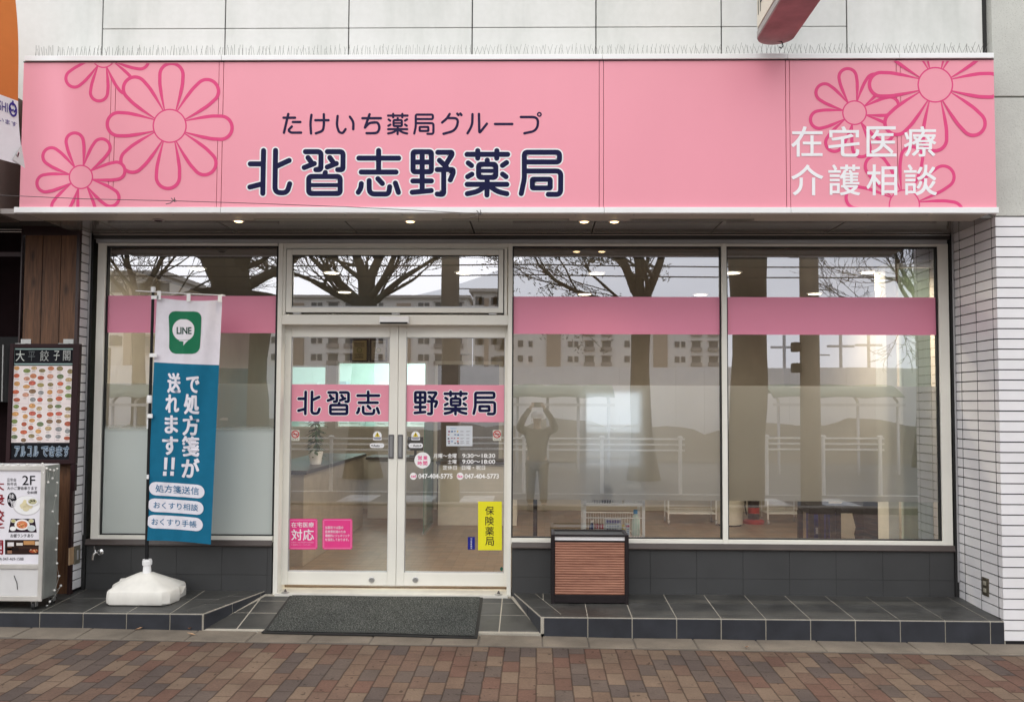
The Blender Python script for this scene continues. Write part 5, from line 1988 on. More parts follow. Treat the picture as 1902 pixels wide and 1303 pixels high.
# the base: a low tank with a raised middle, a grip notch and a neck
zb_ = zstep(-.3)
c0_ = P(240, 1122, -.50)
yb0, yb1 = -.50, -.12
xl0, xr0 = P(197, 1110, -.47).x, P(308, 1116, -.50).x
xr1 = P(341.5, 1098, -.2).x
xl1 = P(224, 1085, -.15).x
ptop = P(273, 1062, YN)
mb = MB()
h1 = P(240, 1096, -.47).z - zb_
prof = []
ring_defs = [
    (0.000, .965), (0.012, 1.0), (h1 * .55, 1.0), (h1 * .9, .985), (h1, .955)]
cxm, cym = (xl0 + xr0) / 2 + .035, (yb0 + yb1) / 2
outline = [(xl0, yb0 + .03), (xl0 + .03, yb0), (xr0 - .03, yb0), (xr0 + .012, yb0 + .04), (xr0 + .025, yb0 + .13), (xr0 + .035, yb0 + .16), (xr1 - .02, yb0 + .175), (xr1, yb0 + .21), (xr1 + .005, yb1 - .05), (xr1 - .02, yb1), (xl1 + .02, yb1), (xl1, yb1 - .03), (xl1 - .015, cym + .05), (xl0 + .02, cym - .02)]
rings = []
for hgt, sc_ in ring_defs:
    rings.append([(cxm + (a - cxm) * sc_, cym + (b - cym) * sc_, zb_ + hgt) for a, b in outline])
ht = ptop.z - zb_
for hgt, sc_ in ((h1 + (ht - h1) * .45, .62), (h1 + (ht - h1) * .86, .28), (ht * .99, .18)):
    rings.append([(ptop.x + (a - cxm) * sc_ + (cxm - ptop.x) * (.25 if sc_ > .5 else 0), YN + (b - cym) * sc_ + (cym - YN) * (.4 if sc_ > .5 else 0), zb_ + hgt) for a, b in outline])
n = len(outline)
vs = [p for r in rings for p in r]
fsx = [tuple(range(n - 1, -1, -1))]
for i in range(len(rings) - 1):
    for k_ in range(n):
        fsx.append((i * n + k_, i * n + (k_ + 1) % n, (i + 1) * n + (k_ + 1) % n, (i + 1) * n + k_))
fsx.append(tuple((len(rings) - 1) * n + k_ for k_ in range(n)))
mb.add(vs, fsx)
wb = mb.build("weighted_base", 'plastic', NF, bevel=.009, smooth=35, seg=3)
mb = MB()
# grip block beside the notch on the right, filler cap at the back left, seam on the front
mb.lathe((xl1 + .03, yb1 - .05, zb_ + h1), [(.026, -.01), (.026, .018), (.021, .024)], 18)
mb.build("filler_cap", 'plastic', wb, smooth=40)
gz = P(322, 1082, -.3)
mb = MB()
mb.prism([(xr0 + .045, yb0 + .168, zb_ + .045), (xr1 - .03, yb0 + .172, zb_ + .040), (xr1 - .02, yb0 + .172, zb_ + h1 * .95), (xr0 + .075, yb0 + .170, zb_ + h1 * 1.1)], (0, .006, 0))
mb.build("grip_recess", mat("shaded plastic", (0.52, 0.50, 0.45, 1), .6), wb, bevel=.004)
mb = MB()
pz = ptop.z
ztop2, zmid2 = P(273, 1037.5, YN).z, P(273, 1048.5, YN).z
mb.lathe((ptop.x, YN, 0), [(.034, pz - .012), (.030, pz), (.026, zmid2 - .004), (.026, zmid2 + .004)], 24)
mb.build("neck", 'plasticw', wb, smooth=40)
mb = MB()
mb.lathe((ptop.x, YN, 0), [(.030, zmid2), (.034, zmid2 + .003), (.034, zmid2 + .03), (.031, zmid2 + .034), (.031, ztop2), (.022, ztop2 + .001), (.018, ztop2 - .01)], 20)
mb.build("collar", 'plasticw', wb, smooth=30, bevel=.0015)

# ------------------------------------------------------------------ slatted box beside the door
YB = -0.33
BX = thing("slatted_box", "brown slatted box with a black frame and glass top on the step beside the door", "box", P(1095, 1114, YB + .15))
zb0, zb1 = zstep(YB), P(1096, 992.5, YB).z
xa, xb = P(1023.8, 1050, YB).x, P(1167.6, 1050, YB).x
yb = -0.048
mb = MB()
pt = .026
for a, b in ((xa, xa + pt), (xb - pt, xb)):
    mb.box(a, b, YB, YB + pt, zb0, zb1)
    mb.box(a, b, yb - pt, yb, zb0, zb1)
    mb.box(a, b, YB + pt, yb - pt, zb1 - .018, zb1)
    mb.box(a, b, YB + pt, yb - pt, zb0 + .03, zb0 + .05)
mb.box(xa + pt, xb - pt, YB, YB + pt, zb1 - .014, zb1)
mb.box(xa + pt, xb - pt, yb - pt, yb, zb1 - .018, zb1)
z2 = P(1096, 1003.5, YB).z
mb.box(xa + pt, xb - pt, YB + .002, YB + pt, z2 - .010, z2)
z3 = P(1096, 1104.5, YB).z
mb.box(xa + pt, xb - pt, YB + .002, YB + pt, zb0 + .010, z3)
mb.box(xa + pt, xb - pt, yb - pt, yb, zb0 + .02, z3)
mb.build("frame", 'dark', BX, bevel=.0025)
MB().box(xa + pt - .004, xb - pt + .004, YB + pt - .004, yb - pt + .004, zb1 - .012, zb1 - .008).build("glass_top", mat("smoked glass top", (.020, .024, .023, 1), .30, .1, 6, 0, 0, None, .12), BX)
MB().box(xa + pt, xb - pt, YB + .012, YB + .020, z2 + .001, zb1 - .014).build("white_strip", 'plasticw', BX)
mb = MB()
nsl = 21
zz0, zz1 = z3 + .001, z2 - .011
random.seed(5)
for k_ in range(nsl):
    a, b = zz0 + (zz1 - zz0) * k_ / nsl, zz0 + (zz1 - zz0) * (k_ + 1) / nsl
    mb.prism([(xa + pt + .002, YB + .010, a + .0006), (xa + pt + .002, YB + .020, a + .0006), (xa + pt + .002, YB + .020, b - .0008), (xa + pt + .002, YB + .0090, b - .0008), (xa + pt + .002, YB + .0066, (a + b) / 2)], (xb - xa - 2 * pt - .004, 0, 0))
mb.build("slat_panel", 'walnut', BX, bevel=.0008, seg=1)
mb = MB()
for a in (xa, xb - .006):
    mb.box(a + .004, a + .010, YB + pt, yb - pt, zb0 + .05, zb1 - .018)
mb.box(xa + pt, xb - pt, yb - .012, yb - .006, zb0 + .05, zb1 - .018)
mb.build("side_board", 'dark', BX)
MB().box(xa + pt, xb - pt, YB + .03, yb - .03, zb1 - .05, zb1 - .045).build("tray", 'black', BX)

# ------------------------------------------------------------------ entrance mat
def mpt(px_, py_):
    d = ray(px_, py_)
    x = -1.1
    zl = zpave(x, YP) + .012
    sl_ = (0.172 - zl) / (0 - YP)
    # plane z = zl + sl*(y-YP)
    t = (zl + sl_ * (CAM.y - YP) - CAM.z) / (d.z - sl_ * d.y)
    return CAM + d * t
MA = thing("entrance_mat", "large dark grey ribbed entrance mat with a black rubber edge in front of the doors", "mat", mpt(690, 1150))
co = [mpt(546.5, 1096), mpt(898.5, 1099), mpt(886.5, 1189), mpt(485.5, 1180)]
def mq(u, v, lift):
    a = co[0].lerp(co[1], u)
    b = co[3].lerp(co[2], u)
    p = a.lerp(b, v)
    p.y = min(p.y, -.082)
    p.z = max(zramp(p.y, p.x), zpave(p.x, p.y) + .010) + lift + .0015 * sin(u * 9 + v * 3)
    return p
mb = MB()
e = .014
mb.grid(lambda u, v: mq(e + u * (1 - 2 * e), .03 + v * .935, .0135), 60, 24)
mb.build("carpet", 'carpet', MA, smooth=60)
mb = MB()
mb.grid(lambda u, v: mq(u, v, .009), 60, 24)
k0 = len(mb.v)
per = [mq(i / 60, 0, .009) for i in range(61)] + [mq(1, j / 24, .009) for j in range(1, 25)] + [mq(1 - i / 60, 1, .009) for i in range(1, 61)] + [mq(0, 1 - j / 24, .009) for j in range(1, 24)]
for i in range(len(per)):
    a, b = per[i], per[(i + 1) % len(per)]
    mb.add([a, b, b + Vector((0, 0, -.008)), a + Vector((0, 0, -.008))], [(0, 3, 2, 1)])
mb.build("rubber_edge", 'rubber', MA)

# door stops on the sill
for px_, py_, lab in ((530, 1092.5, "small dark door stop on the sill at the left end of the doors"), (926, 1095, "small dark door stop on the sill at the right end of the doors")):
    c = P(px_, py_, -.045)
    t = thing("door_stop", lab, "door stop", (c.x, -.045, ZS), "door stops on the sill")
    mb = MB()
    mb.lathe((c.x, -.045, ZS + .002), [(.030, 0), (.032, .004), (.026, .009), (.008, .012)], 20)
    mb.build("disc_base", 'steel', t, smooth=40)
    mb = MB()
    mb.lathe((c.x, -.045, ZS + .012), [(.012, 0), (.008, .012), (.004, .022)], 14)
    mb.build("stem", 'sill', t, smooth=40)

# a few dry leaves and scraps on the pavement edge
random.seed(17)
for i, (px_, py_, c_, lab) in enumerate(((355, 1186, (.62, .40, .24, 1), "pale curled dry leaf on the edging stones left of the mat"), (352, 1176, (.40, .20, .11, 1), "brown dry leaf against the step foot left of the mat"), (258, 1177, (.42, .24, .13, 1), "small brown leaf at the foot of the left step"), (136, 1168, (.16, .08, .05, 1), "dark leaf at the foot of the left step, near the stand sign"), (1387, 1202, (.55, .33, .22, 1), "pinkish dry leaf on the edging stones under the right step"), (1192, 1179, (.78, .76, .72, 1), "white paper scrap at the foot of the right step"))):
    c = G(px_, py_, zpave(0, -.75))
    c.z = zpave(c.x, c.y) + .016
    a = random.uniform(0, 6.28)
    ax, ay = Vector((cos(a), sin(a), .15)), Vector((-sin(a), cos(a), .1))
    mb = MB()
    L_, W_ = .030, .013
    mb.add([c - ax * L_, c - ay * W_ + Vector((0, 0, .006)), c + ax * L_ * .9 + Vector((0, 0, .008)), c + ay * W_ + Vector((0, 0, .007)), c + Vector((0, 0, -.002))], [(0, 1, 4), (1, 2, 4), (2, 3, 4), (3, 0, 4)])
    nm = "fallen_leaf" if i < 5 else "paper_scrap"
    o = mb.build(nm, mat("leaf %d" % i, c_, .8, .2, 40), thick=.001)
    tag(o, lab, "leaf" if i < 5 else "paper scrap", "dry leaves at the foot of the steps" if i < 5 else None)

# ------------------------------------------------------------------ inside the shop
ZF, ZCE = 0.19, 2.72
YBK = 5.2
XI0, XI1 = -2.03, 3.30
structure(MB().box(-3.44, XI1 + .1, 0.161, YBK + 3, ZF - .06, ZF).build("shop_floor", 'floor'))
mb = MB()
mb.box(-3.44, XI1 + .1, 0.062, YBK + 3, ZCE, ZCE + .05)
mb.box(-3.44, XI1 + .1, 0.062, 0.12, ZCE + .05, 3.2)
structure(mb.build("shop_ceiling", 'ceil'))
structure(MB().box(XI1, XI1 + .06, 0.12, YBK, ZF, ZCE).build("shop_wall", 'cream'))
XI0 = -3.44
structure(MB().box(-3.50, -3.44, 0.06, YBK, ZF, ZCE).build("shop_wall", 'cream'))
# back wall with the dispensary openings and a doorway
def holes_wall(mb, x0, x1, y0, y1, z0, z1, holes):
    xs = sorted({x0, x1, *[h[0] for h in holes], *[h[1] for h in holes]})
    zs = sorted({z0, z1, *[h[2] for h in holes], *[h[3] for h in holes]})
    for i in range(len(xs) - 1):
        for j in range(len(zs) - 1):
            xm, zm_ = (xs[i] + xs[i + 1]) / 2, (zs[j] + zs[j + 1]) / 2
            if not any(h[0] < xm < h[1] and h[2] < zm_ < h[3] for h in holes):
                mb.box(xs[i], xs[i + 1], y0, y1, zs[j], zs[j + 1])
def hole(px0, py0, px1, py1, Y):
    a, b = P(px0, py0, Y), P(px1, py1, Y)
    return (a.x, b.x, b.z, a.z)
hl = [hole(534, 681, 603, 792, YBK), hole(629, 674, 789, 792, YBK)]
mb = MB()
holes_wall(mb, XI0, XI1, YBK, YBK + .08, ZF, ZCE, hl)
structure(mb.build("back_wall", 'cream'))
for i, h in enumerate(hl):
    mb = MB()
    for a, b, c_, d in ((h[0] - .03, h[0], h[2] - .03, h[3] + .03), (h[1], h[1] + .03, h[2] - .03, h[3] + .03), (h[0], h[1], h[3], h[3] + .03), (h[0], h[1], h[2] - .03, h[2])):
        mb.box(a, b, YBK - .012, YBK + .02, c_, d)
    tag(mb.build("hatch_frame", 'alu'), ("narrow pale framed dispensary hatch left in the back wall" if i == 0 else "wide pale framed dispensary hatch behind the middle of the doors"), "hatch frame")
teal = mat("dispensary wall", (.62, .80, .74, 1), .7, .04)
mb = MB()
mb.box(-4.2, 1.2, YBK + 2.6, YBK + 2.66, ZF, ZCE)
mb.box(-4.26, -4.2, YBK + .08, YBK + 2.66, ZF, ZCE)
mb.box(1.2, 1.26, YBK + .08, YBK + 2.66, ZF, ZCE)
structure(mb.build("dispensary_wall", teal))
# dispensary shelf units
for i, (a, b, lab) in enumerate(((-3.7, -2.75, "pale dispensary cabinet with boxes seen through the left hatch"), (-2.5, -1.35, "pale dispensary cabinet with boxes seen through the wide hatch"))):
    t = thing("dispensary_cabinet", lab, "cabinet", ((a + b) / 2, YBK + 2.0, ZF))
    mb = MB()
    mb.box(a, b, YBK + 1.8, YBK + 2.3, ZF, 1.72)
    mb.build("carcass", mat("pale cabinet", (.66, .74, .71, 1), .5), t, bevel=.004)
    mb = MB()
    for k in range(4):
        mb.box(a + .02 + k * .26, a + .24 + k * .26, YBK + 1.79, YBK + 1.80, 1.30, 1.68)
    mb.build("drawer_front", mat("drawer front", (.52, .66, .64, 1), .4), t)
    rr = random.Random(i)
    mb = MB()
    x = a + .05
    while x < b - .2:
        w_ = rr.uniform(.10, .22)
        h_ = rr.uniform(.10, .24)
        mb.box(x, x + w_, YBK + 1.9, YBK + 2.15, 1.72, 1.72 + h_, rr.choice([S(225, 235, 232), S(150, 175, 180), S(90, 110, 120), S(205, 220, 215)]))
        x += w_ + rr.uniform(.02, .08)
    mb.build("stacked_boxes", 'print', t)
ld = bpy.data.lights.new("dispensary_light", 'AREA')
ld.energy = 85
ld.size = 1.6
ld.color = (.86, 1.0, .96)
lo = bpy.data.objects.new("dispensary_light", ld)
col.objects.link(lo)
lo.location = (-2.0, YBK + 1.2, ZCE - .05)
# doorway at the back right of the entrance
h = hole(814, 677, 926, 905, YBK)
t = thing("inner_door", "grey and brown inner sliding door in a pale frame behind the right door leaf", "door", ((h[0] + h[1]) / 2, YBK, ZF))
xm = P(851, 740, YBK).x
MB().box(h[0], xm, YBK - .02, YBK - .004, ZF, h[3]).build("brown_leaf", mat("brown leaf", (.115, .085, .062, 1), .5), t)
MB().box(xm, h[1], YBK - .028, YBK - .010, ZF, h[3]).build("grey_leaf", mat("grey leaf", (.30, .30, .32, 1), .5), t)
mb = MB()
mb.box(h[0] - .04, h[0], YBK - .035, YBK, ZF, h[3] + .05)
mb.box(h[1], h[1] + .05, YBK - .035, YBK, ZF, h[3] + .05)
mb.box(h[0], h[1], YBK - .035, YBK, h[3], h[3] + .05)
mb.build("frame", 'alu', t, bevel=.003)
MB().box(xm + .02, xm + .045, YBK - .045, YBK - .028, 1.05, 1.35).build("pull_handle", 'steel', t)
# certificates
for a, b, lab in ((651, 684, "gold certificate in a dark frame, left of the pair on the back wall"), (687, 719, "pale certificate in a brown frame, right of the pair on the back wall")):
    q0, q1 = P(a, 629, YBK - .02), P(b, 672, YBK - .02)
    t = thing("framed_certificate", lab, "certificate", ((q0.x + q1.x) / 2, YBK - .02, q1.z))
    mb = MB()
    for c_ in ((q0.x, q0.x + .022, q1.z, q0.z), (q1.x - .022, q1.x, q1.z, q0.z), (q0.x + .022, q1.x - .022, q0.z - .022, q0.z), (q0.x + .022, q1.x - .022, q1.z, q1.z + .022)):
        mb.box(c_[0], c_[1], YBK - .025, YBK, c_[2], c_[3])
    mb.build("frame", mat("dark certificate frame", (.05, .025, .015, 1), .4), t)
    fc = on(YBK - .012)
    mb = MB()
    rect(mb, a + 2.5, 631.5, b - 2.5, 669.5, fc, S(196, 176, 120) if a < 660 else S(205, 190, 165), 0)
    disc(mb, (a + b) / 2, 650, 5, 5, fc, S(150, 150, 90), .002)
    disc(mb, (a + b) / 2, 650, 3.4, 3.4, fc, S(196, 176, 120), .003)
    for k in range(4):
        rect(mb, a + 7, 636 + k * 2.2, b - 7, 637 + k * 2.2, fc, S(110, 95, 70), .002)
        rect(mb, a + 7, 657 + k * 2.4, b - 9, 658 + k * 2.4, fc, S(110, 95, 70), .002)
    mb.build("certificate", 'print', t)
# counters
cwhite = mat("counter front", (.62, .585, .52, 1), .5, .03)
ctop = mat("dark counter top", (.055, .040, .030, 1), .35, .2, 5)
def counter(lab, px0, px1, pyb, pyt, depth, front=cwhite):
    a = G(px0, pyb, ZF)
    b = G(px1, pyb, ZF)
    y0 = (a.y + b.y) / 2
    zt = P((px0 + px1) / 2, pyt, y0).z
    t = thing("counter", lab, "counter", ((a.x + b.x) / 2, y0 + depth / 2, ZF))
    MB().box(a.x, b.x, y0 + .02, y0 + depth, ZF + .001, zt - .035).build("front_panel", front, t, bevel=.003)
    MB().box(a.x - .02, b.x + .02, y0 - .03, y0 + depth, zt - .034, zt).build("top", ctop, t, bevel=.003)
    MB().box(a.x, b.x, y0 + .05, y0 + depth - .02, ZF, ZF + .06).build("plinth", ctop, t)
    return y0, zt, a.x, b.x
yA, zA, xA0, xA1 = counter("white fronted reception counter with dark top behind the middle of the doors", 681, 790, 963, 848, .5)
yB_, zB_, xB0, xB1 = counter("wide white fronted counter with dark top behind the right door leaf", 812, 960, 976, 856, .55)
zC_ = 1.02
t = thing("counter", "long beige sided counter running back from the left door leaf", "counter", (-2.3, 2.2, ZF))
MB().box(-2.55, -2.02, .95, 3.6, ZF + .001, zC_ - .035).build("side_panel", mat("counter side", (.40, .345, .27, 1), .5), t, bevel=.003)
MB().box(-2.57, -1.99, .92, 3.62, zC_ - .034, zC_).build("top", ctop, t, bevel=.003)
# glass screen on edge between the counters
q0 = G(793, 985, ZF)
t = thing("glass_screen", "upright green edged glass screen between the two counters", "screen", (q0.x, q0.y, ZF))
MB().box(q0.x - .004, q0.x + .004, q0.y - .3, q0.y + .5, ZF + .01, P(793, 783, q0.y).z).build("sheet", mat("green glass edge", (.06, .16, .12, 1), .1), t)
MB().box(q0.x - .02, q0.x + .02, q0.y - .3, q0.y + .5, ZF, ZF + .02).build("foot", 'steel', t)
# plant, monitor, card reader
c = Vector((-2.12, 1.75, zC_))
t = thing("potted_plant", "slim trailing green plant in a white pot on the left counter", "plant", c)
MB().lathe(c, [(.05, 0), (.07, .12), (.062, .12), (.055, .02)], 20).build("pot", 'plasticw', t, smooth=40)
mb = MB()
random.seed(31)
mb.tube([c, c + Vector((.01, 0, .25)), c + Vector((-.02, .01, .48))], .006, 6)
for k in range(150):
    hgt = random.uniform(.06, .5)
    a = random.uniform(0, 6.28)
    r_ = random.uniform(.02, .10)
    p = c + Vector((r_ * cos(a), r_ * sin(a), hgt))
    d1_, d2_ = Vector((cos(a), sin(a), -.5)) * .035, Vector((-sin(a), cos(a), .1)) * .014
    mb.add([p - d1_, p - d2_, p + d1_, p + d2_], [(0, 1, 2, 3)])
mb.build("foliage", mat("plant leaf", (.030, .072, .028, 1), .5, .4, 30), t)
c = Vector((P(771, 840, yA + .15).x, yA + .15, zA))
t = thing("desk_monitor", "small black monitor seen from behind on the reception counter", "monitor", c)
MB().box(c.x - .10, c.x + .10, c.y + .02, c.y + .04, c.z + .07, c.z + .24).build("screen_back", 'black', t, bevel=.004)
MB().box(c.x - .015, c.x + .015, c.y + .02, c.y + .035, c.z + .01, c.z + .08).build("stem", 'black', t)
MB().box(c.x - .07, c.x + .07, c.y - .03, c.y + .09, c.z, c.z + .012).build("base", 'black', t, bevel=.003)
# white display rack with goods
YR = .11
a, b = P(1083, 900, YR), P(1198, 900, YR)
RK = thing("display_rack", "white wire display rack with baskets of goods behind the middle window", "display rack", ((a.x + b.x) / 2, YR + .16, ZF))
ztr = P(1140, 724, YR).z
whm = mat("white enamel wire", (.80, .80, .80, 1), .35, .03)
mb = MB()
for x in (a.x + .012, b.x - .012):
    for y in (YR, YR + .32):
        mb.box(x - .012, x + .012, y - .008, y + .008, ZF, ztr)
mb.build("upright", whm, RK, bevel=.003)
MB().box(a.x + .02, b.x - .02, YR + .312, YR + .318, P(1140, 925, YR).z, P(1140, 730, YR).z).build("back_panel", mat("white back panel", (.80, .81, .82, 1), .4, .03), RK)
levels = [(996, 961), (936, 925), (868, 850), (805, 790)]
for zb1_, zt1_ in levels:
    z0, z1 = P(1140, zb1_, YR).z, P(1140, zt1_, YR).z
    mb = MB()
    for y in (YR - .006, YR + .326):
        mb.tube([(a.x, y, z1), (b.x, y, z1)], .0035, 6)
        mb.tube([(a.x, y, z0), (b.x, y, z0)], .0035, 6)
    n = 22
    for k in range(n + 1):
        x = a.x + .02 + (b.x - a.x - .04) * k / n
        mb.tube([(x, YR - .006, z1), (x, YR - .006, z0), (x, YR + .326, z0), (x, YR + .326, z1)], .0016, 4)
    if zb1_ == 936:
        mb.box(a.x, b.x, YR - .008, YR + .01, z0 - .012, z0 + .006)
    mb.build("basket", whm, RK)
def bottle(name, lab, cat, px_, yb_, yt, wpx, c_body, c_cap, Y=YR + .08, shape='bottle', group=None):
    p0 = P(px_, yb_, Y)
    hgt = P(px_, yt, Y).z - p0.z
    r_ = wpx / 2 * (Y + 6.75) / F
    t = thing(name, lab, cat, p0, group)
    mb = MB()
    if shape == 'bottle':
        mb.lathe(p0, [(r_ * .85, 0), (r_, .006), (r_, hgt * .55), (r_ * .8, hgt * .70), (r_ * .45, hgt * .82), (r_ * .42, hgt * .86)], 20, 'Z', c_body)
        mb.build("bottle_body", 'print', t, smooth=50)
        MB().lathe(p0, [(r_ * .52, hgt * .85), (r_ * .52, hgt * .98), (r_ * .46, hgt)], 16, 'Z', c_cap).build("cap", 'print', t, smooth=40)
    elif shape == 'can':
        mb.lathe(p0, [(r_ * .94, 0), (r_, .004), (r_, hgt * .94), (r_ * .94, hgt)], 20, 'Z', c_body)
        mb.build("can_body", 'print', t, smooth=40)
        MB().lathe(p0, [(r_ * 1.005, hgt * .3), (r_ * 1.012, hgt * .32), (r_ * 1.012, hgt * .6), (r_ * 1.005, hgt * .62)], 20, 'Z', c_cap).build("wrapper", 'print', t, smooth=40)
    else:
        mb.box(p0.x - r_, p0.x + r_, Y, Y + .07, p0.z, p0.z + hgt, c_body)
        mb.build("carton", 'print', t, bevel=.002)
        m2 = MB()
        m2.box(p0.x - r_ * .9, p0.x + r_ * .9, Y - .001, Y, p0.z + hgt * .75, p0.z + hgt * .93, c_cap)
        for k in range(3):
            m2.box(p0.x - r_ * .8, p0.x + r_ * (.3 + .2 * k), Y - .001, Y, p0.z + hgt * (.2 + .16 * k), p0.z + hgt * (.26 + .16 * k), S(120, 130, 150))
        m2.build("carton_print", 'print', t)
bottle("spray_bottle", "dark blue bottle with white cap in the lowest rack basket", "bottle", 1099, 994, 966, 9, S(36, 50, 110), S(225, 225, 225))
bottle("red_can", "red can left of the pair in the lowest rack basket", "can", 1108.5, 994, 972, 8, S(170, 30, 36), S(220, 200, 195), shape='can')
bottle("red_can", "red can right of the pair, beside the pale carton", "can", 1117, 994, 973, 8, S(176, 34, 38), S(225, 190, 190), shape='can')
bottle("pale_carton", "pale carton with blue lid band in the lowest rack basket", "carton", 1139, 994, 963, 30, S(200, 206, 214), S(60, 70, 140), shape='box')
bottle("small_packet", "small yellow packet right of the pale carton", "packet", 1159, 994, 976, 6, S(214, 196, 90), S(230, 230, 225), shape='box')
bottle("small_packet", "small blue and white packet beside the white bottle", "packet", 1166, 994, 973, 7, S(190, 210, 230), S(170, 60, 110), shape='box')
bottle("detergent_bottle", "tall pale green bottle with blue cap in the rack", "bottle", 1180.5, 995, 946, 15, S(196, 222, 214), S(50, 140, 195))
rr = random.Random(12)
for i, px_ in enumerate((1095, 1108, 1126, 1146, 1168, 1186)):
    p0 = P(px_, 935.5, YR + .1)
    col_ = rr.choice([S(70, 70, 74), S(210, 212, 214), S(170, 172, 176), S(225, 225, 225)])
    t = thing("goods_carton", ["dark carton at the left end of the second rack shelf", "grey carton second from left on the second rack shelf", "carton left of centre on the second rack shelf", "carton right of centre on the second rack shelf", "carton second from right on the second rack shelf", "carton at the right end of the second rack shelf"][i], "carton", p0, "cartons on the second rack shelf")
    MB().box(p0.x - .035, p0.x + .035, YR + .08, YR + .2, p0.z, p0.z + rr.uniform(.09, .15), col_).build("box_body", 'print', t, bevel=.002)
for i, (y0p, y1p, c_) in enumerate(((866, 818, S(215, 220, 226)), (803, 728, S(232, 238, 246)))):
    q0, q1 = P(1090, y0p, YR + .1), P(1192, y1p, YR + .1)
    t = thing("notice_board", ("white board with added glow standing on the third rack shelf", "glowing white display panel at the top of the rack")[i], "notice", ((q0.x + q1.x) / 2, YR + .1, q0.z))
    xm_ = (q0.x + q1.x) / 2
    MB().box(q0.x, xm_ - .01, YR + .20, YR + .21, q0.z, q1.z - (.02 if i else 0), c_).build("left_sheet", MT['boardglow'] if i == 0 else MT['panelglow'], t)
    MB().box(xm_ + .01, q1.x, YR + .20, YR + .21, q0.z, q1.z, c_).build("right_sheet", MT['boardglow'] if i == 0 else MT['panelglow'], t)
# black pole stand left of the rack
q0 = P(994, 990, .3)
t = thing("poster_stand", "black pole stand with a small bluish notice behind the middle window, left of the rack", "stand", (q0.x, .3, ZF))
MB().tube([(q0.x, .3, ZF + .01), (q0.x, .3, P(994, 862, .3).z)], .017, 12).build("pole", 'black', t, smooth=60)
MB().lathe((q0.x, .3, ZF), [(.14, 0), (.14, .012), (.03, .02)], 24).build("foot", 'black', t, smooth=40)
MB().box(q0.x - .055, q0.x + .04, .285, .292, P(994, 918, .3).z, P(994, 856, .3).z, S(90, 120, 160)).build("notice", 'print', t)

# trolleys, bin, extinguisher
def trolley(lab, px0, px1, pyb, pyt):
    a, b = G(px0, pyb, ZF), G(px1, pyb, ZF)
    y0 = (a.y + b.y) / 2
    zt = P(px0, pyt, y0).z
    t = thing("wire_trolley", lab, "trolley", ((a.x + b.x) / 2, y0 + .15, ZF))
    mb = MB()
    for x in (a.x, b.x):
        for y in (y0, y0 + .3):
            mb.tube([(x, y, ZF + .06), (x, y, zt)], .009, 8)
    mb.build("post", whm, t)
    for zz in (ZF + .13, ZF + .38, zt - .12):
        mb = MB()
        for y in (y0, y0 + .3):
            mb.tube([(a.x, y, zz), (b.x, y, zz)], .006, 6)
            mb.tube([(a.x, y, zz + .06), (b.x, y, zz + .06)], .004, 6)
        for k in range(15):
            x = a.x + (b.x - a.x) * k / 14
            mb.tube([(x, y0, zz + .06), (x, y0, zz), (x, y0 + .3, zz)], .002, 4)
        mb.box(a.x, b.x, y0 + .003, y0 + .297, zz - .004, zz)
        mb.build("tray", whm, t)
    for x in (a.x, b.x):
        for y in (y0, y0 + .3):
            mb = MB()
            mb.lathe((x, y, ZF + .028), [(.008, -.010), (.028, -.010), (.028, .010), (.008, .010)], 16, 'X')
            mb.build("castor", 'alug', t, smooth=40)
trolley("white wire trolley on castors behind the middle window", 1242, 1330, 974, 800)
trolley("white wire trolley on castors behind the right window", 1427, 1488, 974, 830)
c = G(1356, 975, ZF)
t = thing("waste_bin", "pale cylindrical waste bin standing behind the window mullion", "bin", c)
MB().lathe(c, [(.125, .015), (.145, .02), (.15, .50), (.15, .56)], 32).build("bin_body", mat("pale bin", (.60, .57, .50, 1), .4), t, smooth=40)
MB().lathe(c, [(.152, .56), (.152, .585), (.10, .61), (.02, .615)], 32).build("lid", mat("bin lid", (.52, .50, .45, 1), .4), t, smooth=40)
MB().lathe(c, [(.13, 0), (.13, .015)], 32).build("foot_ring", 'black', t)
c = G(1400, 971, ZF)
t = thing("fire_extinguisher", "fire extinguisher in a red stand behind the right window", "fire extinguisher", c)
MB().lathe(c, [(.125, 0), (.128, .03), (.11, .045), (.07, .05)], 28).build("stand", mat("red plastic", (.36, .022, .024, 1), .35), t, smooth=40)
MB().lathe(c, [(.062, .05), (.068, .06), (.068, .36), (.05, .42), (.02, .45)], 24, 'Z').build("cylinder", mat("extinguisher dark", (.03, .018, .018, 1), .3), t, smooth=50)
MB().lathe(c, [(.069, .12), (.0695, .12), (.0695, .19), (.069, .19)], 24, 'Z').build("label_band", mat("red label", (.42, .03, .03, 1), .4), t, smooth=50)
mb = MB()
mb.tube([c + Vector((0, 0, .45)), c + Vector((0, 0, .48)), c + Vector((.08, -.02, .50))], .010, 8)
mb.tube([c + Vector((-.02, 0, .46)), c + Vector((-.10, -.02, .42)), c + Vector((-.11, -.03, .2)), c + Vector((-.09, -.03, .1))], .009, 8)
mb.build("hose_and_lever", 'black', t, smooth=60)
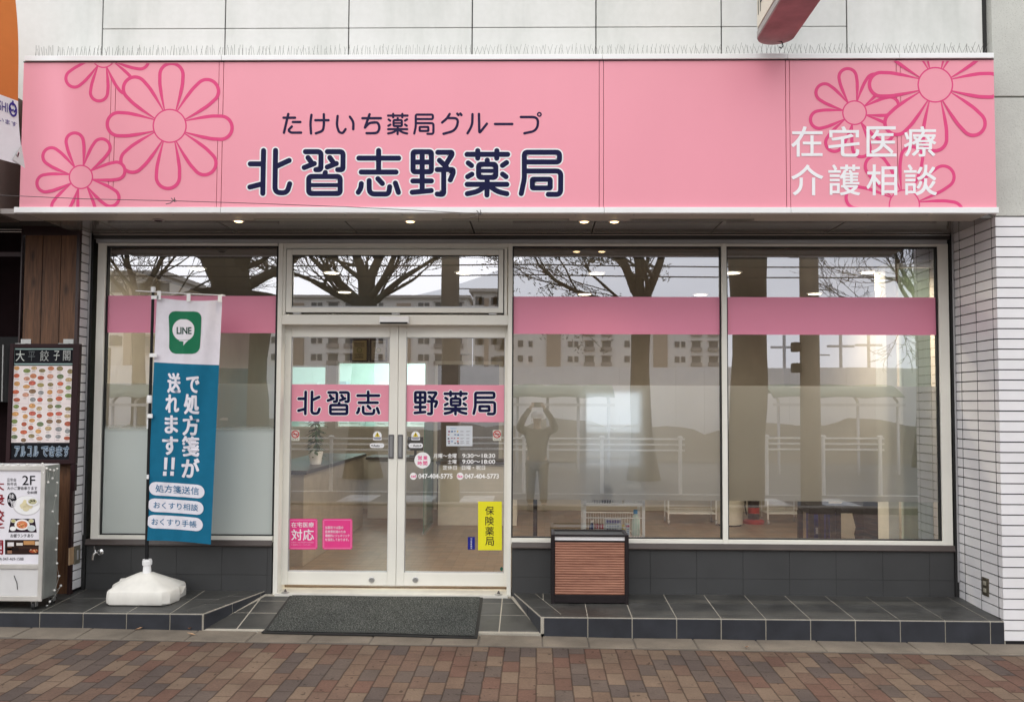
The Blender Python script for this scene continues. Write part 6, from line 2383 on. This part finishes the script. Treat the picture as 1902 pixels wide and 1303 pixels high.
# black bench, pedestal table, blue boxes, dark cupboard
yb_ = 1.55
q0, q1 = P(1503, 937, yb_), P(1552, 955, yb_)
t = thing("bench", "black padded bench with square legs behind the right window", "bench", ((q0.x + q1.x) / 2, yb_ + .18, ZF))
MB().box(q0.x, q1.x, yb_, yb_ + .38, q1.z, q0.z).build("seat", mat("black vinyl", (.007, .006, .007, 1), .6, .2, 6, 0, 0, None, .1), t, bevel=.012)
for x in (q0.x + .02, q1.x - .02):
    for y in (yb_ + .02, yb_ + .36):
        MB().box(x - .022, x + .022, y - .022, y + .022, ZF, q1.z).build("leg", 'dark', t, bevel=.002)
for i, (px_, w_) in enumerate(((1523, 22), (1549, 18))):
    q_ = P(px_, 985, yb_ + .5)
    hw2 = w_ / 2 * (yb_ + 7.25) / F
    t = thing("blue_carton", ("blue carton with white marks under the bench, left of the pair", "blue carton under the bench, right of the pair")[i], "carton", (q_.x, yb_ + .6, ZF))
    MB().box(q_.x - hw2, q_.x + hw2, yb_ + .5, yb_ + .75, ZF, ZF + .36, S(34, 44, 110)).build("box_body", 'print', t, bevel=.003)
    MB().box(q_.x - hw2 * .7, q_.x + hw2 * .5, yb_ + .498, yb_ + .5, ZF + .16, ZF + .22, S(200, 205, 220)).build("box_mark", 'print', t)
q_ = P(1597, 990, 1.5)
t = thing("pedestal_stool", "black stool with turned pedestal and splayed feet at the right of the right window", "stool", (q_.x, 1.5, ZF))
MB().lathe((q_.x, 1.5, 0), [(.15, P(1597, 948, 1.5).z), (.16, P(1597, 944, 1.5).z), (.16, P(1597, 936, 1.5).z), (.14, P(1597, 932, 1.5).z)], 28).build("seat", 'black', t, smooth=40)
MB().lathe((q_.x, 1.5, ZF), [(.05, .10), (.035, .16), (.05, .24), (.035, .30), (.07, P(1597, 948, 1.5).z - ZF)], 20).build("pedestal", 'black', t, smooth=60)
for k in range(4):
    a = pi / 4 + k * pi / 2
    MB().tube([(q_.x, 1.5, ZF + .13), (q_.x + .13 * cos(a), 1.5 + .13 * sin(a), ZF + .08), (q_.x + .20 * cos(a), 1.5 + .20 * sin(a), ZF + .018)], [.024, .022, .016], 8).build("foot", 'black', t, smooth=60)
q0, q1 = P(1638, 905, .62), P(1646.5, 905, .62)
t = thing("folded_board", "narrow black folded board standing beside the white post", "board", ((q0.x + q1.x) / 2, .64, ZF))
MB().box(q0.x, q1.x, .60, 1.05, ZF + .01, P(1642, 828, .62).z).build("board", mat("matt black", (.007, .007, .008, 1), .7, .2, 6, 0, 0, None, .1), t, bevel=.004)
MB().box(q0.x - .01, q1.x + .005, .60, 1.05, ZF, ZF + .012).build("foot", 'black', t)
q0, q1 = P(1554, 894, 1.9), P(1562, 990, 1.9)
t = thing("chair", "black chair with a slatted back beside the stool behind the right window", "chair", (q0.x + .2, 2.1, ZF))
cb = mat("matt black", (.007, .007, .008, 1), .7, .2, 6, 0, 0, None, .1)
zs_ = .62
MB().box(q0.x, q0.x + .42, 1.9, 2.3, zs_ - .05, zs_).build("seat", cb, t, bevel=.01)
for x in (q0.x + .02, q0.x + .40):
    for y in (1.92, 2.28):
        MB().box(x - .018, x + .018, y - .018, y + .018, ZF, (zs_ - .05 if y < 2 else q0.z)).build("leg", cb, t)
for k in range(4):
    MB().box(q0.x + .04, q0.x + .38, 2.27, 2.285, zs_ + .10 + k * .085, zs_ + .15 + k * .085).build("back_slat", cb, t)
# white post and blind at the right end
q0, q1 = P(1647, 700, .30), P(1666, 700, .30)
structure(MB().box(q0.x, q1.x, .30, .52, ZF, ZCE).build("interior_post", mat("white post", (.80, .79, .72, 1), .6)))
xa, xb = q1.x + .004, P(1731, 700, .24).x
t = thing("vertical_blind", "pale green vertical blind at the right end of the right window", "blind", ((xa + xb) / 2, .27, ZF))
mb = MB()
n = 30
for k in range(n):
    x0, x1 = xa + (xb - xa) * k / n, xa + (xb - xa) * (k + 1) / n
    dy = .012 if k % 2 else -.012
    o_ = random.uniform(-.004, .004)
    mb.prism([(x0, .25 - dy + o_, ZF + .02), (x1, .25 + dy, ZF + .02), (x1, .252 + dy, ZF + .02), (x0, .252 - dy + o_, ZF + .02)], (0, 0, ZCE - ZF - .06))
mb.build("slats", translucent("pale green slats", (.82, .88, .81, 1)), t)
MB().box(xa, xb, .23, .28, ZCE - .035, ZCE - .001).build("head_rail", 'aluw', t)

# ceiling lights in the shop
for i, (px_, py_, lab) in enumerate(((616, 505, "round lit ceiling light seen through the left part of the transom window"), (861, 505, "round lit ceiling light seen through the right part of the transom window"), (1108, 506, "round lit ceiling light in the near row behind the middle window"), (1361, 505, "round lit ceiling light in the near row just right of the mullion"), (1614, 504, "round lit ceiling light in the near row at the right"), (640, 541, "round lit ceiling light in the far row, lower left of the transom window"), (1086, 545, "round lit ceiling light in the far row at the left of the middle window"), (1301, 546, "round lit ceiling light in the far row at the right of the middle window"), (1513, 544, "round lit ceiling light in the far row behind the right window"), (366, 497, "round lit ceiling light in the bay behind the left window"))):
    c = G(px_, py_, ZCE)
    t = thing("ceiling_light", lab, "ceiling light", (c.x, c.y, ZCE), "round ceiling lights in the shop")
    MB().lathe((c.x, c.y, ZCE), [(.080, 0), (.080, -.006), (.066, -.010)], 28).build("rim", 'aluw', t, smooth=40)
    MB().lathe((c.x, c.y, ZCE - .006), [(.064, 0), (.062, -.006), (.04, -.009)], 28).build("diffuser", 'lampw', t, smooth=60)
    ld = bpy.data.lights.new("ceiling_lamp", 'AREA')
    ld.shape = 'DISK'
    ld.size = .2
    ld.energy = 3 if px_ in (640, 366) else (22 if px_ == 1614 else 17 if py_ > 500 and py_ < 510 else 9)
    ld.color = (1.0, .87, .69)
    lo = bpy.data.objects.new("ceiling_lamp", ld)
    col.objects.link(lo)
    lo.parent = t
    lo.location = (0, 0, -.03)

# ------------------------------------------------------------------ the street behind the camera, seen mirrored in the glass
# bank of soil and hoarding across the road
def bank(u, v):
    x = -34 + 68 * u
    y = -20.4 - 6.5 * v
    h = .95 * sin(min(1, v * 1.8) * pi / 2) + .12 * sin(x * 1.7) + .16 * sin(x * .61 + 1) + .08 * sin(x * 3.9)
    return Vector((x, y, -.14 + max(0, h) * min(1, v * 2.2)))
mb = MB()
mb.grid(bank, 140, 10)
structure(mb.build("soil_bank", concrete("soil", (.095, .078, .058), .3), smooth=60))
t = thing("hoarding", "long pale construction hoarding across the road, reflected in the windows", "hoarding", (0, -28, -.2))
hm = mat("pale hoarding", (.80, .78, .75, 1), .6, .05, .6)
yh = -28.0
zh_ = M(1100, 681, 28 + 6.75).z
mb = MB()
for k in range(60):
    x = -32 + k * 1.1
    mb.box(x, x + 1.092, yh - .04, yh, -.2, zh_ + .02 * sin(k * 1.3))
mb.build("sheet", hm, t)
mb = MB()
for k in range(22):
    mb.box(-32 + k * 3, -31.94 + k * 3, yh - .12, yh - .05, -.2, zh_ - .1)
mb.build("posts", 'steel', t)

# guard rails by the road
def guard(lab, px0, px1):
    a, b = M(px0, 813, 17.7), M(px1, 813, 17.7)
    x0, x1 = min(a.x, b.x), max(a.x, b.x)
    y = a.y
    t = thing("guard_rail", lab, "guard rail", ((x0 + x1) / 2, y, -.16), "white guard rails along the road")
    gw = mat("worn white rail", (.70, .69, .66, 1), .4, .12, 5)
    for py_ in (813, 823.5, 834):
        z = M(px0, py_, 17.7).z
        MB().tube([(x0, y, z), (x1, y, z)], .020, 10).build("rail", gw, t, smooth=60)
    n = max(2, int((x1 - x0) / 1.45))
    for k in range(n + 1):
        x = x0 + .1 + (x1 - x0 - .2) * k / n
        mb = MB()
        mb.tube([(x, y + .05, -.16), (x, y + .05, M(px0, 810, 17.7).z)], .036, 12)
        mb.lathe((x, y + .05, M(px0, 810, 17.7).z), [(.055, -.01), (.060, .01), (.03, .035)], 14)
        mb.build("post", gw, t, smooth=50)
guard("white three rail guard rail, right stretch of the reflection", 1413, 1642)
guard("white three rail guard rail, middle stretch of the reflection", 820, 1272)
guard("white three rail guard rail, left stretch of the reflection", 330, 760)

# shelters with curved green roofs
def shelter(lab, px0, px1):
    D = 24
    a, b = M(px0, 716, D), M(px1, 716, D)
    x0, x1 = min(a.x, b.x), max(a.x, b.x)
    t = thing("street_shelter", lab, "shelter", ((x0 + x1) / 2, a.y, -.16))
    zt_h, zl_h = a.z, M(px0, 752, D).z
    mb = MB()
    mb.grid(lambda u, v: Vector((x0 + (x1 - x0) * u, a.y - .9 + 1.9 * v, zl_h + (zt_h - zl_h) * sin(pi * (.12 + .76 * (1 - v) * .9)) + .04 * abs(sin(u * 9)))), 40, 8)
    mb.build("roof", mat("green sheet roof", (.19, .24, .195, 1), .85, .15, 2), t, smooth=60, thick=.02)
    mb = MB()
    mb.box(x0, x1, a.y + .98, a.y + 1.03, zl_h - .02, zl_h + .05)
    mb.build("gutter", mat("shelter gutter", (.55, .53, .49, 1), .4), t)
    n = 4
    for k in range(n):
        x = x0 + .15 + (x1 - x0 - .3) * k / (n - 1)
        MB().tube([(x, a.y + .9, -.16), (x, a.y + .9, zl_h + .1), (x, a.y + .2, zt_h - .05)], .04, 8).build("post", 'alug', t, smooth=60)
shelter("low shelter with a curved green roof, middle of the reflection", 952, 1136)
shelter("low shelter with a curved green roof, right of the reflection", 1418, 1652)
shelter("low shelter with a curved green roof, left of the reflection", 190, 330)

# trees
bark = mat("bark", (.048, .037, .026, 1), .9, .35, 9, 0, .5, (1, 1, .4))
leafm = mat("withered leaves", (.10, .088, .045, 1), .8, .3, 20)
def bare_tree(lab, px_, D, rpx, fork_py, limbs, seed, top=7.5, leaves=False, lean=0.0):
    rd = random.Random(seed)
    b = M(px_, 751, D)
    gz = -.20
    r0 = rpx / 2 * D / F
    zf = M(px_, fork_py, D).z
    t = thing("street_tree", lab, "tree", (b.x, b.y, gz), "street trees reflected in the glass")
    mb = MB()
    n = 10
    pts, rs = [], []
    for i in range(n + 1):
        f_ = i / n
        z = gz + (zf - gz) * f_
        pts.append((b.x + lean * f_ + .04 * sin(f_ * 5 + seed), b.y + .04 * cos(f_ * 4 + seed), z))
        rs.append(r0 * (1.0 + (.7 if D > 18 else .12) * (1 - f_) ** 6 - .12 * f_ + .04 * sin(f_ * 17) + (.22 * max(0, f_ - .85) / .15)))
    mb.tube(pts, rs, 18)
    mb.build("trunk", bark, t, smooth=60)
    mb = MB()
    lv = MB()
    top_p = Vector(pts[-1])
    def grow(p, d, L_, r_, depth):
        seg = 4
        q_ = [p]
        rr_ = [r_]
        dd = d.copy()
        for i in range(seg):
            dd = (dd + Vector((rd.uniform(-.26, .26), rd.uniform(-.22, .22), rd.uniform(-.10, .16)))).normalized()
            q_.append(q_[-1] + dd * L_ / seg)
            rr_.append(r_ * (1 - .38 * (i + 1) / seg))
        mb.tube(q_, rr_, 8 if depth > 3 else (5 if depth > 1 else 3), (1, 1, 1, 1), False)
        if depth == 0:
            if leaves and rd.random() < .5:
                for k in range(3):
                    c_ = q_[-1] + Vector((rd.uniform(-.25, .25), rd.uniform(-.25, .25), rd.uniform(-.2, .1)))
                    for m_ in range(5):
                        e_ = c_ + Vector((rd.uniform(-.12, .12), rd.uniform(-.12, .12), rd.uniform(-.10, .05)))
                        a_ = Vector((rd.uniform(-1, 1), rd.uniform(-1, 1), rd.uniform(-1, .2))).normalized() * .05
                        s_ = a_.orthogonal().normalized() * .014
                        lv.add([e_ - a_, e_ - s_, e_ + a_, e_ + s_], [(0, 1, 2, 3)])
            return
        for k in range(3 if depth > 3 else 2):
            i = min(seg, rd.randint(1, seg))
            ax = Vector((rd.uniform(-1, 1), rd.uniform(-.6, .6), rd.uniform(-.5, .55)))
            nd = (dd * .75 + ax * .8).normalized()
            grow(q_[i], nd, L_ * rd.uniform(.55, .82), max(.0070, rr_[i] * rd.uniform(.36, .58)), depth - 1)
        grow(q_[-1], (dd + Vector((rd.uniform(-.2, .2), rd.uniform(-.2, .2), .1))).normalized(), L_ * .7, max(.0085, rr_[-1] * .82), depth - 1)
    for (dx, dz, rf, L_) in limbs:
        d = Vector((dx, rd.uniform(-.25, .25), dz)).normalized()
        grow(top_p - Vector((0, 0, rd.uniform(.0, .3))), d, L_ * .62, r0 * rf, 5)
    mb.build("branches", bark, t, smooth=60)
    if leaves:
        lv.build("leaves", leafm, t)
LIM = [(-1.0, .38, .34, 2.4), (-.75, .8, .40, 2.3), (-.2, 1.0, .55, 2.5), (.15, 1.1, .5, 2.6), (.6, .6, .34, 2.4), (1.0, .36, .32, 2.4)]
# M() already mirrors nothing in x: the mirror keeps left and right
bare_tree("broad bare tree with spreading limbs above the entrance in the reflection", 672, 21, 46, 556, LIM, 3)
bare_tree("tree with a flared foot and withered leaves behind the middle window reflection", 1192, 21, 38, 556, [(-1.0, .45, .42, 2.6), (-.3, 1, .55, 2.4), (.05, 1.1, .5, 2.4), (.5, 1.0, .5, 2.5), (.28, 1.2, .4, 2.3)], 8, leaves=True)
bare_tree("thick near tree trunk in the right window reflection", 1382, 15.5, 70, 470, [(-.5, 1, .6, 2.0), (.25, 1.0, .6, 2.0), (.8, .9, .3, 2)], 5, lean=.10)
bare_tree("thick forked tree in the left window reflection", 428, 15.5, 150, 545, [(-.55, 1, .52, 2.2), (.05, 1.0, .5, 2.2), (1.1, .5, .16, 2)], 15)
bare_tree("slender bare tree at the left edge of the reflection", 255, 24, 26, 560, LIM, 19)
bare_tree("slender bare tree at the right edge of the reflection", 1715, 26, 24, 590, LIM, 23)

# utility poles and wires
def upole(lab, px_, D, wpx, signal):
    b = M(px_, 751, D)
    r0 = wpx / 2 * D / F
    t = thing("utility_pole", lab, "utility pole", (b.x, b.y, -.16))
    cm = mat("pole concrete", (.20, .165, .12, 1), .8, .15, 3)
    MB().tube([(b.x, b.y, -.2), (b.x, b.y, 9.0)], [r0, r0 * .78], 20).build("shaft", cm, t, smooth=60)
    mb = MB()
    for k in range(8):
        z = 1.9 + k * .55
        s_ = 1 if k % 2 else -1
        mb.tube([(b.x, b.y, z), (b.x + s_ * (r0 + .16), b.y, z)], .012, 6)
    mb.build("step_bolt", 'steel', t)
    if signal:
        mb = MB()
        for z in (2.15, 2.5, 2.8):
            mb.box(b.x - r0 - .13, b.x - r0, b.y - .08, b.y + .10, z, z + .16)
        mb.build("signal_box", 'black', t, bevel=.02)
    mb = MB()
    mb.box(b.x - .9, b.x + .9, b.y - .05, b.y + .05, 7.6, 7.72)
    mb.build("cross_arm", 'steel', t)
    return b
b1 = upole("brown utility pole with signal boxes in the right window reflection", 1505, 15.0, 38, True)
b2 = upole("brown utility pole reflected in the right half of the transom", 835, 15.0, 37, False)
mb = MB()
for z, dy in ((M(700, 514, 15).z, 0), (M(700, 500, 15).z, .3)):
    pts = []
    for k in range(61):
        x = -30 + k
        pts.append((x, b1.y + dy, z + .04 * ((x % 9) - 4.5) ** 2 / 20))
    mb.tube(pts, .012, 5)
tag(mb.build("overhead_wires", 'black'), "thin overhead wires crossing the sky in the reflection", "wires")

# apartment blocks far behind
aw = mat("pale apartment wall", (.76, .72, .66, 1), .8, .04, .1)
ab = mat("brown stair bay", (.40, .31, .23, 1), .8, .05, .1)
aglass = mat("dark apartment window", (.10, .095, .09, 1), .3, .2, .3)
arail = mat("balcony rail", (.30, .26, .23, 1), .6)
def apartment(lab, px0, px1, D, floors, base_py, floor_px, roof_extra=0.0):
    a, b = M(px0, base_py, D), M(px1, base_py, D)
    x0, x1 = min(a.x, b.x), max(a.x, b.x)
    fh = floor_px * D / F
    z0 = a.z
    y = a.y
    H = floors * fh
    t = thing("apartment_block", lab, "apartment block", ((x0 + x1) / 2, y - 5, z0 - 12))
    MB().box(x0, x1, y - 10, y, z0 - 14, z0 + H).build("wall", aw, t)
    MB().box(x0 - .5, x1 + .5, y - 10.5, y + .8, z0 + H, z0 + H + .45).build("roof", mat("flat roof edge", (.46, .42, .37, 1), .8), t)
    n = max(1, int((x1 - x0) / 13.5))
    bw = (x1 - x0) / n
    proto_w = proto_b = None
    for k in range(n):
        xb0 = x0 + k * bw
        MB().box(xb0 + bw * .34, xb0 + bw * .47, y, y + .35, z0 - 1, z0 + H - .8).build("stair_bay", ab, t)
        for f in range(floors):
            z = z0 + f * fh
            for fx_, wd, hgt in ((.07, .9, 1.1), (.17, .7, 1.0), (.54, .8, 1.0), (.60, .7, 1.0)):
                MB().box(xb0 + bw * fx_, xb0 + bw * fx_ + wd, y, y + .12, z + 1.0, z + 1.0 + hgt).build("window", aglass, t)
            for fx_ in (.70, .86):
                MB().box(xb0 + bw * fx_, xb0 + bw * fx_ + 1.5, y, y + .1, z + .5, z + 2.0).build("window", aglass, t)
                mb = MB()
                mb.box(xb0 + bw * fx_ - .25, xb0 + bw * fx_ + 1.75, y + .1, y + .5, z + 2.05, z + 2.15)
                mb.box(xb0 + bw * fx_ - .2, xb0 + bw * fx_ + 1.7, y + .1, y + .55, z + .3, z + .95)
                mb.build("balcony", arail, t)
apartment("long pale apartment block reflected behind the middle window", 948, 1345, 155, 3, 682, 28)
apartment("pale apartment block with a long flat roof reflected across the transom window", 470, 868, 140, 4, 680, 32)
apartment("corner of a tall pale apartment block at the right of the transom window", 878, 940, 120, 4, 690, 37)
apartment("pale apartment block reflected at the left window", 196, 300, 90, 3, 660, 50)
# distant poles
for px_, py_, lab in ((1457, 622, "thin distant pole left of the utility pole in the right window"), (1562, 620, "thin distant pole in the middle of the right window reflection"), (1614, 618, "thin distant pole with an arm at the right of the right window")):
    b = M(px_, 690, 60)
    t = thing("lamp_pole", lab, "pole", (b.x, b.y, -.2), "distant thin poles")
    zt = M(px_, py_, 60).z
    MB().tube([(b.x, b.y, -.2), (b.x, b.y, zt)], .11, 8).build("shaft", 'alug', t)
    MB().box(b.x - .9, b.x + .9, b.y - .06, b.y + .06, zt - .9, zt - .75).build("cross_arm", 'alug', t)

# ------------------------------------------------------------------ the photographer, standing behind the camera
def skin_body(name, joints, edges, mt, parent, root=0, sub=2):
    me = bpy.data.meshes.new(name)
    o0 = ORG[parent]
    me.from_pydata([Vector(j[:3]) - o0 for j in joints], edges, [])
    o = bpy.data.objects.new(name, me)
    col.objects.link(o)
    o.parent = parent
    reg(o, o0)
    sk = o.modifiers.new("skin", 'SKIN')
    sk.use_smooth_shade = True
    for i, j in enumerate(joints):
        me.skin_vertices[0].data[i].radius = (j[3], j[4] if len(j) > 4 else j[3])
        me.skin_vertices[0].data[i].use_root = (i == root)
    if sub:
        sb = o.modifiers.new("sub", 'SUBSURF')
        sb.levels = sub
        sb.render_levels = sub
    me.materials.append(mt)
    return o
px0_, py0_, g0 = .0, -7.16, zpave(0, -7.16)
PR = thing("person", "person in dark jacket and pale cap raising a phone with both hands, reflected in glass", "person", (px0_, py0_, g0))
skinm = mat("skin", (.42, .27, .20, 1), .5, .06, 8)
J = [(0, py0_, g0 + .80, .13, .10), (0, py0_, g0 + .98, .125, .095), (0, py0_, g0 + 1.14, .15, .10), (0, py0_ + .005, g0 + 1.27, .075, .07), (0, py0_ + .015, g0 + 1.33, .052, .055), (0, py0_ + .03, g0 + 1.41, .078, .090), (0, py0_ + .025, g0 + 1.48, .070, .085)]
E_ = [(0, 1), (1, 2), (2, 3), (3, 4), (4, 5), (5, 6)]
hand_tip = {}
for s_ in (-1, 1):
    k = len(J)
    hx = s_ * .078
    J += [(s_ * .165, py0_, g0 + 1.235, .058), (s_ * .285, py0_ + .12, g0 + 1.27, .046), (s_ * .20, py0_ + .26, g0 + 1.46, .034), (hx + s_ * .02, -6.835, 1.555, .026), (hx + s_ * .012, -6.810, 1.592, .022, .034)]
    E_ += [(2, k), (k, k + 1), (k + 1, k + 2), (k + 2, k + 3), (k + 3, k + 4)]
    hand_tip[s_] = k + 4
    k = len(J)
    J += [(s_ * .095, py0_, g0 + .74, .088), (s_ * .10, py0_ + .015, g0 + .42, .060), (s_ * .105, py0_, g0 + .09, .042), (s_ * .108, py0_ + .11, g0 + .035, .036)]
    E_ += [(0, k), (k, k + 1), (k + 1, k + 2), (k + 2, k + 3)]
skin_body("body", J, E_, skinm, PR)
for s_ in (-1, 1):
    hx = s_ * .078
    for i, (dz, ln) in enumerate(((.030, .052), (.012, .058), (-.006, .055), (-.023, .045))):
        j = [(hx + s_ * .012, -6.812, 1.592 + dz, .0085), (hx + s_ * .004, -6.790, 1.592 + dz, .0080), (hx - s_ * .006, -6.775, 1.592 + dz, .0075), (hx - s_ * (.006 + ln * .5), -6.769, 1.592 + dz, .0065)]
        skin_body("finger", j, [(0, 1), (1, 2), (2, 3)], skinm, PR, 0, 1)
    j = [(hx + s_ * .012, -6.825, 1.570, .010), (hx - s_ * .004, -6.812, 1.566, .009), (hx - s_ * .028, -6.803, 1.575, .008)]
    skin_body("thumb", j, [(0, 1), (1, 2)], skinm, PR, 0, 1)
jack = mat("dark jacket", (.034, .031, .030, 1), .8, .2, 10)
J2 = [(0, py0_, g0 + .64, .175, .135), (0, py0_, g0 + .80, .170, .130), (0, py0_, g0 + .98, .155, .118), (0, py0_, g0 + 1.14, .175, .122), (0, py0_ + .005, g0 + 1.26, .09, .085)]
E2 = [(0, 1), (1, 2), (2, 3), (3, 4)]
for s_ in (-1, 1):
    k = len(J2)
    J2 += [(s_ * .165, py0_, g0 + 1.235, .078), (s_ * .285, py0_ + .12, g0 + 1.27, .064), (s_ * .205, py0_ + .25, g0 + 1.445, .050), (s_ * .105, -6.842, 1.545, .040)]
    E2 += [(3, k), (k, k + 1), (k + 1, k + 2), (k + 2, k + 3)]
skin_body("jacket", J2, E2, jack, PR)
J3 = [(0, py0_, g0 + .78, .150, .115)]
E3 = []
for s_ in (-1, 1):
    k = len(J3)
    J3 += [(s_ * .095, py0_, g0 + .70, .102), (s_ * .10, py0_ + .012, g0 + .42, .078), (s_ * .105, py0_, g0 + .10, .062)]
    E3 += [(0, k), (k, k + 1), (k + 1, k + 2)]
skin_body("trousers", J3, E3, mat("dark trousers", (.030, .030, .034, 1), .85, .2, 10), PR)
for s_ in (-1, 1):
    mb = MB()
    mb.lathe((s_ * .108, py0_ + .05, g0), [(.050, 0), (.052, .03), (.044, .07), (.030, .10)], 16)
    for i, v in enumerate(mb.v):
        v.y = py0_ + .05 + (v.y - py0_ - .05) * 2.3
    mb.build("shoe", 'black', PR, smooth=60)
hc = Vector((0, py0_ + .028, g0 + 1.43))
mb = MB()
mb.lathe(hc, [(.098, .0), (.101, .02), (.098, .06), (.080, .095), (.045, .115), (.004, .12)], 24)
for v in mb.v:
    v.y = hc.y + (v.y - hc.y) * 1.14
mb.prism([(-.07, hc.y + .09, hc.z + .012), (-.05, hc.y + .165, hc.z - .002), (.05, hc.y + .165, hc.z - .002), (.07, hc.y + .09, hc.z + .012)], (0, 0, .008))
mb.build("cap", mat("pale cap", (.50, .49, .48, 1), .8), PR, smooth=50)
fcx = hc + Vector((0, .085, -.02))
mb = MB()
for s_ in (-1, 1):
    mb.lathe(fcx + Vector((s_ * .033, .012, -.005)), [(.004, -.006), (.011, 0), (.004, .006)], 12)
mb.build("eyes", 'black', PR, smooth=60)
mb = MB()
mb.prism([fcx + Vector((-.012, .010, -.035)), fcx + Vector((.012, .010, -.035)), fcx + Vector((0, .004, .0))], (0, .022, -.004))
mb.build("nose", skinm, PR, bevel=.004)
mb = MB()
mb.box(-.022, .022, fcx.y + .006, fcx.y + .016, fcx.z - .060, fcx.z - .053)
mb.build("mouth", mat("lips", (.30, .13, .11, 1), .5), PR, bevel=.003)
for s_ in (-1, 1):
    mb = MB()
    mb.lathe((s_ * .084, hc.y, hc.z - .035), [(.006, -.008), (.026, 0), (.006, .008)], 12, 'X')
    mb.build("ear", skinm, PR, smooth=60)
mb = MB()
mb.box(-.078, .078, -6.786, -6.778, 1.555, 1.632)
ph = mb.build("phone", 'black', None, bevel=.004)
tag(ph, "black phone held up in both hands by the reflected person", "phone")
